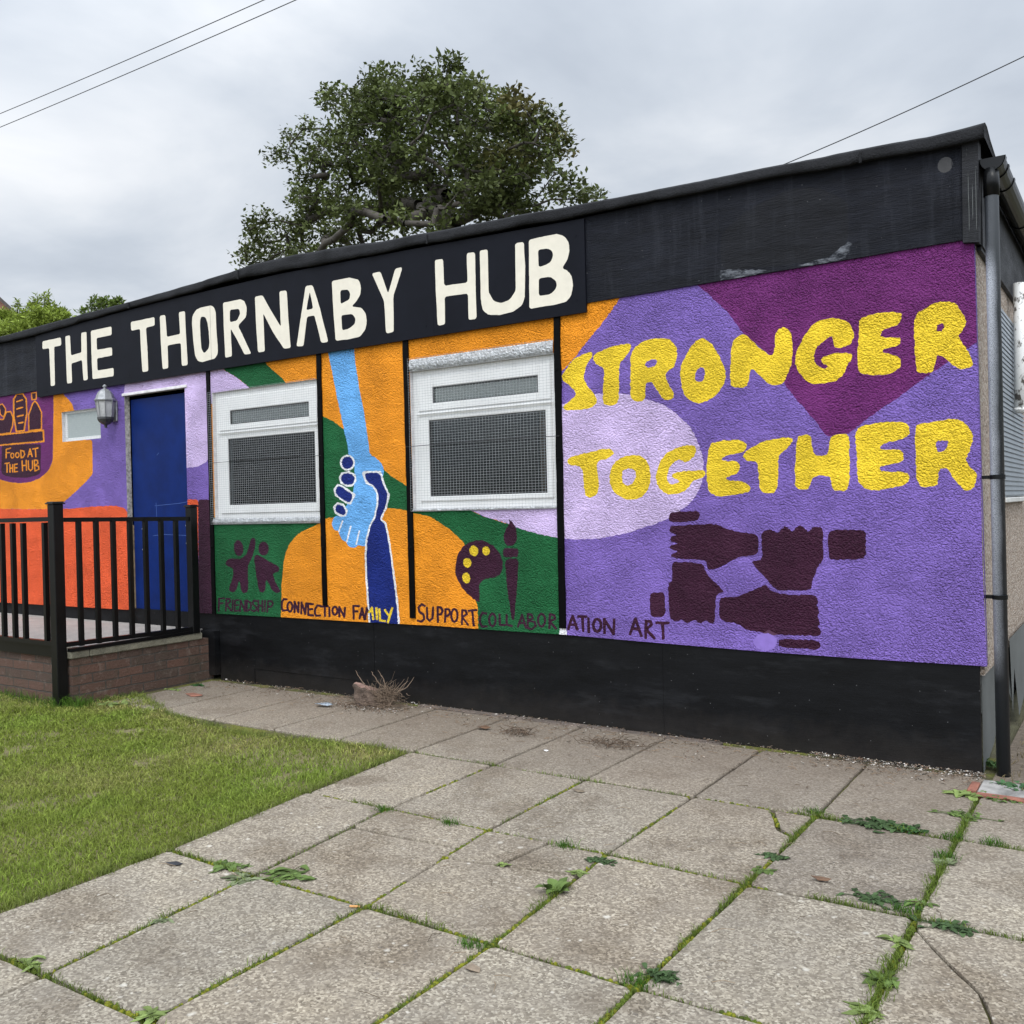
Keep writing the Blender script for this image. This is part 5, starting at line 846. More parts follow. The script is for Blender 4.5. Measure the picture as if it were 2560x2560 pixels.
SIGN = parse('''cream|-8.654,3.252 -8.317,3.251 -8.316,3.171 -8.443,3.172 -8.448,2.781 -8.524,2.780 -8.534,3.168 -8.658,3.172
cream|-8.241,3.254 -8.158,3.254 -8.150,3.052 -7.968,3.062 -7.965,3.253 -7.873,3.252 -7.879,2.978 -7.874,2.784 -7.947,2.784 -7.963,2.987 -8.146,2.972 -8.143,2.778 -8.233,2.781
cream|-7.802,3.253 -7.462,3.253 -7.461,3.174 -7.711,3.172 -7.708,3.057 -7.463,3.055 -7.462,2.977 -7.712,2.975 -7.709,2.858 -7.445,2.856 -7.447,2.778 -7.794,2.782 -7.801,3.019
cream|-7.159,3.257 -6.799,3.255 -6.798,3.179 -6.929,3.174 -6.916,2.968 -6.912,2.772 -7.000,2.772 -7.013,2.979 -7.020,3.176 -7.155,3.175
cream|-6.721,3.256 -6.641,3.254 -6.625,3.053 -6.437,3.057 -6.448,3.253 -6.361,3.252 -6.356,3.038 -6.342,2.770 -6.426,2.770 -6.431,2.976 -6.621,2.975 -6.618,2.769 -6.700,2.769 -6.715,3.000
cream|-6.260,3.194 -6.210,3.240 -6.155,3.251 -6.013,3.253 -5.974,3.239 -5.946,3.187 -5.943,3.031 -5.932,2.874 -5.934,2.823 -5.972,2.788 -6.147,2.774 -6.201,2.789 -6.237,2.838 -6.259,2.982 -6.269,3.134|-6.152,3.162 -6.131,3.173 -6.084,3.160 -6.059,3.115 -6.045,3.027 -6.040,2.921 -6.055,2.880 -6.117,2.847 -6.149,2.890 -6.158,3.005 -6.161,3.102
cream|-5.848,3.253 -5.633,3.252 -5.578,3.233 -5.547,3.166 -5.561,3.093 -5.663,3.032 -5.611,2.950 -5.507,2.779 -5.591,2.779 -5.679,2.914 -5.759,3.021 -5.750,2.783 -5.837,2.780 -5.846,3.025|-5.762,3.180 -5.647,3.175 -5.630,3.132 -5.673,3.078 -5.766,3.075
cream|-5.445,3.248 -5.352,3.246 -5.247,3.095 -5.143,2.958 -5.149,3.248 -5.064,3.243 -5.052,3.012 -5.034,2.773 -5.112,2.774 -5.232,2.919 -5.349,3.095 -5.340,2.778 -5.424,2.780 -5.439,3.018
cream|-4.846,3.246 -4.767,3.242 -4.699,3.063 -4.612,2.773 -4.690,2.773 -4.756,3.001 -4.839,3.001 -4.888,2.770 -4.968,2.777 -4.909,3.007|-4.802,3.197 -4.768,3.056 -4.847,3.053
cream|-4.557,3.242 -4.369,3.240 -4.277,3.211 -4.252,3.157 -4.259,3.097 -4.301,3.049 -4.354,3.016 -4.248,2.988 -4.210,2.942 -4.201,2.880 -4.218,2.821 -4.274,2.774 -4.385,2.767 -4.532,2.771 -4.545,2.945 -4.553,3.099|-4.469,3.158 -4.390,3.151 -4.364,3.119 -4.374,3.073 -4.469,3.048|-4.466,2.962 -4.351,2.958 -4.315,2.915 -4.326,2.876 -4.382,2.849 -4.461,2.845
cream|-4.139,3.235 -4.053,3.237 -3.981,3.060 -3.904,3.236 -3.835,3.234 -3.866,3.166 -3.930,3.037 -3.935,2.767 -4.011,2.764 -4.023,3.011
cream|-3.530,3.237 -3.454,3.232 -3.450,3.038 -3.242,3.031 -3.244,3.237 -3.171,3.232 -3.172,2.990 -3.171,2.764 -3.242,2.766 -3.241,2.954 -3.448,2.961 -3.451,2.760 -3.519,2.761 -3.527,3.005
cream|-3.131,3.237 -3.062,3.233 -3.064,2.937 -3.022,2.869 -2.963,2.846 -2.889,2.857 -2.836,2.915 -2.834,3.234 -2.762,3.233 -2.756,3.047 -2.765,2.857 -2.789,2.807 -2.862,2.774 -2.980,2.766 -3.069,2.780 -3.114,2.814 -3.130,2.885
cream|-2.722,3.238 -2.621,3.240 -2.497,3.239 -2.443,3.212 -2.411,3.166 -2.408,3.107 -2.427,3.053 -2.469,3.007 -2.423,2.982 -2.394,2.937 -2.388,2.872 -2.403,2.817 -2.442,2.781 -2.523,2.775 -2.730,2.774 -2.726,3.006|-2.651,3.161 -2.568,3.155 -2.534,3.123 -2.540,3.077 -2.571,3.053 -2.650,3.042|-2.650,2.968 -2.559,2.965 -2.512,2.926 -2.514,2.880 -2.563,2.848 -2.653,2.850''')

# ================================================================== ground
mb = MB(); mb.add([(-420, -420, -.03), (420, -420, -.03), (420, 420, -.03), (-420, 420, -.03)], [(0, 1, 2, 3)])
tagobj(mb.build('ground', M_ground), kind='structure')
mb = MB(); mb.add([(-6.2, -8, -.017), (2.4, -8, -.017), (2.4, .4, -.017), (-6.2, .4, -.017)], [(0, 1, 2, 3)])
tagobj(mb.build('soil', M_joint), kind='structure')
XL = [-6.0, -5.38, -4.76, -4.15, -3.55, -2.945, -2.36, -1.765, -1.17, -.57, .012, .62, 1.22, 1.8]
YL = [-7.35, -6.45, -5.57, -4.68, -3.785, -2.885, -1.99, -1.112, -.10]
XE = {-4.68: -2.83, -3.785: -2.81, -2.885: -2.82, -1.99: -2.9, -1.112: -2.96}
pm = MB(); rg = random.Random(3)
JX = {}
WX = [(.1, -2.945), (.09, -2.36), (.075, -1.765), (.05, -1.17), (-.02, -.57), (.015, .012)]
def corner(i, j):
    if (i, j) not in JX:
        k_ = min(1., max(0., (-1.99-YL[j])/.895)); ex = 1+.6*max(0., min(1., (-2.885-YL[j])/.9))*(abs(XL[i]+2.36) < .01)
        dx = float(np.interp(XL[i], [q[1] for q in WX], [q[0] for q in WX]))*k_*ex
        JX[(i, j)] = (XL[i]+dx+rg.uniform(-.008, .008), YL[j]+rg.uniform(-.010, .010))
    return JX[(i, j)]
def add_slab(poly, tint, gap=.009, tilt=True, z=None):
    if area(poly) < 0: poly = poly[::-1]
    n = len(poly); ins = []
    for i in range(n):
        a, b, c = Vector(poly[i-1]), Vector(poly[i]), Vector(poly[(i+1) % n])
        d1 = (b-a).normalized(); d2 = (c-b).normalized(); n1 = Vector((-d1.y, d1.x)); n2 = Vector((-d2.y, d2.x))
        k = (n1+n2)/max(.35, 1+n1.dot(n2)); ins.append(b+k*gap)
    q = chaikin([tuple(v) for v in ins], .014, 1)
    q = rough_edge(q, .05, .0022, rg)
    n = len(q); cx = sum(p[0] for p in q)/n; cy = sum(p[1] for p in q)/n
    z0 = rg.uniform(-.003, .003) if z is None else z; tx, ty = rg.uniform(-.004, .004), rg.uniform(-.003, .003)
    hz = lambda p: z0+tx*(p[0]-cx)+ty*(p[1]-cy)
    sh = lambda p, k: (cx+(p[0]-cx)*(1-k), cy+(p[1]-cy)*(1-k))
    v = [(*p, -.028) for p in q]+[(*p, hz(p)-.007) for p in q]+[(*sh(p, .012), hz(p)) for p in q]
    f = [(i, (i+1) % n, n+(i+1) % n, n+i) for i in range(n)]+[(n+i, n+(i+1) % n, 2*n+(i+1) % n, 2*n+i) for i in range(n)]+[tuple(range(2*n, 3*n))]
    pm.add(v, f, 0, tint)
def jxp(x, y):      # point on the long joint nearest to x
    i = min(range(len(XL)), key=lambda i: abs(XL[i]-x)); q = sorted((corner(i, j)[1], corner(i, j)[0]) for j in range(len(YL)))
    return float(np.interp(y, [a[0] for a in q], [a[1] for a in q]))
def jyp(y, x):      # point on the cross joint nearest to y
    j = min(range(len(YL)), key=lambda j: abs(YL[j]-y)); q = [corner(i, j) for i in range(len(XL))]
    return float(np.interp(x, [a[0] for a in q], [a[1] for a in q]))
def tint():
    g = rg.uniform(.92, 1.07); h = rg.uniform(-.012, .02); return (g*(1+h), g, g*(1-h))
for i in range(len(XL)-1):
    for j in range(len(YL)-1):
        if XL[i] < -2.95 and j < 7: continue
        if XL[i] >= 0 and j == 7: continue
        a, b, c, d = corner(i, j), corner(i+1, j), corner(i+1, j+1), corner(i, j+1)
        if abs(XL[i]+2.945) < 1e-6 and j < 7:
            a = (XE.get(YL[j], -2.85), a[1]); d = (XE.get(YL[j+1], -2.85), d[1])
        t_ = tint() if (round(XL[i], 2), round(YL[j], 2)) != (-.57, -1.99) else (.80, .79, .80)
        key = (round(XL[i], 2), round(YL[j], 2))
        if key == (-2.36, -2.88):
            m1, m2 = (jxp(-2.36, -2.27), -2.27), (jxp(-1.765, -2.235), -2.235)
            add_slab([a, b, m2, (-2.05, -2.262), m1], t_, .006); add_slab([m1, (-2.05, -2.262), m2, c, d], t_, .006)
        elif key == (-1.76, -2.88):
            m1, m2, k1, k2 = (jxp(-1.765, -2.36), -2.36), (jxp(-1.17, -2.24), -2.24), (-1.49, -2.315), (-1.44, c[1])
            add_slab([a, b, m2, k1, m1], t_, .006); add_slab([m1, k1, k2, d], t_, .007); add_slab([k1, m2, c, k2], vary(t_, .93), .007)
        elif key == (-1.17, -1.99):
            k1, k2 = (-.77, c[1]), (jxp(-.57, -1.42), -1.42)
            add_slab([a, b, k2, (-.66, -1.36), k1, d], t_, .007); add_slab([k1, (-.66, -1.36), k2, c], vary(t_, .95), .012)
        elif key == (.01, -2.88):
            add_slab([a, b, (.42, -2.885), (.28, -2.42), (.1, -2.17), (a[0], -2.06)], t_, .004); add_slab([(a[0], -2.06), (.1, -2.17), (.28, -2.42), (.42, -2.885), b, c, d], vary(t_, .96), .004)
        elif key[0] == .01 and j == 6:
            add_slab([a, b, (c[0], -1.112), (d[0], -1.112)], t_)
        else: add_slab([a, b, c, d], t_)
for k in range(3): add_slab([(.015+k*.61, -1.11), (.62+k*.61, -1.11), (.62+k*.61, -.42), (.015+k*.61, -.42)], tint())
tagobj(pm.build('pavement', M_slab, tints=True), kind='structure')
mb = MB()
x = -3.75
while x < -1.45:
    x2 = min(-1.42, x+rnd.uniform(.8, 1.0)); mb.box(x+.004, x2-.004, -.096, -.03+rnd.uniform(-.012, .01), -.03, .004+rnd.uniform(-.004, .006), c=.006); x = x2
tagobj(mb.build('kerb_edging', M_edging), kind='structure')
LAWN = [(-2.83, -8), (-2.83, -3.6), (-2.83, -2.9), (-2.865, -2.4), (-2.92, -2.0), (-2.93, -1.7), (-2.97, -1.15), (-3.1, -1.13), (-3.61, -1.19), (-4.24, -1.29), (-5.15, -1.17), (-5.9, -.86), (-6.12, -.8), (-6.13, -1.31), (-12, -1.31), (-12, -8)]
mb = MB(); mb.add([(x, y, -.009) for x, y in LAWN], [tuple(range(len(LAWN)))]); tagobj(mb.build('lawn', M_thatch), kind='structure')
mb = MB(); mb.add([(.03, -.40, -.008), (5, -.40, -.008), (5, 9, -.008), (.03, 9, -.008)], [(0, 1, 2, 3)]); tagobj(mb.build('side_yard', M_soil), kind='structure')

# ================================================================== building
BL = empty('community_building', (-5, 3, 0), 'single storey building with a painted mural front, black fascia and black base boards', 'building')
BOT = [(-11.2, .528), (-9.678, .533), (-7.365, .547), (-6.085, .566), (-5.265, .572), (-4.287, .576), (-3.589, .583), (-3.247, .579), (-2.538, .579), (-1.978, .567), (-1.158, .554), (-.609, .552), (.004, .556)]
outline = BOT+[(-.006, 1.1), (-.004, 1.7), (-.01, 2.2), (-.014, 2.82), (-11.2, 2.82)]
HOLES = {'w0': (-8.39, -7.73, 2.205, 2.506), 'w1': (-6.06, -4.765, 1.385, 2.5), 'w2': (-3.815, -2.565, 1.438, 2.462), 'd': (-7.335, -6.435, .3, 2.58)}
rect = lambda h: [(h[0], h[2]), (h[1], h[2]), (h[1], h[3]), (h[0], h[3])]
items = []; rg2 = random.Random(11)
for m, ps in MURAL:
    sz = abs(area(ps[0])); small = sz < .004
    lim = .006 if small else (.028 if m in ('yellow',) else .018)
    q = [chaikin(p, lim, 1 if small else 2) for p in ps]
    q = [rough_edge(p, .02 if small else .011, .0016 if small else .0034, rg2) for p in q]
    items.append((m, q))
vs_, fs_ = paint_sheet(outline, [rect(h) for h in HOLES.values()], items, 'violet', 0.)
names = list(PM); mb = MB()
mb.v = list(vs_)
for f, m in fs_: mb.f.append(tuple(f)); mb.m.append(names.index(m)); mb.t.append((1, 1, 1))
# flip any face that does not look outwards
A_ = np.array(mb.v)
mb.f = [f if (A_[f[1]]-A_[f[0]])[0]*(A_[f[2]]-A_[f[0]])[2]-(A_[f[1]]-A_[f[0]])[2]*(A_[f[2]]-A_[f[0]])[0] > 0 else f[::-1] for f in mb.f]
def paint_at(x, z):
    r = 'violet'
    for m, ps in items:
        for p in ps[:1]:
            ins = False
            for a, b in zip(p, p[1:]+p[:1]):
                if (a[1] > z) != (b[1] > z) and x < (b[0]-a[0])*(z-a[1])/(b[1]-a[1])+a[0]: ins = not ins
            if ins: r = m
    return names.index(r)
x = -11.2; bx = [p[0] for p in BOT]; bz = [p[1] for p in BOT]
while x < .004:      # painted lower lip of the render
    x2 = min(.004, x+.06); za, zb = np.interp(x, bx, bz), np.interp(x2, bx, bz); o1 = rnd.uniform(0, .006)
    if not -7.335 < x < -6.435:
        mb.add([(x, 0, za), (x, .04, za-.004-o1), (x2, .04, zb-.004-o1), (x2, 0, zb)], [(0, 1, 2, 3)], paint_at(x+.03, za+.03))
    x = x2
mb.add([(.004, 0, .556), (.004, .04, .556), (-.014, .04, 2.82), (-.014, 0, 2.82)], [(0, 1, 2, 3)], names.index('violet'))
nW = len(names)
for k, (x0, x1, z0, z1) in HOLES.items():
    d = .055; mi = nW if k == 'd' else nW+1
    mb.add([(x0, 0, z0), (x0, d, z0), (x0, d, z1), (x0, 0, z1)], [(0, 1, 2, 3)], mi)
    mb.add([(x1, 0, z0), (x1, d, z0), (x1, d, z1), (x1, 0, z1)], [(3, 2, 1, 0)], mi)
    mb.add([(x0, 0, z0), (x1, 0, z0), (x1, d, z0), (x0, d, z0)], [(0, 1, 2, 3)], mi)
    mb.add([(x0, 0, z1), (x1, 0, z1), (x1, d, z1), (x0, d, z1)], [(3, 2, 1, 0)], mi)
mural = mb.build('painted_wall', [PM[k] for k in names]+[M_rough, M_trim], BL)
# shell behind the paint: back, far end, floor and inner partition
mb = MB()
mb.box(-11.2, -.05, 6.9, 7.0, 0, 3.2); mb.box(-11.2, -11.1, .06, 6.9, 0, 3.2); mb.box(-11.1, -.05, .06, 6.9, .36, .4); mb.box(-11.1, -.05, .06, 6.9, 2.9, 2.96)
mb.box(-11.1, -.05, 2.6, 2.66, .4, 2.9)
mb.build('inner_room', M_dark, BL)
# skirting
mb = MB()
def skirt(x0, x1, z0, z1, y=.016): mb.box(x0+.0015, x1-.0015, y, y+.03, z0, z1)
skirt(-6.06, -5.62, -.03, .575); skirt(-5.62, -4.25, .115, .578, .014); skirt(-5.62, -4.25, -.03, .115, .02); skirt(-4.25, -1.83, -.028, .59, .015)
skirt(-1.83, -.03, -.022, .57, .011); skirt(-11.2, -6.06, .02, .56, .03)
mb.box(-6.26, -6.075, -.03, .03, .03, .415); 
mb.build('skirting', M_skirt, BL)
# side wall
mb = MB(); mb.box(-.06, -.012, .041, 9., .5, 3.2)
mb.build('side_wall', M_pebble, BL)
mb = MB()
mb.add([(-.028, .05, .58), (-.028, 3.2, .58), (-.028, 3.2, .17), (-.028, 2.3, .22), (-.028, 1.35, .12), (-.028, 1.22, .2), (-.028, .62, .13), (-.028, .5, .05), (-.028, .3, .02), (-.028, .05, -.02)], [tuple(range(10))])
mb.add([(.006, .98, .57), (.006, 3.2, .57), (.006, 3.2, .05), (.006, 1.9, .12), (.006, 1.42, .02), (.006, 1.2, .36), (.006, 1.08, .1)], [tuple(range(7))])
mb.box(-.06, -.03, .05, 9, .3, .57)
mb.build('side_skirting', M_greyboard, BL)
mb = MB(); mb.box(-.06, .012, .06, 9, 2.72, 3.16); mb.build('side_fascia', M_wood, BL)
# fascia with its dull patch
fo = [(-11.2, 2.755), (-8.86, 2.764), (-2.31, 2.757), (-1.39, 2.762), (-.691, 2.766), (-.062, 2.771), (-.062, 3.28), (-.6, 3.31), (-11.2, 3.33)]
fi = [('patch', [rough_edge(chaikin([(-1.3832, 3.0282), (-1.2324, 3.1373), (-1.0236, 3.2112), (-.8435, 3.2163), (-.6369, 3.0953), (-.6375, 2.8576), (-.7975, 2.7834), (-1.0816, 2.7967), (-1.3777, 2.8248)], .03), .03, .006, rg2)]),
      ('smear', [rough_edge([(-1.383, 2.82), (-1.33, 2.825), (-1.25, 2.805), (-1.15, 2.79), (-1.08, 2.775), (-1.16, 2.766), (-1.25, 2.764), (-1.387, 2.763)], .02, .006, rg2)]),
      ('smear', [rough_edge([(-.92, 2.775), (-.83, 2.79), (-.74, 2.80), (-.68, 2.84), (-.645, 2.86), (-.62, 2.85), (-.64, 2.81), (-.66, 2.775), (-.8, 2.768)], .02, .006, rg2)]),
      *[('patch', [[(xa-.003, za), (xb-.003, zb3), (xb+.003, zb3), (xa+.003, za)]]) for xa, za, xb, zb3 in ((-.43, 3.16, -.41, 3.12), (-.41, 3.12, -.37, 3.085), (-.37, 3.085, -.335, 3.08), (-.50, 3.06, -.51, 2.98), (-.51, 2.98, -.525, 2.94), (-.545, 3.08, -.52, 3.085), (-1.28, 3.14, -1.25, 3.16))],
      ('disc', [[(-.1407+.037*math.cos(t), 3.177+.041*math.sin(t)) for t in np.linspace(0, 6.1, 16)]])]
v_, f_ = paint_sheet(fo, [], fi, 'base', -.012)
nm = ['base', 'patch', 'smear', 'disc']; mb = MB(); mb.v = list(v_)
for f, m in f_: mb.f.append(tuple(f)); mb.m.append(nm.index(m)); mb.t.append((1, 1, 1))
A_ = np.array(mb.v)
mb.f = [f if (A_[f[1]]-A_[f[0]])[0]*(A_[f[2]]-A_[f[0]])[2]-(A_[f[1]]-A_[f[0]])[2]*(A_[f[2]]-A_[f[0]])[0] > 0 else f[::-1] for f in mb.f]
for a, b in zip(fo[:5], fo[1:6]): mb.add([(a[0], -.012, a[1]), (b[0], -.012, b[1]), (b[0], .05, b[1]), (a[0], .05, a[1])], [(3, 2, 1, 0)])
# butt joints between the boards
for xj in (-1.392, -.108): mb.box(xj-.0015, xj+.0015, -.0135, -.012, 2.765, 3.30)
fas = mb.build('fascia', [M_fascia, M_patch, M_smear, M_disc], BL)
mb = MB(); mb.prism_y([(-.062, 2.752), (.012, 2.744), (.02, 3.27), (-.057, 3.30)], -.03, .06); mb.box(-.02, .02, .06, .4, 2.74, 3.2)
for x, z0, z1 in ((-.03, 2.80, 3.0), (-.031, 2.95, 3.12), (-.012, 2.86, 3.06), (.004, 2.80, 3.14), (-.035, 3.2, 3.24)): mb.prism_y([(x-.0016, z0), (x+.0008, z0+.03), (x+.0014, z0*.4+z1*.6), (x+.0002, z1), (x-.001, z1-.05)], -.0308, -.03, 1)
mb.build('end_board', [M_wood, M_greyboard], BL)
# roof edge of folded felt
CT = [(-11.2, 3.37), (-9.528, 3.404), (-8.249, 3.435), (-7.113, 3.458), (-6.088, 3.491), (-5.863, 3.501), (-5.44, 3.532), (-5.094, 3.525), (-4.624, 3.509), (-4.019, 3.47), (-3.582, 3.452), (-3.014, 3.435), (-2.691, 3.422), (-2.017, 3.395), (-1.479, 3.383), (-.598, 3.36), (-.52, 3.356), (-.218, 3.347), (.051, 3.351)]
CB = [(-11.2, 3.29), (-9.533, 3.322), (-8.863, 3.324), (-7.43, 3.375), (-6.092, 3.404), (-5.775, 3.42), (-5.184, 3.408), (-4.778, 3.39), (-3.869, 3.366), (-3.561, 3.358), (-2.926, 3.342), (-2.242, 3.315), (-1.481, 3.304), (-.941, 3.291), (-.611, 3.271), (-.067, 3.255), (.051, 3.253)]
mb = MB(); N = 320; rows = []
for i in range(N+1):
    x = -11.2+11.251*i/N
    zt = np.interp(x, [p[0] for p in CT], [p[1] for p in CT]); zb = np.interp(x, [p[0] for p in CB], [p[1] for p in CB])
    nz = mnoise.noise(Vector((x*3.1, 0, 0)))*.010+mnoise.noise(Vector((x*25, 2, 0)))*.002+mnoise.noise(Vector((x*11, 5, 0)))*.0035; ny = mnoise.noise(Vector((x*5, 9, 0)))*.01+mnoise.noise(Vector((x*17, 9, 0)))*.004
    zt += nz*.6; zb += nz+.004*(1 if (int(x*1.7) % 3 == 0) else 0)
    h = zt-zb
    rows.append([(x, -.018, zb+.004), (x, -.058+ny*1.1, zb), (x, -.052+ny*1.8, zb+h*.33), (x, -.050+ny*1.6, zb+h*.7), (x, -.042+ny*.5, zt-.018), (x, -.015, zt-.003), (x, .06, zt), (x, .18, zt-.03), (x, .5, zt-.07), (x, 7.1, zt-.16)])
k = len(rows[0]); mb.v = [p for r in rows for p in r]
mb.f = [(i*k+j, (i+1)*k+j, (i+1)*k+j+1, i*k+j+1) for i in range(N) for j in range(k-1)]; mb.f.append(tuple(range(N*k, N*k+k)))
mb.m = [0]*len(mb.f); mb.t = [(1, 1, 1)]*len(mb.f)
mb.build('roof', M_felt, BL, smooth=True)
for xs in (-7.15, -5.62, -3.58, -.56):
    zt = np.interp(xs, [p[0] for p in CT], [p[1] for p in CT]); zb = np.interp(xs, [p[0] for p in CB], [p[1] for p in CB])
    mb = MB(); mb.prism_y([(xs-.004, zb-.003), (xs+.012, zb-.002), (xs+.01, zt-.03), (xs, zt-.03)], -.0625, -.03); mb.build('felt_lap', M_felt, BL)
# cover strips
for xa, xb, w_, zb_ in ((-6.1, -6.1, .046, .56), (-4.745, -4.745, .048, .69), (-3.845, -3.838, .05, .63), (-2.531, -2.543, .05, .622)):
    mb = MB(); q = 26; L = []; Rr = []
    for i in range(q+1):
        t = i/q; xc = xb+(xa-xb)*t; z = zb_+(2.74-zb_)*t; j = mnoise.noise(Vector((z*6, xa, 0)))*.004
        L.append((xc-w_/2+j, z)); Rr.append((xc+w_/2+mnoise.noise(Vector((z*7, xa, 3)))*.004, z))
    for i in range(q): mb.prism_y([L[i], Rr[i], Rr[i+1], L[i+1]], -.012+.002*mnoise.noise(Vector((i*.7, xa, 1))), .002)
    for z in (1.15, 1.75, 2.35): mb.lathe((xb, -.012, z), [(.001, 0)], 3) if 0 else mb.box(xb-.012, xb+.012, -.018, -.008, z-.012, z+.012, c=.004)
    mb.build('cover_strip', M_stripbl, BL)
# windows
def wire_mesh(x0, x1, z0, z1, y, dx, dz, r, parent, sag=.006):
    mb = MB(); nx = max(2, int((x1-x0)/dx)); nz = max(2, int((z1-z0)/dz)); rg = random.Random(int(-x0*100))
    off = lambda x, z: y+sag*mnoise.noise(Vector((x*3, z*3, x0)))
    for i in range(nx+1):
        x = x0+(x1-x0)*i/nx
        mb.tube([(x+.002*mnoise.noise(Vector((x*9, z*4, 1))), off(x, z), z) for z in np.linspace(z0, z1, 9)], r, 4, cap=False)
    for i in range(nz+1):
        z = z0+(z1-z0)*i/nz
        mb.tube([(x, off(x, z)-r*1.6, z+.002*mnoise.noise(Vector((x*4, z*9, 1)))) for x in np.linspace(x0, x1, 9)], r, 4, cap=False)
    return mb.build('wire_mesh', M_wire, parent)
def window(hole, tp, lp, mesh, flash_top=None, flash_bot=None):
    x0, x1, z0, z1 = hole; fr = MB(); yf = .03
    def bar(a, b, c, d, y=yf, dep=.04, ch=.004): fr.box(a, b, y, y+dep, c, d, c=ch)
    # outer frame, transom, then the two sashes standing a little proud
    bar(x0, x0+.062, z0, z1); bar(x1-.045, x1, z0, z1); bar(x0+.062, x1-.045, z0, z0+.06); bar(x0+.062, x1-.045, z1-.055, z1); bar(x0+.062, x1-.045, 2.115, 2.165)
    for (a, b, c, d), zlo, zhi in ((tp, 2.165, z1-.055), (lp, z0+.06, 2.115)):
        L, Rt = x0+.058, x1-.041; y = yf-.012
        fr.box(L, a, y, y+.03, zlo-.004, zhi+.004, c=.005); fr.box(b, Rt, y, y+.03, zlo-.004, zhi+.004, c=.005)
        fr.box(a, b, y+.0015, y+.03, zlo-.004, c, c=.004); fr.box(a, b, y+.0015, y+.03, d, zhi+.004, c=.004)
    fr.box(x0+.05, x1-.03, yf-.03, yf-.013, 2.132, 2.147, c=.004)
    f = fr.build('window', M_pvc, BL)
    for (a, b, c, d), m in ((tp, M_glassm), (lp, M_glass)):
        g = MB(); g.box(a-.004, b+.004, yf+.010, yf+.016, c-.004, d+.004); g.build('glass_pane', m, f)
        g = MB(); y = yf-.0135
        for q in ((a, a+.007, c, d), (b-.007, b, c, d), (a+.007, b-.007, c, c+.007), (a+.007, b-.007, d-.007, d)): g.box(q[0], q[1], yf-.002, yf+.009, q[2], q[3])
        g.build('gasket', M_gasket, f)
    wire_mesh(*mesh, -.02, .0262, .0190, .00085, f)
    for fl in (flash_top, flash_bot):
        if fl:
            g = MB(); n = 40; a, b, c, d = fl
            for i in range(n):
                xa, xb = a+(b-a)*i/n, a+(b-a)*(i+1)/n
                o = [.006*mnoise.noise(Vector((x*14, c, 2))) for x in (xa, xb)]
                g.add([(xa, -.012+o[0], c), (xb, -.012+o[1], c), (xb, -.016+o[1], (c+d)/2), (xa, -.016+o[0], (c+d)/2), (xb, -.006, d), (xa, -.006, d), (xa, .0, c), (xb, .0, c)], [(0, 1, 2, 3), (3, 2, 4, 5), (6, 7, 1, 0)])
            g.build('flashing', M_foil, f, smooth=True)
    return f
w1 = window(HOLES['w1'], (-5.86, -4.90, 2.21, 2.33), (-5.895, -4.84, 1.513, 2.087), (-6.095, -4.775, 1.35, 2.503), None, (-6.08, -4.77, 1.348, 1.40))
w2 = window(HOLES['w2'], (-3.625, -2.71, 2.213, 2.332), (-3.665, -2.655, 1.53, 2.09), (-3.818, -2.563, 1.424, 2.553), (-3.81, -2.565, 2.462, 2.548), (-3.81, -2.565, 1.424, 1.442))
for f, xa, xb, z in ((w1, -6.12, -4.74, 1.885), (w2, -3.86, -2.53, 1.905)):
    g = MB(); g.tube([(xa, -.014, z), (xa+.4, -.027, z+.004), (xb-.35, -.026, z+.006), (xb, -.014, z)], .0022, 5); g.build('tie_wire', M_cable, f)
g = MB(); g.box(-2.735, -2.69, .07, .12, 1.45, 2.12); g.build('wooden_post', plain('brown_post', (.30, .17, .09), .6), BL)
g = MB(); g.box(-8.39, -7.73, .03, .06, 2.205, 2.24, c=.004); g.box(-8.39, -7.73, .03, .06, 2.485, 2.506, c=.004); g.box(-8.39, -8.35, .03, .06, 2.24, 2.485, c=.004); g.box(-7.76, -7.73, .03, .06, 2.24, 2.485, c=.004)
w0 = g.build('window', M_pvc, BL)
g = MB(); g.box(-8.355, -7.755, .04, .046, 2.236, 2.488); g.build('glass_pane', M_obscure, w0)
wire_mesh(-8.39, -7.735, 2.21, 2.5, .006, .0262, .019, .00085, w0, .002)
# door
g = MB(); g.box(-7.31, -6.437, .05, .09, .49, 2.545, c=.003)
g.box(-7.31, -6.437, .042, .05, .452, .5, c=.003)
for pl in ([(-6.98, 1.53), (-6.62, 1.545), (-6.47, 1.56)], [(-7.02, 1.25), (-6.85, 1.262), (-6.5, 1.25)], [(-6.96, 1.56), (-6.955, 1.40)], [(-6.93, 2.0), (-6.9, 2.02)], [(-6.94, .8), (-6.93, .55)]):
    for (xa, za), (xb, zb2) in zip(pl[:-1], pl[1:]):
        L_ = math.hypot(xb-xa, zb2-za); nx_, nz_ = -(zb2-za)/L_*.0022, (xb-xa)/L_*.0022; g.prism_y([(xa-nx_, za-nz_), (xb-nx_, zb2-nz_), (xb+nx_, zb2+nz_), (xa+nx_, za+nz_)], .0495, .0505, 1)
door = g.build('door', [M_doorb, plain('scuffed_blue', (.03, .075, .25), .5, 30, .3, .1)], BL)
M_screw = plain('dull_steel', (.35, .37, .42), .4, metal=.6)
for x, z in ((-7.18, 1.315), (-7.12, 1.318), (-7.18, 1.12), (-7.12, 1.122), (-6.53, 1.34), (-6.49, 1.343), (-6.53, 1.18), (-6.49, 1.183)): g = MB(); g.box(x-.006, x+.006, .046, .052, z-.006, z+.006, c=.002); g.build('screw_head', M_screw, door)
g = MB(); g.box(-7.335, -7.312, .02, .085, .41, 1.35, c=.004); g.box(-7.335, -6.437, .045, .09, .37, .45)
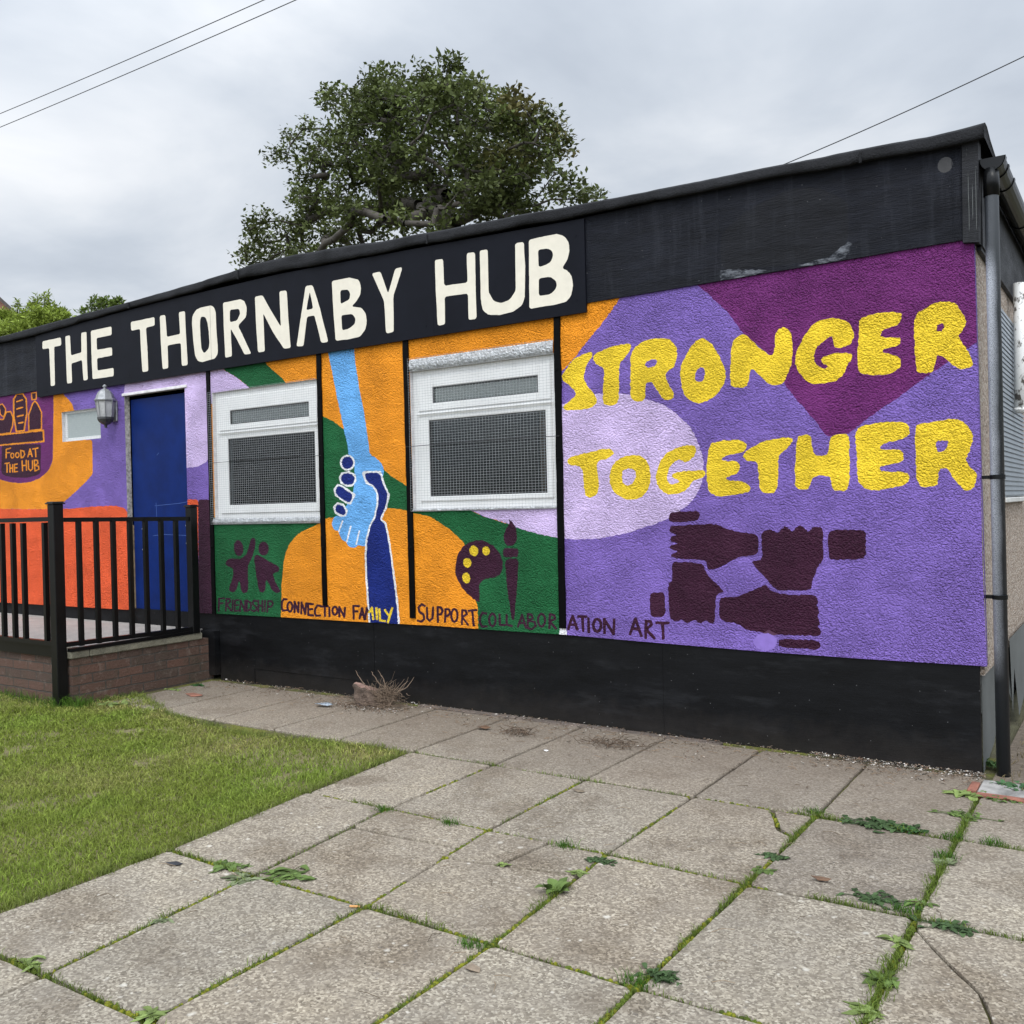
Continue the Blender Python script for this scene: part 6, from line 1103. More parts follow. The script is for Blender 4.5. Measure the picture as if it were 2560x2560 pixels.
g.build('door_frame', [M_oldwood], BL)
g = MB(); g.box(-7.36, -6.40, -.012, .004, 2.578, 2.605, c=.004); g.build('door_trim', M_trim, BL)
# gutter and downpipe
g = MB(); n = 10
for y0, y1, e in ((0., 9., 0), (-.004, .05, .006), (.16, .2, .005), (.42, .46, .005), (1.3, 1.34, .005), (2.3, 2.34, .005), (3.3, 3.34, .005)):
    ri = .056+e; pr = [(.078+ri*math.cos(a), 3.17+ri*1.12*math.sin(a)) for a in np.linspace(math.pi, 2*math.pi, n+1)]
    pi = [(.078+(ri-.004)*math.cos(a), 3.17+(ri-.004)*1.12*math.sin(a)) for a in np.linspace(math.pi, 2*math.pi, n+1)]
    sl_ = lambda y: .0*y
    V = [(x, y0, z) for x, z in pr]+[(x, y1, z) for x, z in pr]+[(x, y0, z) for x, z in pi]+[(x, y1, z) for x, z in pi]
    q = n+1
    F = [(i, i+1, q+i+1, q+i) for i in range(n)]+[(2*q+i+1, 2*q+i, 3*q+i, 3*q+i+1) for i in range(n)]+[(0, q, 3*q, 2*q), (n, 2*q+n, 3*q+n, q+n)]
    F += [(i, 2*q+i, 2*q+i+1, i+1) for i in range(n)]+[(q+i, q+i+1, 3*q+i+1, 3*q+i) for i in range(n)]
    if e == 0: F.append(tuple(range(2*q, 3*q)))
    if e == .006: F.append(tuple(range(q))) 
    g.add(V, F)
M_gut = plain('black_plastic', (.004, .0043, .0047), .3, 6, .3, .02, spec=.2)
gut = g.build('gutter', M_gut, BL, smooth=False)
def pipe_mat():
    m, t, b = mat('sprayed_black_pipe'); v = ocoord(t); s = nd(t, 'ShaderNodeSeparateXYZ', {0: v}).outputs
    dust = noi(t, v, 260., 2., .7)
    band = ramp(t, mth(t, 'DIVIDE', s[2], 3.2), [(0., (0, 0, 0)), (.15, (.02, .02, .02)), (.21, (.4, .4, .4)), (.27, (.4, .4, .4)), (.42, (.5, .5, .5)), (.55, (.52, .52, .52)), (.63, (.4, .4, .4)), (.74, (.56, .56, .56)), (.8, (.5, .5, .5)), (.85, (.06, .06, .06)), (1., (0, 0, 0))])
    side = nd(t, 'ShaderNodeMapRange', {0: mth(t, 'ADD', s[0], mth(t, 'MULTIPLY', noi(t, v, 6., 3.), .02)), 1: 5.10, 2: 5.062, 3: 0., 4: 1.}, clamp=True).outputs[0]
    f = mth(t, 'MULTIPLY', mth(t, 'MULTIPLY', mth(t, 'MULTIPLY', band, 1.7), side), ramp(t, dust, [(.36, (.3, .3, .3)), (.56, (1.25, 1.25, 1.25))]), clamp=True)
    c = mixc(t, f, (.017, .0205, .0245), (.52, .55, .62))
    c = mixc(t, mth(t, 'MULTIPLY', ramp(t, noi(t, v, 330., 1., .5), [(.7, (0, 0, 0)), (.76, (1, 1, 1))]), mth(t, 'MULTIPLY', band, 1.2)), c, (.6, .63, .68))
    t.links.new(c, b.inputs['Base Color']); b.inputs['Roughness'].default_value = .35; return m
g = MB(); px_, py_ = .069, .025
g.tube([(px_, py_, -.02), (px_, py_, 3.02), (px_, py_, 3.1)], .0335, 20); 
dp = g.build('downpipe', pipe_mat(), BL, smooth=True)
g = MB(); g.tube([(px_, py_, 2.98), (px_, py_, 3.06), (px_, py_, 3.12)], [.038, .038, .036], 20); g.build('pipe_socket', M_gut, dp, smooth=True)
for z in (1.535, .915):
    g = MB(); g.tube([(px_, py_, z-.011), (px_, py_, z+.011)], .0375, 20); g.box(-.012, px_-.03, py_-.005, py_+.02, z-.009, z+.009); g.build('pipe_clip', M_gut, dp)
# side window with its shutter grille, and a flaking white pipe
g = MB(); g.box(-.02, .004, .82, 2.02, 1.43, 2.55); 
for i in range(38): g.box(.004, .012, .82, 2.02, 1.44+i*.0295, 1.458+i*.0295)
sw = g.build('side_shutter', plain('grey_shutter', (.24, .27, .30), .45, 6, .1, .05), BL)
g = MB(); g.box(-.02, .03, .78, 2.06, 1.395, 1.425, c=.004); g.build('sill', plain('grey_white_sill', (.5, .5, .48), .5), sw)
g = MB(); g.tube([(.055, 1.36, 1.96), (.055, 1.40, 2.4), (.055, 1.43, 2.79)], .035, 14); g.tube([(.055, 1.36, 1.97), (.055, 1.36, 1.99)], .037, 14)
m, t, b = mat('flaking_white_paint'); v = ocoord(t)
t.links.new(mixc(t, ramp(t, noi(t, nd(t, 'ShaderNodeMapping', {'Vector': v, 'Scale': (1, 1, .7)}).outputs[0], 22., 4., .7), [(.52, (1, 1, 1)), (.6, (0, 0, 0))]), (.1, .09, .08), (.72, .72, .70)), b.inputs['Base Color'])
g.build('vent_pipe', m, BL, smooth=True)

# ================================================================== sign board
SB = [(-8.779, 3.322), (-8.7803, 2.6883), (-2.2957, 2.6947), (-2.294, 3.3016), (-3.5463, 3.345), (-5.1378, 3.39), (-6.8316, 3.38), (-7.7773, 3.357)]
it2 = [(m, [chaikin(p, .011, 2) for p in ps]) for m, ps in SIGN]
it2 = [(m, [rough_edge(p, .05, .0012, rg2) for p in ps]) for m, ps in it2]
v_, f_ = paint_sheet(SB, [], it2, 'base', -.03)
mb = MB(); mb.v = list(v_)
for f, m in f_: mb.f.append(tuple(f)); mb.m.append(1 if m == 'cream' else 0); mb.t.append((1, 1, 1))
A_ = np.array(mb.v)
mb.f = [f if (A_[f[1]]-A_[f[0]])[0]*(A_[f[2]]-A_[f[0]])[2]-(A_[f[1]]-A_[f[0]])[2]*(A_[f[2]]-A_[f[0]])[0] > 0 else f[::-1] for f in mb.f]
for a, b in zip(SB, SB[1:]+SB[:1]): mb.add([(a[0], -.03, a[1]), (b[0], -.03, b[1]), (b[0], -.0125, b[1]), (a[0], -.0125, a[1])], [(0, 3, 2, 1)])
for xj in (-3.555, -6.02): mb.box(xj-.0008, xj+.0008, -.0308, -.03, 2.70, 3.335)
for x, z in [(-8.6, 2.73), (-7.2, 2.76), (-6.3, 2.74), (-4.9, 2.75), (-3.63, 2.77), (-2.36, 2.78), (-2.36, 3.2), (-5.6, 3.3), (-7.4, 3.28)]: mb.box(x-.006, x+.006, -.032, -.03, z-.006, z+.006)
sg = mb.build('sign_board', [M_sign, M_cream])
tagobj(sg, 'long black name board with hand painted cream capital letters under the roof edge', 'sign')

# ================================================================== wall lantern
LX, LY, LZ = -7.487, -.10, 2.28
LN = empty('wall_lantern', (LX, LY, LZ), 'grey half lantern with frosted facets on the wall beside the blue door', 'wall light')
M_lan = plain('dull_silver_metal', (.25, .255, .26), .4, 20, .3, .4, .004, 60, metal=.5)
M_lanf = plain('frosted_lantern_glass', (.34, .34, .34), .3, 12, .35, .3, .004, 40)
def hexr(prof, ph=0.): 
    g = MB(); n = 8
    g.lathe((LX, LY, LZ), prof, n, a0=ph, a1=ph+2*math.pi); return g
hexr([(.095, .255), (.098, .268), (.085, .285), (.078, .31), (.06, .345), (.036, .366), (.014, .376), (.012, .385), (.02, .392), (.02, .402), (.008, .414), (.001, .416)], .2).build('cap', M_lan, LN)
hexr([(.066, .10), (.084, .255)], .2).build('frosted_glass', M_lanf, LN)
g = MB()
for i in range(8):
    a = .2+i*math.pi/4; g.tube([(LX+.068*math.cos(a), LY+.068*math.sin(a), LZ+.10), (LX+.087*math.cos(a), LY+.087*math.sin(a), LZ+.257)], .0045, 5)
g.build('glazing_bar', M_lan, LN)
hexr([(.074, .105), (.074, .085), (.062, .06), (.036, .04), (.016, .03), (.012, .012), (.017, .006), (.001, .0)], .2).build('base_bowl', plain('tarnished_metal', (.06, .06, .062), .45, 20, .5, .4, .004, 60, metal=.5), LN)
g = MB(); g.box(LX-.05, LX+.05, -.02, .0, LZ+.07, LZ+.27, c=.006); g.box(LX-.015, LX+.015, LY, -.02, LZ+.2, LZ+.235); g.build('back_plate', M_lan, LN)

# ================================================================== entrance platform and railing
PF = empty('entrance_platform', (-7.6, -.7, 0), 'raised brick landing with concrete coping below the blue door', 'platform')
g = MB(); g.box(-11, -6.16, -1.30, .02, -.03, .352); g.build('brick_base', M_brick, PF)
g = MB(); g.box(-11, -6.145, -1.315, -1.16, .352, .412, c=.008); g.box(-6.30, -6.143, -1.158, -.1, .352, .41, c=.008); g.build('coping', M_coping, PF)
g = MB(); g.box(-11, -6.302, -1.156, .026, .352, .418); g.build('deck', M_deck, PF)
RL = empty('entrance_railing', (-6.6, -1.2, 0), 'black metal railing with square posts around the brick landing', 'railing')
def post(x, y, z0, z1, s=.041):
    g = MB(); g.box(x-s, x+s, y-s, y+s, z0, z1, c=.004); o = g.build('post', M_black, RL)
    g = MB(); g.box(x-s-.012, x+s+.012, y-s-.012, y+s+.012, z1, z1+.012, c=.004); g.box(x-s-.004, x+s+.004, y-s-.004, y+s+.004, z1+.012, z1+.02, c=.003); g.build('post_cap', M_black, o)
post(-6.228, -1.36, -.03, 1.545); post(-6.17, -.165, .412, 1.505, .036); post(-9.3, -1.36, -.03, 1.545)
def rail(a, b, s=.017, s2=.02):
    g = MB(); a, b = Vector(a), Vector(b); d = (b-a).normalized(); n = Vector((-d.y, d.x, 0))*s2
    V = []
    for p in (a, b):
        for u, z in ((-1, -s), (1, -s), (1, s), (-1, s)): V.append(p+n*u+Vector((0, 0, z)))
    g.add(V, [(0, 1, 5, 4), (1, 2, 6, 5), (2, 3, 7, 6), (3, 0, 4, 7), (3, 2, 1, 0), (4, 5, 6, 7)]); g.build('rail', M_black, RL)
rail((-9.26, -1.36, 1.42), (-6.269, -1.36, 1.432)); rail((-6.228, -1.319, 1.424), (-6.17, -.201, 1.405))
rail((-9.26, -1.36, .47), (-6.269, -1.36, .474)); rail((-6.21, -1.319, .464), (-6.17, -.201, .452))
g = MB(); g.add([(-9.26, -1.335, .36), (-6.27, -1.335, .36), (-6.27, -1.335, .453), (-9.26, -1.335, .453), (-9.26, -1.33, .36), (-6.27, -1.33, .36), (-6.27, -1.33, .453), (-9.26, -1.33, .453)], [(0, 1, 2, 3), (7, 6, 5, 4), (3, 2, 6, 7), (1, 0, 4, 5)])
g.box(-6.186, -6.136, -1.318, -.2, .412, .436); g.build('rail_bracket', M_black, RL)
for x in (-9.12, -8.96, -8.81, -8.65, -8.5, -8.34, -8.19, -8.03, -7.88, -7.72, -7.56, -7.41, -7.25, -7.165, -7.007, -6.843, -6.689, -6.383):
    if x in (-7.25,): continue
    g = MB(); g.box(x-.0165, x+.0165, -1.377, -1.343, .485, 1.405); g.build('baluster', M_black, RL)
for y in (-1.195, -1.05, -.905, -.757, -.616, -.468, -.325):
    g = MB(); t = (y+1.36)/1.195; x = -6.2+.03*t; g.box(x-.0165, x+.0165, y-.0165, y+.0165, .44, 1.41); g.build('baluster', M_black, RL)

# ================================================================== drain cover
g = MB(); g.box(.0, .56, -.4, -.17, -.02, .012, c=.004)
DR = g.build('drain_cover', plain('worn_grey_board', (.24, .23, .215), .85, 9, .5, .6, .01, 50)); tagobj(DR, 'worn grey board edged with brick lying at the foot of the downpipe', 'drain cover')
g = MB(); g.box(-.045, -.005, -.4, -.24, -.02, .016, c=.004); g.box(0., .56, -.455, -.405, -.02, .014, c=.004)
o = g.build('brick_edge', plain('red_brick_edge', (.22, .085, .055), .9, 20, .4, .6, .01, 60), DR)
# ================================================================== tree stump
SX, SY = -4.06, -.20
ST = empty('tree_stump', (SX, SY, 0), 'cut shrub stump with dry twigs against the black base boards', 'stump')
g = MB(); n = 22; rings = []
for zi, (z, r) in enumerate(((-.02, .13), (.02, .14), (.055, .125), (.085, .105), (.12, .095), (.135, .082))):
    for j in range(n):
        a = 2*math.pi*j/n; q = r*(1+.28*mnoise.noise(Vector((math.cos(a)*2, math.sin(a)*2, z*9)))+.1*mnoise.noise(Vector((math.cos(a)*6, math.sin(a)*6, z*30))))
        rings.append((SX+1.15*q*math.cos(a)-.06*z/.15, SY+.82*q*math.sin(a)-.25*z, z+.03*math.cos(a+2.6)*(z/.16)+.012*mnoise.noise(Vector((a*3, z*20, 4)))))
g.v = rings; g.f = [(i*n+j, i*n+(j+1) % n, (i+1)*n+(j+1) % n, (i+1)*n+j) for i in range(5) for j in range(n)]; g.m = [0]*len(g.f); g.t = [(1, 1, 1)]*len(g.f)
top = rings[-n:]; g.build('trunk', M_stump, ST)
c = sum((Vector(p) for p in top), Vector())/n; g = MB(); g.v = [tuple(c+Vector((0, 0, .006)))]+top; g.f = [(0, 1+j, 1+(j+1) % n) for j in range(n)]; g.m = [0]*n; g.t = [(1, 1, 1)]*n
g.build('cut_face', M_cut, ST)
def twig(g, a, b, r, bend=.3, k=6):
    a, b = Vector(a), Vector(b); l = (b-a).length; o = Vector((rnd.uniform(-1, 1), rnd.uniform(-1, 1), rnd.uniform(-1, 1)))*bend*l
    g.tube([a.lerp(b, t)+o*(t*(1-t)*1.6)+Vector((rnd.uniform(-1, 1), rnd.uniform(-1, 1), rnd.uniform(-1, 1)))*l*.03 for t in np.linspace(0, 1, k)], [r*(1-.6*t) for t in np.linspace(0, 1, k)], 5)
g = MB()
for i in range(230):
    a = (SX+.13+rnd.gauss(0, .06), SY-.02+rnd.gauss(0, .035), rnd.uniform(.02, .13)); d = Vector((rnd.gauss(.0, .9), rnd.gauss(-.1, .7), rnd.uniform(-.5, 1.1))).normalized()
    twig(g, a, Vector(a)+d*rnd.uniform(.05, .15), rnd.uniform(.0012, .003), .35, 5)
for i in range(240):
    a = (SX+rnd.gauss(0, .17), SY-.07+rnd.gauss(0, .06), rnd.uniform(0, .05)); d = Vector((rnd.gauss(0, 1), rnd.gauss(0, 1), rnd.uniform(-.1, .35))).normalized()
    twig(g, a, Vector(a)+d*rnd.uniform(.03, .11), rnd.uniform(.001, .0025), .35, 4)
for a, b, be in (((SX-.10, SY, .14), (SX-.19, SY, .235), .05), ((SX+.06, SY, .15), (SX-.01, SY-.02, .25), .25), ((SX+.1, SY, .17), (SX+.04, SY, .26), .2), ((SX+.22, SY, .10), (SX+.30, SY+.03, .2), .2), ((SX+.2, SY-.02, .1), (SX+.38, SY, .235), .45)): twig(g, a, b, .0045, be, 8)
g.build('twigs', M_twig, ST)

# ================================================================== grass, weeds, debris
def in_poly(P, poly):
    x, y = P[:, 0], P[:, 1]; ins = np.zeros(len(P), bool)
    for (x0, y0), (x1, y1) in zip(poly, poly[1:]+poly[:1]):
        c = ((y0 > y) != (y1 > y)); ins ^= c & (x < (x1-x0)*(y-y0)/((y1-y0) if y1 != y0 else 1e-9)+x0)
    return ins
RN = np.random.RandomState(5)
def vnoise(P, s, seed=0):
    out = np.zeros(len(P)); 
    for k in range(3):
        g_ = np.random.RandomState(seed+k).rand(64, 64); q = P*s*2**k; i = np.floor(q).astype(int); f = q-i; f = f*f*(3-2*f)
        h = lambda a, b: g_[(i[:, 0]+a) % 64, (i[:, 1]+b) % 64]
        out += ((h(0, 0)*(1-f[:, 0])+h(1, 0)*f[:, 0])*(1-f[:, 1])+(h(0, 1)*(1-f[:, 0])+h(1, 1)*f[:, 0])*f[:, 1])*.5**k
    return out/1.75
def blades(name, P, hgt, wid, lean, col, z0=-.012):
    n = len(P); a = RN.uniform(0, 2*np.pi, n); la = RN.uniform(0, 2*np.pi, n); l = lean*RN.uniform(.3, 1.3, n)*hgt
    w_ = np.c_[np.cos(a), np.sin(a), np.zeros(n)]*(wid/2)[:, None]; d = np.c_[np.cos(la), np.sin(la), np.zeros(n)]*l[:, None]
    b = np.c_[P, np.full(n, z0)]; up = np.c_[np.zeros((n, 2)), hgt]
    m_ = b+up*.6+d*.35; t_ = b+up*np.clip(1-.25*lean, .4, 1)+d
    V = np.stack([b-w_, b+w_, m_+w_*.75, m_-w_*.75, t_+w_*.12, t_-w_*.12], 1).reshape(-1, 3)
    o = np.arange(n)*6; F = np.concatenate([np.c_[o, o+1, o+2, o+3], np.c_[o+3, o+2, o+4, o+5]])
    return big_mesh(name, V, F, np.concatenate([col, col]), M_blade)
P = np.c_[RN.uniform(-9.2, -2.8, 400000), RN.uniform(-4.6, -.8, 400000)]
# only the part of the lawn that a viewer near the camera can see
P = P[in_poly(P, LAWN)]
vis = (P[:, 0]*.83+P[:, 1]*.0) > -99
cv_ = np.array([.691, -5.406]); dd = np.hypot(*(P-cv_).T); keep = RN.rand(len(P)) < np.clip((5.2/dd)**1.3, .22, 1)
ang = np.degrees(np.arctan2(-(P[:, 0]-.691), P[:, 1]+5.406)); P = P[keep & (ang < 70)]
edge = vnoise(P, 2.2, 3); patch = vnoise(P, 1.0, 9); n = len(P)
bare = np.exp(-((P[:, 0]+3.4)/.7)**2-((P[:, 1]+1.55)/.28)**2)*.75
bare = np.maximum(bare, np.clip((.36-vnoise(P, 3.1, 70))*5, 0, .85)); kp = RN.rand(n) > bare; P = P[kp]; edge = edge[kp]; patch = patch[kp]; n = len(P)
base = np.array([[.205, .255, .046]]); yel = np.array([[.40, .35, .15]]); lush = np.array([[.205, .285, .048]])
yf = np.clip((patch-.45)*3.6+.2+np.clip((P[:, 1]+2.5)/2.5, 0, 1)*.35, 0, 1)[:, None]*RN.rand(n, 1)
col = base*(1-yf)+yel*yf; lf = np.clip((edge-.5)*4, 0, 1)[:, None]*.8; col = col*(1-lf)+lush*lf
col *= RN.uniform(.45, 1.4, (n, 1))
tuft = vnoise(P, 7., 40); hg = RN.uniform(.012, .046, n)*(.35+.6*edge+.65*tuft)
lawn = blades('grass', P, hg, RN.uniform(.0028, .0048, n)*np.clip(np.hypot(*(P-cv_).T)/4.5, .8, 1.7), 1.1, col); tagobj(lawn, kind='stuff')
# longer fringe along edges, plinth and post; grass in the paving joints
Q = []; H = []; C = []
def fringe(a, b, n, sp, h0, h1, c=(.075, .15, .02)):
    t = RN.rand(n, 1); p = np.array([a])*(1-t)+np.array([b])*t+RN.normal(0, sp, (n, 2)); Q.append(p); H.append(RN.uniform(h0, h1, n)); C.append(np.array([c])*RN.uniform(.5, 1.4, (n, 1)))
for a, b in zip(LAWN[1:12], LAWN[2:13]): fringe(a, b, int(520*math.dist(a, b)), .020, .015, .05, (.17, .21, .05)); [fringe(tuple(Vector(a).lerp(Vector(b), q)), tuple(Vector(a).lerp(Vector(b), q+.02)), int(RN.uniform(10, 45)), .022, .02, .065, (.16, .20, .05)) for q in RN.rand(int(1+7*math.dist(a, b)))]
fringe((-9, -1.33), (-6.3, -1.36), 900, .04, .03, .11); fringe((-6.26, -1.40), (-6.0, -1.28), 420, .045, .04, .13); fringe((-6.13, -1.3), (-6.1, -.85), 260, .03, .02, .07)
GC = (.12, .17, .03)
def jx(x, y0, y1, dens, h=.03, sp=.005):
    for k in range(8):
        a, b = y0+(y1-y0)*k/8, y0+(y1-y0)*(k+1)/8; e = max(0., 1+1.6*mnoise.noise(Vector((x*3, a*4, 2)))); fringe((jxp(x, a), a), (jxp(x, b), b), int(dens*abs(b-a)*e), sp*(.6+.6*e), .006, h*(.5+.6*e), GC)
def jy(y, x0, x1, dens, h=.03, sp=.005):
    for k in range(8):
        a, b = x0+(x1-x0)*k/8, x0+(x1-x0)*(k+1)/8; e = max(0., 1+1.6*mnoise.noise(Vector((a*4, y*3, 7)))); fringe((a, jyp(y, a)), (b, jyp(y, b)), int(dens*abs(b-a)*e), sp*(.6+.6*e), .006, h*(.5+.6*e), GC)
jx(.012, -2.9, -.5, 1000, .034, .009); jx(-.57, -3.3, -1.9, 700, .03); jx(-.57, -1.6, -1.1, 600, .03); jx(-1.17, -3.5, -2.6, 800, .035); jx(-1.17, -2.65, -2.35, 900, .05, .012); jx(-1.17, -2., -1.3, 350, .02)
jx(-1.765, -1.9, -1.15, 300, .025); jx(-1.765, -3.6, -2.9, 400, .03); jx(-2.36, -2.9, -2., 300, .02); jx(-2.36, -3.8, -2.9, 260, .03); jx(.62, -2.9, -1, 900, .03)
jy(-1.112, -2.95, -1.2, 260, .02); jy(-1.112, -1.1, .6, 700, .035); jy(-1.99, -2.9, -.6, 330, .025); jy(-1.99, -.35, .6, 900, .035); jy(-2.885, -2.8, .2, 420, .03); jy(-3.785, -2.6, -1., 500, .03)
for px, py in ((-2.36, -2.03), (-1.96, -2.02), (-1.36, -2.0), (-1.17, -2.93), (-.6, -2.87), (0., -1.1), (.01, -1.35), (-.58, -1.06), (-.02, -1.95), (.16, -1.1)): fringe((px-.03, py), (px+.03, py), 110, .016, .015, .055, (.06, .14, .018))
Q = np.concatenate(Q); H = np.concatenate(H); C = np.concatenate(C)
tagobj(blades('joint_grass', Q, H, RN.uniform(.002, .0038, len(Q)), .8, C, -.008), kind='stuff')
# dry straw on the yard at the side
Pd = np.c_[RN.uniform(.06, 2.2, 5200), RN.uniform(-.38, 6.0, 5200)]
tagobj(blades('dry_grass', Pd, RN.uniform(.015, .06, len(Pd)), RN.uniform(.003, .006, len(Pd)), 1.6, np.array([[.24, .19, .10]])*RN.uniform(.35, 1.3, (len(Pd), 1)), -.006), kind='stuff')
# moss cushions in the joints
g = MB(); rgm = random.Random(8)
def moss(x, y, r, h):
    n = 9; c_ = (.14, .145, .012) if rgm.random() < .6 else (.07, .095, .012); k_ = rgm.uniform(.6, 1.25)
    v = [(x, y, h-.004)]+[(x+r*.6*math.cos(6.283*i/n)*rgm.uniform(.7, 1.3), y+r*.6*math.sin(6.283*i/n)*rgm.uniform(.7, 1.3), h*.6-.004) for i in range(n)]+[(x+r*math.cos(6.283*i/n)*rgm.uniform(.8, 1.3), y+r*math.sin(6.283*i/n)*rgm.uniform(.8, 1.3), -.012) for i in range(n)]
    g.add(v, [(0, 1+i, 1+(i+1) % n) for i in range(n)]+[(1+i, 1+n+i, 1+n+(i+1) % n, 1+(i+1) % n) for i in range(n)], 0, vary(c_, k_))
for c_, y0, y1, dn in ((-1.17, -3.6, -2.6, 150), (-1.765, -3.8, -2.0, 190), (-1.17, -2.6, -1.2, 110), (-.57, -3.3, -2.5, 90), (-.57, -2.1, -1.2, 80), (-2.36, -3.8, -2.9, 70), (-2.36, -2.1, -1.2, 60), (-1.765, -2., -1.15, 80), (.012, -2.9, -1.9, 60), (-.57, -2.6, -2., 30)):
    for i in range(dn):
        y = rgm.uniform(y0, y1)
        if mnoise.noise(Vector((c_*5, y*3, 1))) > -.25: moss(jxp(c_, y)+rgm.gauss(0, .003), y, rgm.uniform(.006, .013), rgm.uniform(.004, .010))
for c_, x0, x1, dn in ((-3.785, -2.8, -1., 150), (-2.885, -2.8, .1, 230), (-1.99, -2.8, -.5, 140), (-1.112, -1.2, .3, 60)):
    for i in range(dn):
        x = rgm.uniform(x0, x1)
        if mnoise.noise(Vector((x*3, c_*5, 1))) > -.25: moss(x, jyp(c_, x)+rgm.gauss(0, .003), rgm.uniform(.006, .013), rgm.uniform(.004, .010))
for i in range(30): t = rgm.random(); moss(-.77+.17*t+rgm.gauss(0, .004), -1.14-.26*t+rgm.gauss(0, .006), rgm.uniform(.006, .013), .007)
tagobj(g.build('moss', M_bits, tints=True), kind='stuff')
# crumbs of mortar, soil, bark and straw at the foot of the wall
g = MB()
def crumb(x, y, s, c_, z=0.):
    v = [(x+s*rgm.uniform(-1, 1), y+s*rgm.uniform(-1, 1), z+rgm.uniform(.1, 1)*s) for _ in range(5)]
    g.add(v, [(0, 1, 2), (0, 2, 3), (0, 3, 4), (0, 4, 1), (1, 4, 2), (2, 4, 3)], 0, c_)
pal = [(.10, .07, .05), (.07, .05, .035), (.2, .15, .11), (.3, .25, .2), (.45, .42, .38), (.06, .055, .04), (.16, .10, .07)]
for i in range(5200):
    x = rgm.uniform(-6.0, 0.); y = -.02-abs(rgm.gauss(0, .12 if rgm.random() < .7 else .32))
    if rgm.random() < .5*(1+mnoise.noise(Vector((x*3, y*4, 0)))) : crumb(x, y, rgm.choice((.003, .004, .005, .007, .01)), vary(rgm.choice(pal), rgm.uniform(.6, 1.3)), .003)
for i in range(1200): crumb(rgm.uniform(-.9, 0.), -.02-abs(rgm.gauss(0, .09)), rgm.uniform(.003, .009), vary(rgm.choice(pal+[(.5, .46, .42)]), rgm.uniform(.6, 1.2)), .003)
for i in range(900): crumb(SX+rgm.gauss(.02, .2), SY-.07-abs(rgm.gauss(0, .09)), rgm.uniform(.003, .009), vary(rgm.choice(pal), rgm.uniform(.6, 1.3)), .005)
for i in range(260): crumb(rgm.uniform(-2.9, .4), rgm.uniform(-3.6, -.5), rgm.uniform(.002, .005), vary(rgm.choice(pal), rgm.uniform(.5, 1.)), .002)
def straw(x, y, l, c_, r=.0012):
    a = rgm.uniform(0, 6.28); b_ = rgm.uniform(-.5, .5)
    g.tube([(x, y, .006), (x+l*.5*math.cos(a), y+l*.5*math.sin(a), .009+l*.05), (x+l*math.cos(a+b_), y+l*math.sin(a+b_), .006)], r, 4, tint=c_)
for i in range(420): straw(rgm.uniform(-5.8, 0), -.05-abs(rgm.gauss(0, .25)), rgm.uniform(.015, .06), vary((.16, .11, .07), rgm.uniform(.5, 1.6)))
for i in range(70): straw(rgm.uniform(-2.8, .4), rgm.uniform(-3.4, -.8), rgm.uniform(.03, .09), vary((.12, .09, .06), rgm.uniform(.5, 1.8)))
tagobj(g.build('debris_crumbs', M_bits, tints=True), kind='stuff')
# heaps of pulled roots
def heap(x, y, sx_, sy_, n, label):
    g = MB()
    for i in range(n):
        a = (x+rgm.gauss(0, sx_), y+rgm.gauss(0, sy_), .004+abs(rgm.gauss(0, .012))); d = Vector((rgm.gauss(0, 1), rgm.gauss(0, .6), rgm.uniform(-.1, .4))).normalized()
        a = Vector(a); l = rgm.uniform(.02, .08); k_ = rgm.uniform(.35, 1.3)
        g.tube([a, a+d*l*.5+Vector((rgm.gauss(0, .008), rgm.gauss(0, .008), .006)), a+d*l], [.002, .0016, .0008], 4, tint=vary((.12, .085, .06), k_))
    tagobj(g.build('twig_heap', M_bits, tints=True), label, 'twig heap', 'heaps of pulled roots')
heap(-2.62, -.47, .06, .045, 90, 'compact heap of dry roots on the paving right of the stump')
heap(-1.98, -.42, .11, .05, 120, 'long loose heap of dry roots farthest from the stump')

def leaf(g, base, d, length, width, arch, c_, up=None, k=5):
    d = Vector(d).normalized(); s = d.cross(Vector((0, 0, 1)));
    if s.length < .05: s = Vector((1, 0, 0))
    s.normalize(); u = s.cross(d); V = []
    for i in range(k+1):
        t = i/k; w_ = width*math.sin(math.pi*(.08+.9*t)**.8)*.5; p = Vector(base)+d*length*t+Vector((0, 0, -arch*length*t*t))
        V += [p-s*w_+u*w_*.25, p, p+s*w_+u*w_*.25]
    V = [(x, y, max(z, .0025)) for x, y, z in V]
    g.add(V, [(3*i, 3*i+1, 3*i+4, 3*i+3) for i in range(k)]+[(3*i+1, 3*i+2, 3*i+5, 3*i+4) for i in range(k)], 0, c_)
def weed(x, y, n, L, W, elev, c_, label, spread=.0, arch=.5):
    g = MB(); n = int(n*1.7); L *= .66; W *= .80; arch *= 1.3; spread = max(spread, .008)
    
    for i in range(n):
        a = rgm.uniform(0, 6.283); e = rgm.uniform(*elev); l = L*rgm.uniform(.6, 1.2); bx_, by_ = x+rgm.gauss(0, spread), y+rgm.gauss(0, spread*.5)
        g.tube([(x, y, .003), ((x+bx_)/2, (y+by_)/2, .006), (bx_, by_, .004)], .0014, 4, tint=vary(c_, .7))
        leaf(g, (bx_, by_, .004), (math.cos(a)*math.cos(e), math.sin(a)*math.cos(e), math.sin(e)), l, W*rgm.uniform(.7, 1.2), arch*rgm.uniform(.6, 1.3), vary(c_, rgm.uniform(.6, 1.4)))
    tagobj(g.build('weed', M_weed, tints=True), label, 'weed', 'weeds in the paving joints')
DKG, MDG, LTG, GRY = (.052, .088, .034), (.10, .15, .042), (.17, .225, .07), (.16, .19, .10)
weed(-2.45, -2.88, 16, .10, .035, (.05, .4), MDG, 'wilting leafy weed on the slab beside the lawn edge', .03)
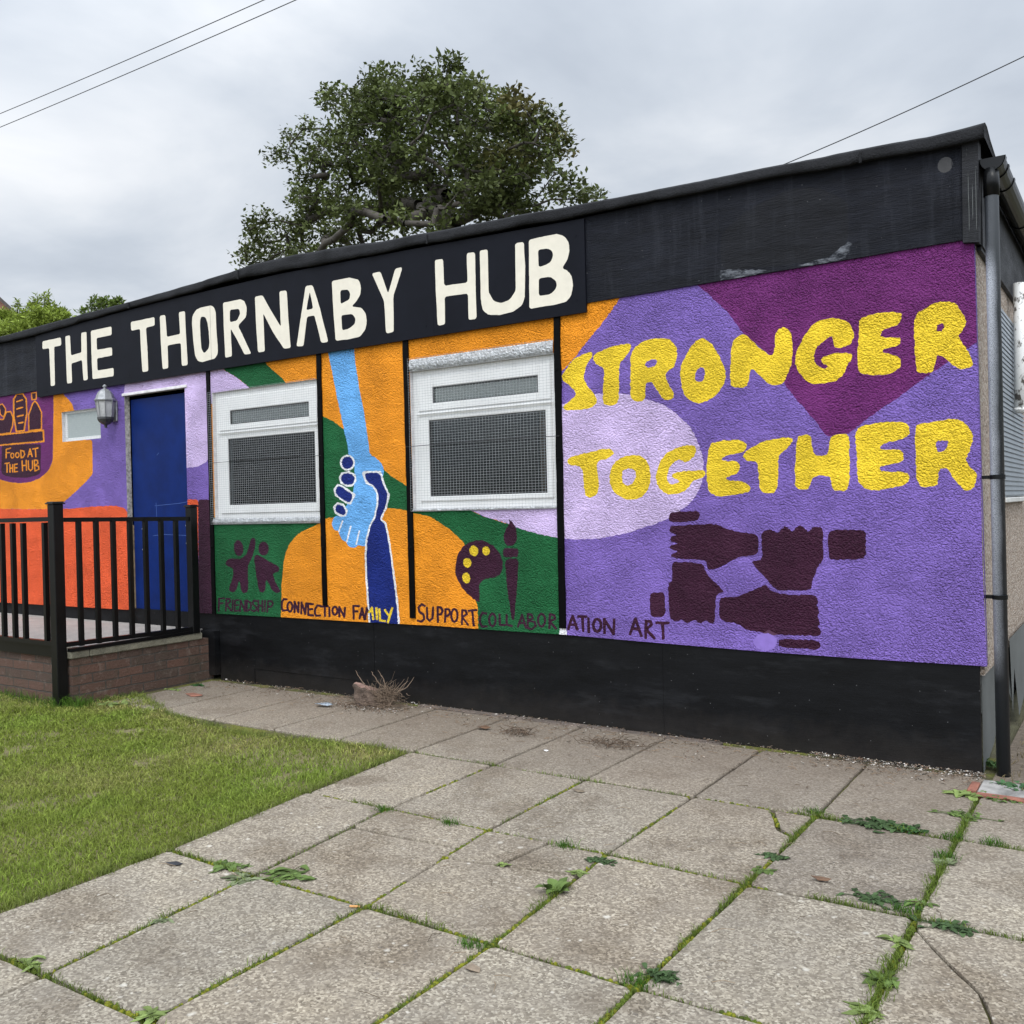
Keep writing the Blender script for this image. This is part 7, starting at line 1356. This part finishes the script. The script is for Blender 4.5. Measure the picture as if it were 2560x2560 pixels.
weed(-2.29, -2.93, 9, .11, .04, (.0, .25), GRY, 'pulled up weed with pale limp leaves and bare root', .03)
weed(-2.16, -2.82, 20, .10, .034, (.05, .45), MDG, 'broad clump of limp leaves where four slabs meet near the lawn', .05)
weed(-2.32, -3.77, 12, .07, .022, (.1, .7), LTG, 'small bright green weed nearest to the photo corner by the lawn', .02)
weed(-1.70, -3.76, 9, .08, .03, (.1, .5), LTG, 'bright leaf rosette at the near edge of the paving, in a mossy joint', .015)
weed(-2.24, -3.35, 7, .05, .022, (.0, .25), GRY, 'tiny pale flat rosette in the joint nearest the lawn', .02)
weed(-1.155, -2.42, 8, .13, .05, (.5, 1.2), MDG, 'dock seedling with upright broad leaves among joint grass', .012, .35)
weed(-1.17, -2.22, 8, .075, .032, (.05, .35), LTG, 'light green flat rosette between the dock seedling and dark clover')
weed(-1.155, -2.07, 22, .045, .022, (.1, .7), DKG, 'dark clover cushion in the paving joint', .028)
weed(-1.47, -2.31, 9, .045, .018, (.2, .8), LTG, 'tiny sprout on the cracked slab')
weed(-.55, -2.80, 26, .07, .02, (.2, 1.1), DKG, 'dense dark leaved weed at the nearest slab crossing', .028)
weed(-.57, -1.68, 18, .055, .024, (.05, .6), DKG, 'dark leafy weed beside the smooth grey slab', .025)
weed(-.575, -1.84, 9, .065, .026, (.0, .3), MDG, 'flat open weed just below the dark leafy one by the smooth slab', .02)
weed(-.29, -1.09, 46, .07, .032, (.1, .9), DKG, 'largest dark green dock patch along the joint below the black boards', .075)
weed(-.17, -1.09, 22, .065, .03, (.1, .8), (.035, .085, .025), 'dark dock patch with grass blades joined to the largest one', .04)
weed(-.12, -1.9, 30, .06, .026, (.1, .8), DKG, 'low dark leaf mat ending the joint of the smooth slab', .05)
weed(.145, -2.0, 28, .06, .026, (.1, .8), DKG, 'low dark leaf mat on the slab right of the grassy joint', .045)
weed(.012, -1.86, 10, .075, .02, (.05, .5), MDG, 'spiky weed at the crossing of the grassy joint', .012)
weed(.02, -1.42, 7, .085, .05, (.1, .5), GRY, 'weed of three round pale leaves in the grassy joint', .012)
weed(.0, -2.2, 8, .085, .028, (.05, .5), LTG, 'yellow green rosette below the two leaf mats', .012)
weed(.02, -2.48, 18, .075, .03, (.1, .7), MDG, 'bushy weed low in the grassy joint', .022)
weed(.03, -2.68, 9, .085, .03, (.0, .4), LTG, 'light flat weed nearest the viewer in the grassy joint', .015)
weed(.0, -.78, 22, .07, .026, (.05, .6), MDG, 'trailing weed in the joint before the drain cover', .05)
weed(-.04, -.45, 12, .11, .06, (.1, .5), LTG, 'broad lobed pale leaves beside the drain cover', .03)
weed(.12, -.43, 26, .07, .034, (.1, .7), MDG, 'row of small leaves along the front of the drain cover', .06)
weed(.18, -.22, 40, .085, .04, (.15, 1.), (.045, .10, .04), 'nettle like weed growing around the downpipe foot', .07, .4)
weed(.0, .16, 18, .09, .04, (.3, 1.2), (.06, .11, .035), 'small leafy weed tucked behind the downpipe', .03, .4)
weed(-5.86, -1.16, 12, .09, .05, (.3, 1.1), LTG, 'round leaved weed at the corner of the brick landing', .06, .35)
weed(-5.95, -.55, 9, .07, .035, (.1, .6), LTG, 'small weed at the brick wall beside the back path', .04)
weed(-5.93, -.33, 16, .08, .035, (.1, .7), (.04, .10, .03), 'dark green weed near the end of the brick wall and black boards', .03)
weed(-7.05, -1.55, 9, .1, .045, (.2, .8), MDG, 'broad leaved weed in the grass below the brick front', .04)
# litter
def scrap(name, x, y, pts, h, m, label, cat, z=.004):
    g = MB(); n = len(pts); rgl = random.Random(len(label)); V = [(x, y, z+h)]+[(x+a, y+b, z+rgl.uniform(0, h)) for a, b in pts]
    g.add(V+[(p[0], p[1], p[2]-.002) for p in V], [(0, 1+i, 1+(i+1) % n) for i in range(n)]+[(n+1, n+2+(i+1) % n, n+2+i) for i in range(n)]+[(1+i, n+2+i, n+2+(i+1) % n, 1+(i+1) % n) for i in range(n)])
    tagobj(g.build(name, m), label, cat)
M_slate = plain('dark_slate_chip', (.02, .022, .027), .6, 30, .3, .3); M_lbrown = plain('dead_leaf_brown', (.10, .055, .03), .8, 40, .5, .4); M_foilw = plain('foil_wrapper', (.3, .36, .42), .3, 60, .9, .6, .006, 80, metal=.4)
scrap('slate_chip', -2.66, -2.98, [(-.035, -.012), (.01, -.02), (.04, .0), (.035, .02), (-.01, .022)], .004, M_slate, 'flat dark chip on the paving beside the lawn', 'slate chip')
scrap('foil_wrapper', -4.36, -.43, [(-.075, -.015), (-.02, -.04), (.05, -.015), (.085, .02), (.02, .03), (-.05, .02)], .025, M_foilw, 'crumpled silver wrapper on the path left of the stump', 'wrapper')
scrap('dead_leaf', -2.89, -.46, [(-.045, -.01), (-.01, -.03), (.03, -.015), (.05, .02), (.0, .03), (-.04, .02)], .02, M_lbrown, 'curled brown leaf between the stump and the root heap', 'dead leaf')
scrap('dead_leaf', -1.07, -3.06, [(-.025, -.012), (.0, -.02), (.03, -.005), (.02, .014), (-.015, .016)], .01, plain('pale_leaf_brown', (.2, .155, .11), .8, 40, .3, .4), 'pale dry leaf on the nearest middle slab', 'dead leaf')
scrap('bark_piece', -.34, -1.83, [(-.04, -.004), (-.01, -.014), (.025, -.012), (.035, .004), (.0, .013), (-.03, .008)], .016, M_lbrown, 'small brown bark piece on the smooth grey slab', 'bark')
scrap('bark_piece', -1.69, -1.31, [(-.035, -.008), (.0, -.014), (.035, -.002), (.02, .012), (-.02, .01)], .008, plain('pale_bark', (.14, .11, .075), .85, 30, .4, .4), 'flat bark sliver on a middle slab below the root heaps', 'bark')
scrap('paper_scrap', -2.25, -.72, [(-.012, -.006), (.01, -.01), (.014, .006), (-.006, .01)], .004, plain('white_paper', (.75, .75, .75), .7, 30, .1, .1), 'tiny white scrap of paper between the two root heaps', 'paper scrap')
scrap('brick_fragment', -5.6, -.62, [(-.08, -.02), (.03, -.05), (.1, .0), (.06, .035), (-.05, .03)], .012, plain('red_brick_chip', (.20, .085, .055), .9, 30, .4, .5), 'flat red brick fragment lying beside the brick landing', 'brick fragment')
scrap('sweet_wrapper', -3.52, -3.38, [(-.045, -.012), (.02, -.02), (.05, .002), (.03, .018), (-.03, .016)], .012, plain('white_purple_wrapper', (.5, .45, .55), .35, 60, .7, .3), 'small pale wrapper lying in the grass', 'wrapper', .03)
g = MB(); g.tube([(-1.725, -2.92, .008), (-1.69, -2.905, .008)], .0042, 8); tagobj(g.build('cigarette_butt', plain('cork_filter', (.55, .27, .09), .7, 60, .2, .1)), 'orange brown cigarette butt in a mossy joint', 'cigarette butt')

# ================================================================== trees and shrubs beyond
F_PX = 2355.
def unproj(px, py, Y):
    d = cf+cr*((px-1280)/F_PX)+cu*((1280-py)/F_PX); t = (Y+5.406)/d.y
    return Vector((.691, -5.406, 1.444))+d*t
def leaf_cloud(name, centres, m, size, rng, flat=.6):
    # centres: (pos, rx, ry, rz, n, colour, weight)
    Vs, Fs, Cs = [], [], []; o = 0
    for pos, rad, n, c_ in centres:
        u = rng.normal(0, 1, (n, 3)); u /= np.linalg.norm(u, axis=1)[:, None]; r_ = rng.uniform(.05, 1., (n, 1))**.45
        p = np.array(pos)+u*r_*np.array(rad)*(1+.25*rng.normal(0, 1, (n, 1)).clip(-1, 1.6))
        a = rng.uniform(0, 2*np.pi, n); e = rng.normal(.1, .5, n)
        d = np.c_[np.cos(a)*np.cos(e), np.sin(a)*np.cos(e), np.sin(e)]+u*.5; d /= np.linalg.norm(d, axis=1)[:, None]
        q = rng.normal(0, .55, (n, 3))+np.array([[0, 0, 1.]]); s = np.cross(d, q); s /= np.linalg.norm(s, axis=1)[:, None]
        l = (size*rng.uniform(.6, 1.25, n))[:, None]; w_ = l*flat*rng.uniform(.6, 1.1, (n, 1))
        V = np.stack([p, p+d*l*.5+s*w_*.5, p+d*l, p+d*l*.5-s*w_*.5], 1).reshape(-1, 3)
        Vs.append(V); k = np.arange(n)*4+o; Fs.append(np.c_[k, k+1, k+2, k+3]); o += n*4
        Cs.append(np.array([c_])*rng.uniform(.55, 1.5, (n, 1))*np.array([[1, 1, 1]]))
    return big_mesh(name, np.concatenate(Vs), np.concatenate(Fs), np.concatenate(Cs), m)
BLOB = '''1160,800,60,30 1260,775,70,35 1330,840,50,22 1500,805,60,30 1100,870,50,25 1420,760,70,35 1200,690,60,35 1080,140,90,35 960,160,70,40 800,160,60,35 740,200,60,45 660,250,70,45 560,260,70,35 520,310,45,40 620,330,80,50 760,280,90,60 850,230,80,60 960,260,70,55 1080,210,80,50 1180,220,70,50 1250,260,50,45 1330,290,60,40 1420,300,60,40 1480,350,60,45 1540,390,50,40 1580,440,50,40 1620,490,45,40 1640,530,35,25 1560,520,60,40 1480,470,70,50 1400,420,70,50 1340,370,60,45 1250,370,55,35 1200,480,55,30 680,390,80,50 600,420,60,40 520,440,60,35 380,430,60,30 320,460,50,35 270,540,50,30 300,590,60,26 380,600,50,26 410,540,40,24 470,500,45,30 560,500,50,34 430,660,70,35 380,720,50,28 520,600,60,34 620,620,90,45 700,560,70,36 640,700,100,50 760,680,100,60 860,600,90,45 950,560,60,30 850,720,110,60 1000,640,110,45 950,800,110,50 1050,720,100,50 1150,600,80,40 1250,600,100,50 1350,580,100,50 1450,580,80,45 1540,600,60,36 1450,660,100,50 1330,680,100,50 1230,710,90,50 1150,760,50,32 1350,790,100,45 1230,830,60,34 1450,830,60,25 1600,640,60,30 1680,700,60,32 1740,740,55,28 1780,765,30,15 1650,770,60,28 1560,740,50,30 180,880,60,42 120,920,45,42 100,1000,40,46 80,1070,35,36 200,980,90,55 300,930,90,50 400,880,90,50 420,820,80,36 520,850,90,50 620,830,80,50 500,950,100,50 380,1000,80,40 650,920,90,50 780,850,90,50 860,880,80,45 760,950,60,30 1010,890,50,26 300,1040,60,30 200,1080,80,40 450,1040,90,40 620,1000,80,35 1100,300,50,30 900,340,40,25 980,420,35,20 1150,380,40,22'''
rt = np.random.RandomState(21); TY = 13.
tb = empty('large_tree', (-14.2, 13.2, 0), 'large dark green broadleaf tree standing alone behind the building roof', 'tree')
CP = Vector((.691, -5.406, 1.444)); tips = []
def tree_pt(x, y, spread):
    px, py = 560+x/1.932, 100+y/1.932; wx = 1-min(1., abs(px-1010)/480)**2
    p = unproj(px, py, TY+rt.uniform(-1, 1)*(.5+spread*wx)); return p, (p-CP).dot(cf)/F_PX/1.932
hubs = []
for bl in BLOB.split():
    x, y, rx, ry = map(float, bl.split(',')); warm = max(0, (x-1100)/600)*(y < 620)*rt.rand(); hub, sc_ = tree_pt(x, y, 2.3); k_ = rt.uniform(.8, 1.25)
    sub = []
    for k in range(max(3, int(rx*ry/330))):
        a = rt.uniform(0, 6.28); q = rt.uniform(.05, 1.)**.6
        pp = hub+(cr*math.cos(a)*rx*q+Vector((0, 0, 1))*math.sin(a)*ry*q)*sc_+cf*rt.uniform(-1, 1)*rx*sc_*.9; sub.append(pp)
    hubs.append((hub, sub, Vector((.080, .098, .032)).lerp(Vector((.16, .118, .045)), min(.8, warm))*k_, .30))
for x0, y0, rx, ry, n in ((1150, 400, 220, 120, 26), (900, 420, 200, 100, 22), (1320, 520, 220, 150, 30), (800, 330, 180, 90, 16), (1000, 300, 230, 80, 18), (700, 520, 170, 110, 18), (900, 560, 220, 100, 20), (1250, 690, 240, 90, 18), (480, 780, 130, 80, 10), (700, 800, 200, 100, 16), (1000, 760, 230, 80, 16), (500, 560, 110, 60, 8)):
    for k in range(n):
        a, q = rt.uniform(0, 6.28), rt.rand()**.5; hub, sc_ = tree_pt(x0+rx*q*math.cos(a), y0+ry*q*math.sin(a), 1.6)
        hubs.append((hub, [hub+Vector((rt.normal(0, .22), rt.normal(0, .3), rt.normal(0, .14))) for _ in range(3)], Vector((.078, .10, .028))*rt.uniform(.7, 1.15), .24))
for k in range(26): h_ = Vector((-14.2+rt.normal(0, 2.6), 13.2+rt.normal(0, 1.8), rt.uniform(3.8, 6.2))); hubs.append((h_, [h_+Vector((rt.normal(0, .5), rt.normal(0, .5), rt.normal(0, .25))) for _ in range(6)], Vector((.07, .09, .025)), .32))
tp = unproj(1140, 560, 13.2); sk = [(Vector((-14.2, 13.2, 0)), -1)]
for z in (1.2, 2.4, 3.6, 4.6): sk.append((Vector((-14.2+(tp.x+14.2)*z/6., 13.2, z)), len(sk)-1))
def grow(pr, p, arc, nz_):
    a = sk[pr][0]; L_ = (p-a).length; st = max(1, int(L_/.4))
    for i in range(1, st+1):
        t = i/st; sk.append((a.lerp(p, t)+(Vector((rt.normal(0, nz_), rt.normal(0, nz_), rt.normal(0, nz_)+arc*L_*math.sin(math.pi*t))) if t < 1 else Vector()), pr)); pr = len(sk)-1
    return pr
for hub, sub, colr, rad in sorted(hubs, key=lambda h: (h[0]-Vector((tp.x, 13.2, 5.4))).length):
    A_ = np.array([q[0] for q in sk]); d_ = np.linalg.norm(A_-np.array(hub), axis=1)+.8*np.clip(A_[:, 2]-hub.z, 0, None); d_[:3] += 3
    e = grow(int(d_.argmin()), hub, .07, .05)
    for pp in sub:
        e2 = grow(e, pp, .04, .03); tips.append((pp, colr*rt.uniform(.75, 1.3), rad))
cents = []
for pp, colr, rad in tips: cents.append((pp, (rad, rad, rad*.62), int(30*(rad/.3)**2), tuple(colr)))
o = leaf_cloud('crown', cents, M_leaf, .145, rt, .62); reorigin(o, tb)
cnt = [0]*len(sk); ch = [0]*len(sk)
for i in range(len(sk)-1, 0, -1):
    if ch[i] == 0: cnt[i] = 1
    cnt[sk[i][1]] += cnt[i]; ch[sk[i][1]] += 1
g = MB(); LR = .0075
for i in range(1, len(sk)):
    a, b = sk[sk[i][1]][0], sk[i][0]; r1 = LR*cnt[i]**.5; r0 = LR*(cnt[sk[i][1]]**.5 if ch[sk[i][1]] == 1 else cnt[i]**.5*1.05)
    g.tube([a, b], [min(r0, .3), min(r1, .3)], 5 if r0 < .03 else 8, cap=False)
g.build('trunk', M_bark, tb, smooth=True)
# shrubs by the far left corner
def shrub(name_, label, ctr, blobs, shoots, Y, cols):
    root = empty(name_, ctr, label, 'shrub', 'shrubs behind the roof'); cs = []
    for x, y, rx, ry in blobs:
        px, py = x/3.4125, 700+y/3.4125; p = unproj(px, py, Y+rt.uniform(-.5, .5)); s_ = (p-Vector((.691, -5.406, 1.444))).dot(cf)/F_PX/3.4125
        cs.append((p, (rx*s_, .8*rx*s_+.3, ry*s_), int(rx*ry*.22), cols))
    g = MB(); Lv = []
    for x0, y0, x1, y1 in shoots:
        a = unproj(x0/3.4125, 700+y0/3.4125, Y); b = unproj(x1/3.4125, 700+y1/3.4125, Y); a2 = a-(b-a)*1.2
        g.tube([a2, a, b], [.02, .012, .005], 5)
        for k in range(16):
            t = k/15; cs.append((a.lerp(b, t), (.13*(1.2-t), .13*(1.2-t), .07), 6, vary(cols, .9)))
    for x, y, rx, ry in blobs:
        p = unproj(x/3.4125, 700+y/3.4125, Y); g.tube([(ctr[0]+(p.x-ctr[0])*.3, ctr[1], 0), p.lerp(Vector((ctr[0], ctr[1], p.z*.6)), .4), p], [.07, .045, .012], 6)
    g.build('stem', M_bark, root); o = leaf_cloud('foliage', cs, M_leaf, .115, rt, .40); reorigin(o, root)
c0 = unproj(90, 810, 7.); c1 = unproj(255, 760, 7.)
shrub('shrub', 'bright yellow green shrub beyond the roof at the far end', (c0.x, 7., 0), [(20, 330, 70, 80), (70, 350, 75, 75), (150, 370, 75, 55), (240, 360, 80, 50), (300, 330, 50, 40), (380, 320, 42, 70), (370, 270, 26, 40), (440, 330, 45, 55), (490, 290, 30, 40), (520, 310, 40, 30), (60, 450, 120, 80), (250, 440, 140, 70), (430, 400, 90, 60), (100, 600, 200, 100)],
      [(150, 270, 150, 185), (310, 250, 320, 140), (380, 230, 375, 125), (400, 240, 412, 118), (440, 290, 452, 220), (510, 300, 505, 245), (550, 330, 568, 292), (220, 320, 225, 255), (280, 300, 290, 250), (530, 310, 535, 260), (270, 240, 275, 185), (190, 330, 195, 280)], 7., (.21, .27, .045))
shrub('shrub', 'sparse leafy shoots poking above the roof between the bright shrub and the large tree', (c1.x, 7., 0), [(850, 350, 60, 40), (930, 340, 60, 35), (760, 370, 50, 40), (880, 450, 120, 60)],
      [(810, 250, 805, 138), (880, 240, 890, 160), (780, 260, 772, 205), (900, 240, 912, 165), (840, 240, 848, 172), (990, 220, 1000, 172), (1010, 215, 1018, 178), (715, 290, 712, 258), (960, 225, 955, 185)], 7., (.12, .17, .035))
# house roof beyond
HR = empty('distant_house', (-44, 16, 0), 'house with a dark pitched roof far behind the bright shrub', 'house')
hp = unproj(0, 742, 19.); hq = unproj(45, 783, 19.)
g = MB(); dx = (hq.x-hp.x); dz = hq.z-hp.z; sl2 = dz/dx
r0 = (hp.x-3., hp.z-sl2*3.); e1 = (hp.x+7., hp.z+sl2*7.); e0 = (r0[0]-10., r0[1]+sl2*10.)
g.add([(e0[0], 19, e0[1]), (r0[0], 19, r0[1]), (e1[0], 19, e1[1]), (e0[0]-19.6, 30, e0[1]), (r0[0]-19.6, 30, r0[1]), (e1[0]-19.6, 30, e1[1]), (e0[0], 19, e0[1]-.2), (r0[0], 19, r0[1]-.2), (e1[0], 19, e1[1]-.2)], [(0, 3, 4, 1), (1, 4, 5, 2), (0, 1, 7, 6), (1, 2, 8, 7)]); g.build('roof', M_roof, HR)
g = MB(); pw = [(e0[0]+.4, 0), (e1[0]-.4, 0), (e1[0]-.4, e1[1]-.2), (r0[0], r0[1]-.25), (e0[0]+.4, e0[1]-.2)]; g.add([(x, 19.3, z) for x, z in pw]+[(x-19., 29.7, z) for x, z in pw], [(0, 1, 2, 3, 4), (9, 8, 7, 6, 5), (0, 5, 6, 1), (1, 6, 7, 2), (4, 9, 5, 0)]); g.build('wall', plain('far_brick', (.25, .12, .08), .9, 3, .2, .2), HR)
# overhead cables
def cable(a, b, Y, label, r=.0125, ext=.6):
    A, B = unproj(*a, Y), unproj(*b, Y); d = B-A; A2, B2 = A-d*ext, B+d*ext; g = MB()
    g.tube([A2.lerp(B2, t)-Vector((0, 0, .5*t*(1-t)))+Vector((0, 0, .5*.24)) for t in np.linspace(0, 1, 20)], r, 6)
    tagobj(g.build('overhead_cable', M_cable), label, 'cable', 'overhead cables')
cable((0, 286), (665, 0), 9., 'upper of the two thin parallel cables crossing the sky', .0095)
cable((0, 320), (745, 0), 9., 'lower of the two thin parallel cables crossing the sky', .0095)
cable((1983, 405), (2560, 145), 9., 'single thin cable rising from behind the roof near the gutter', .0075)
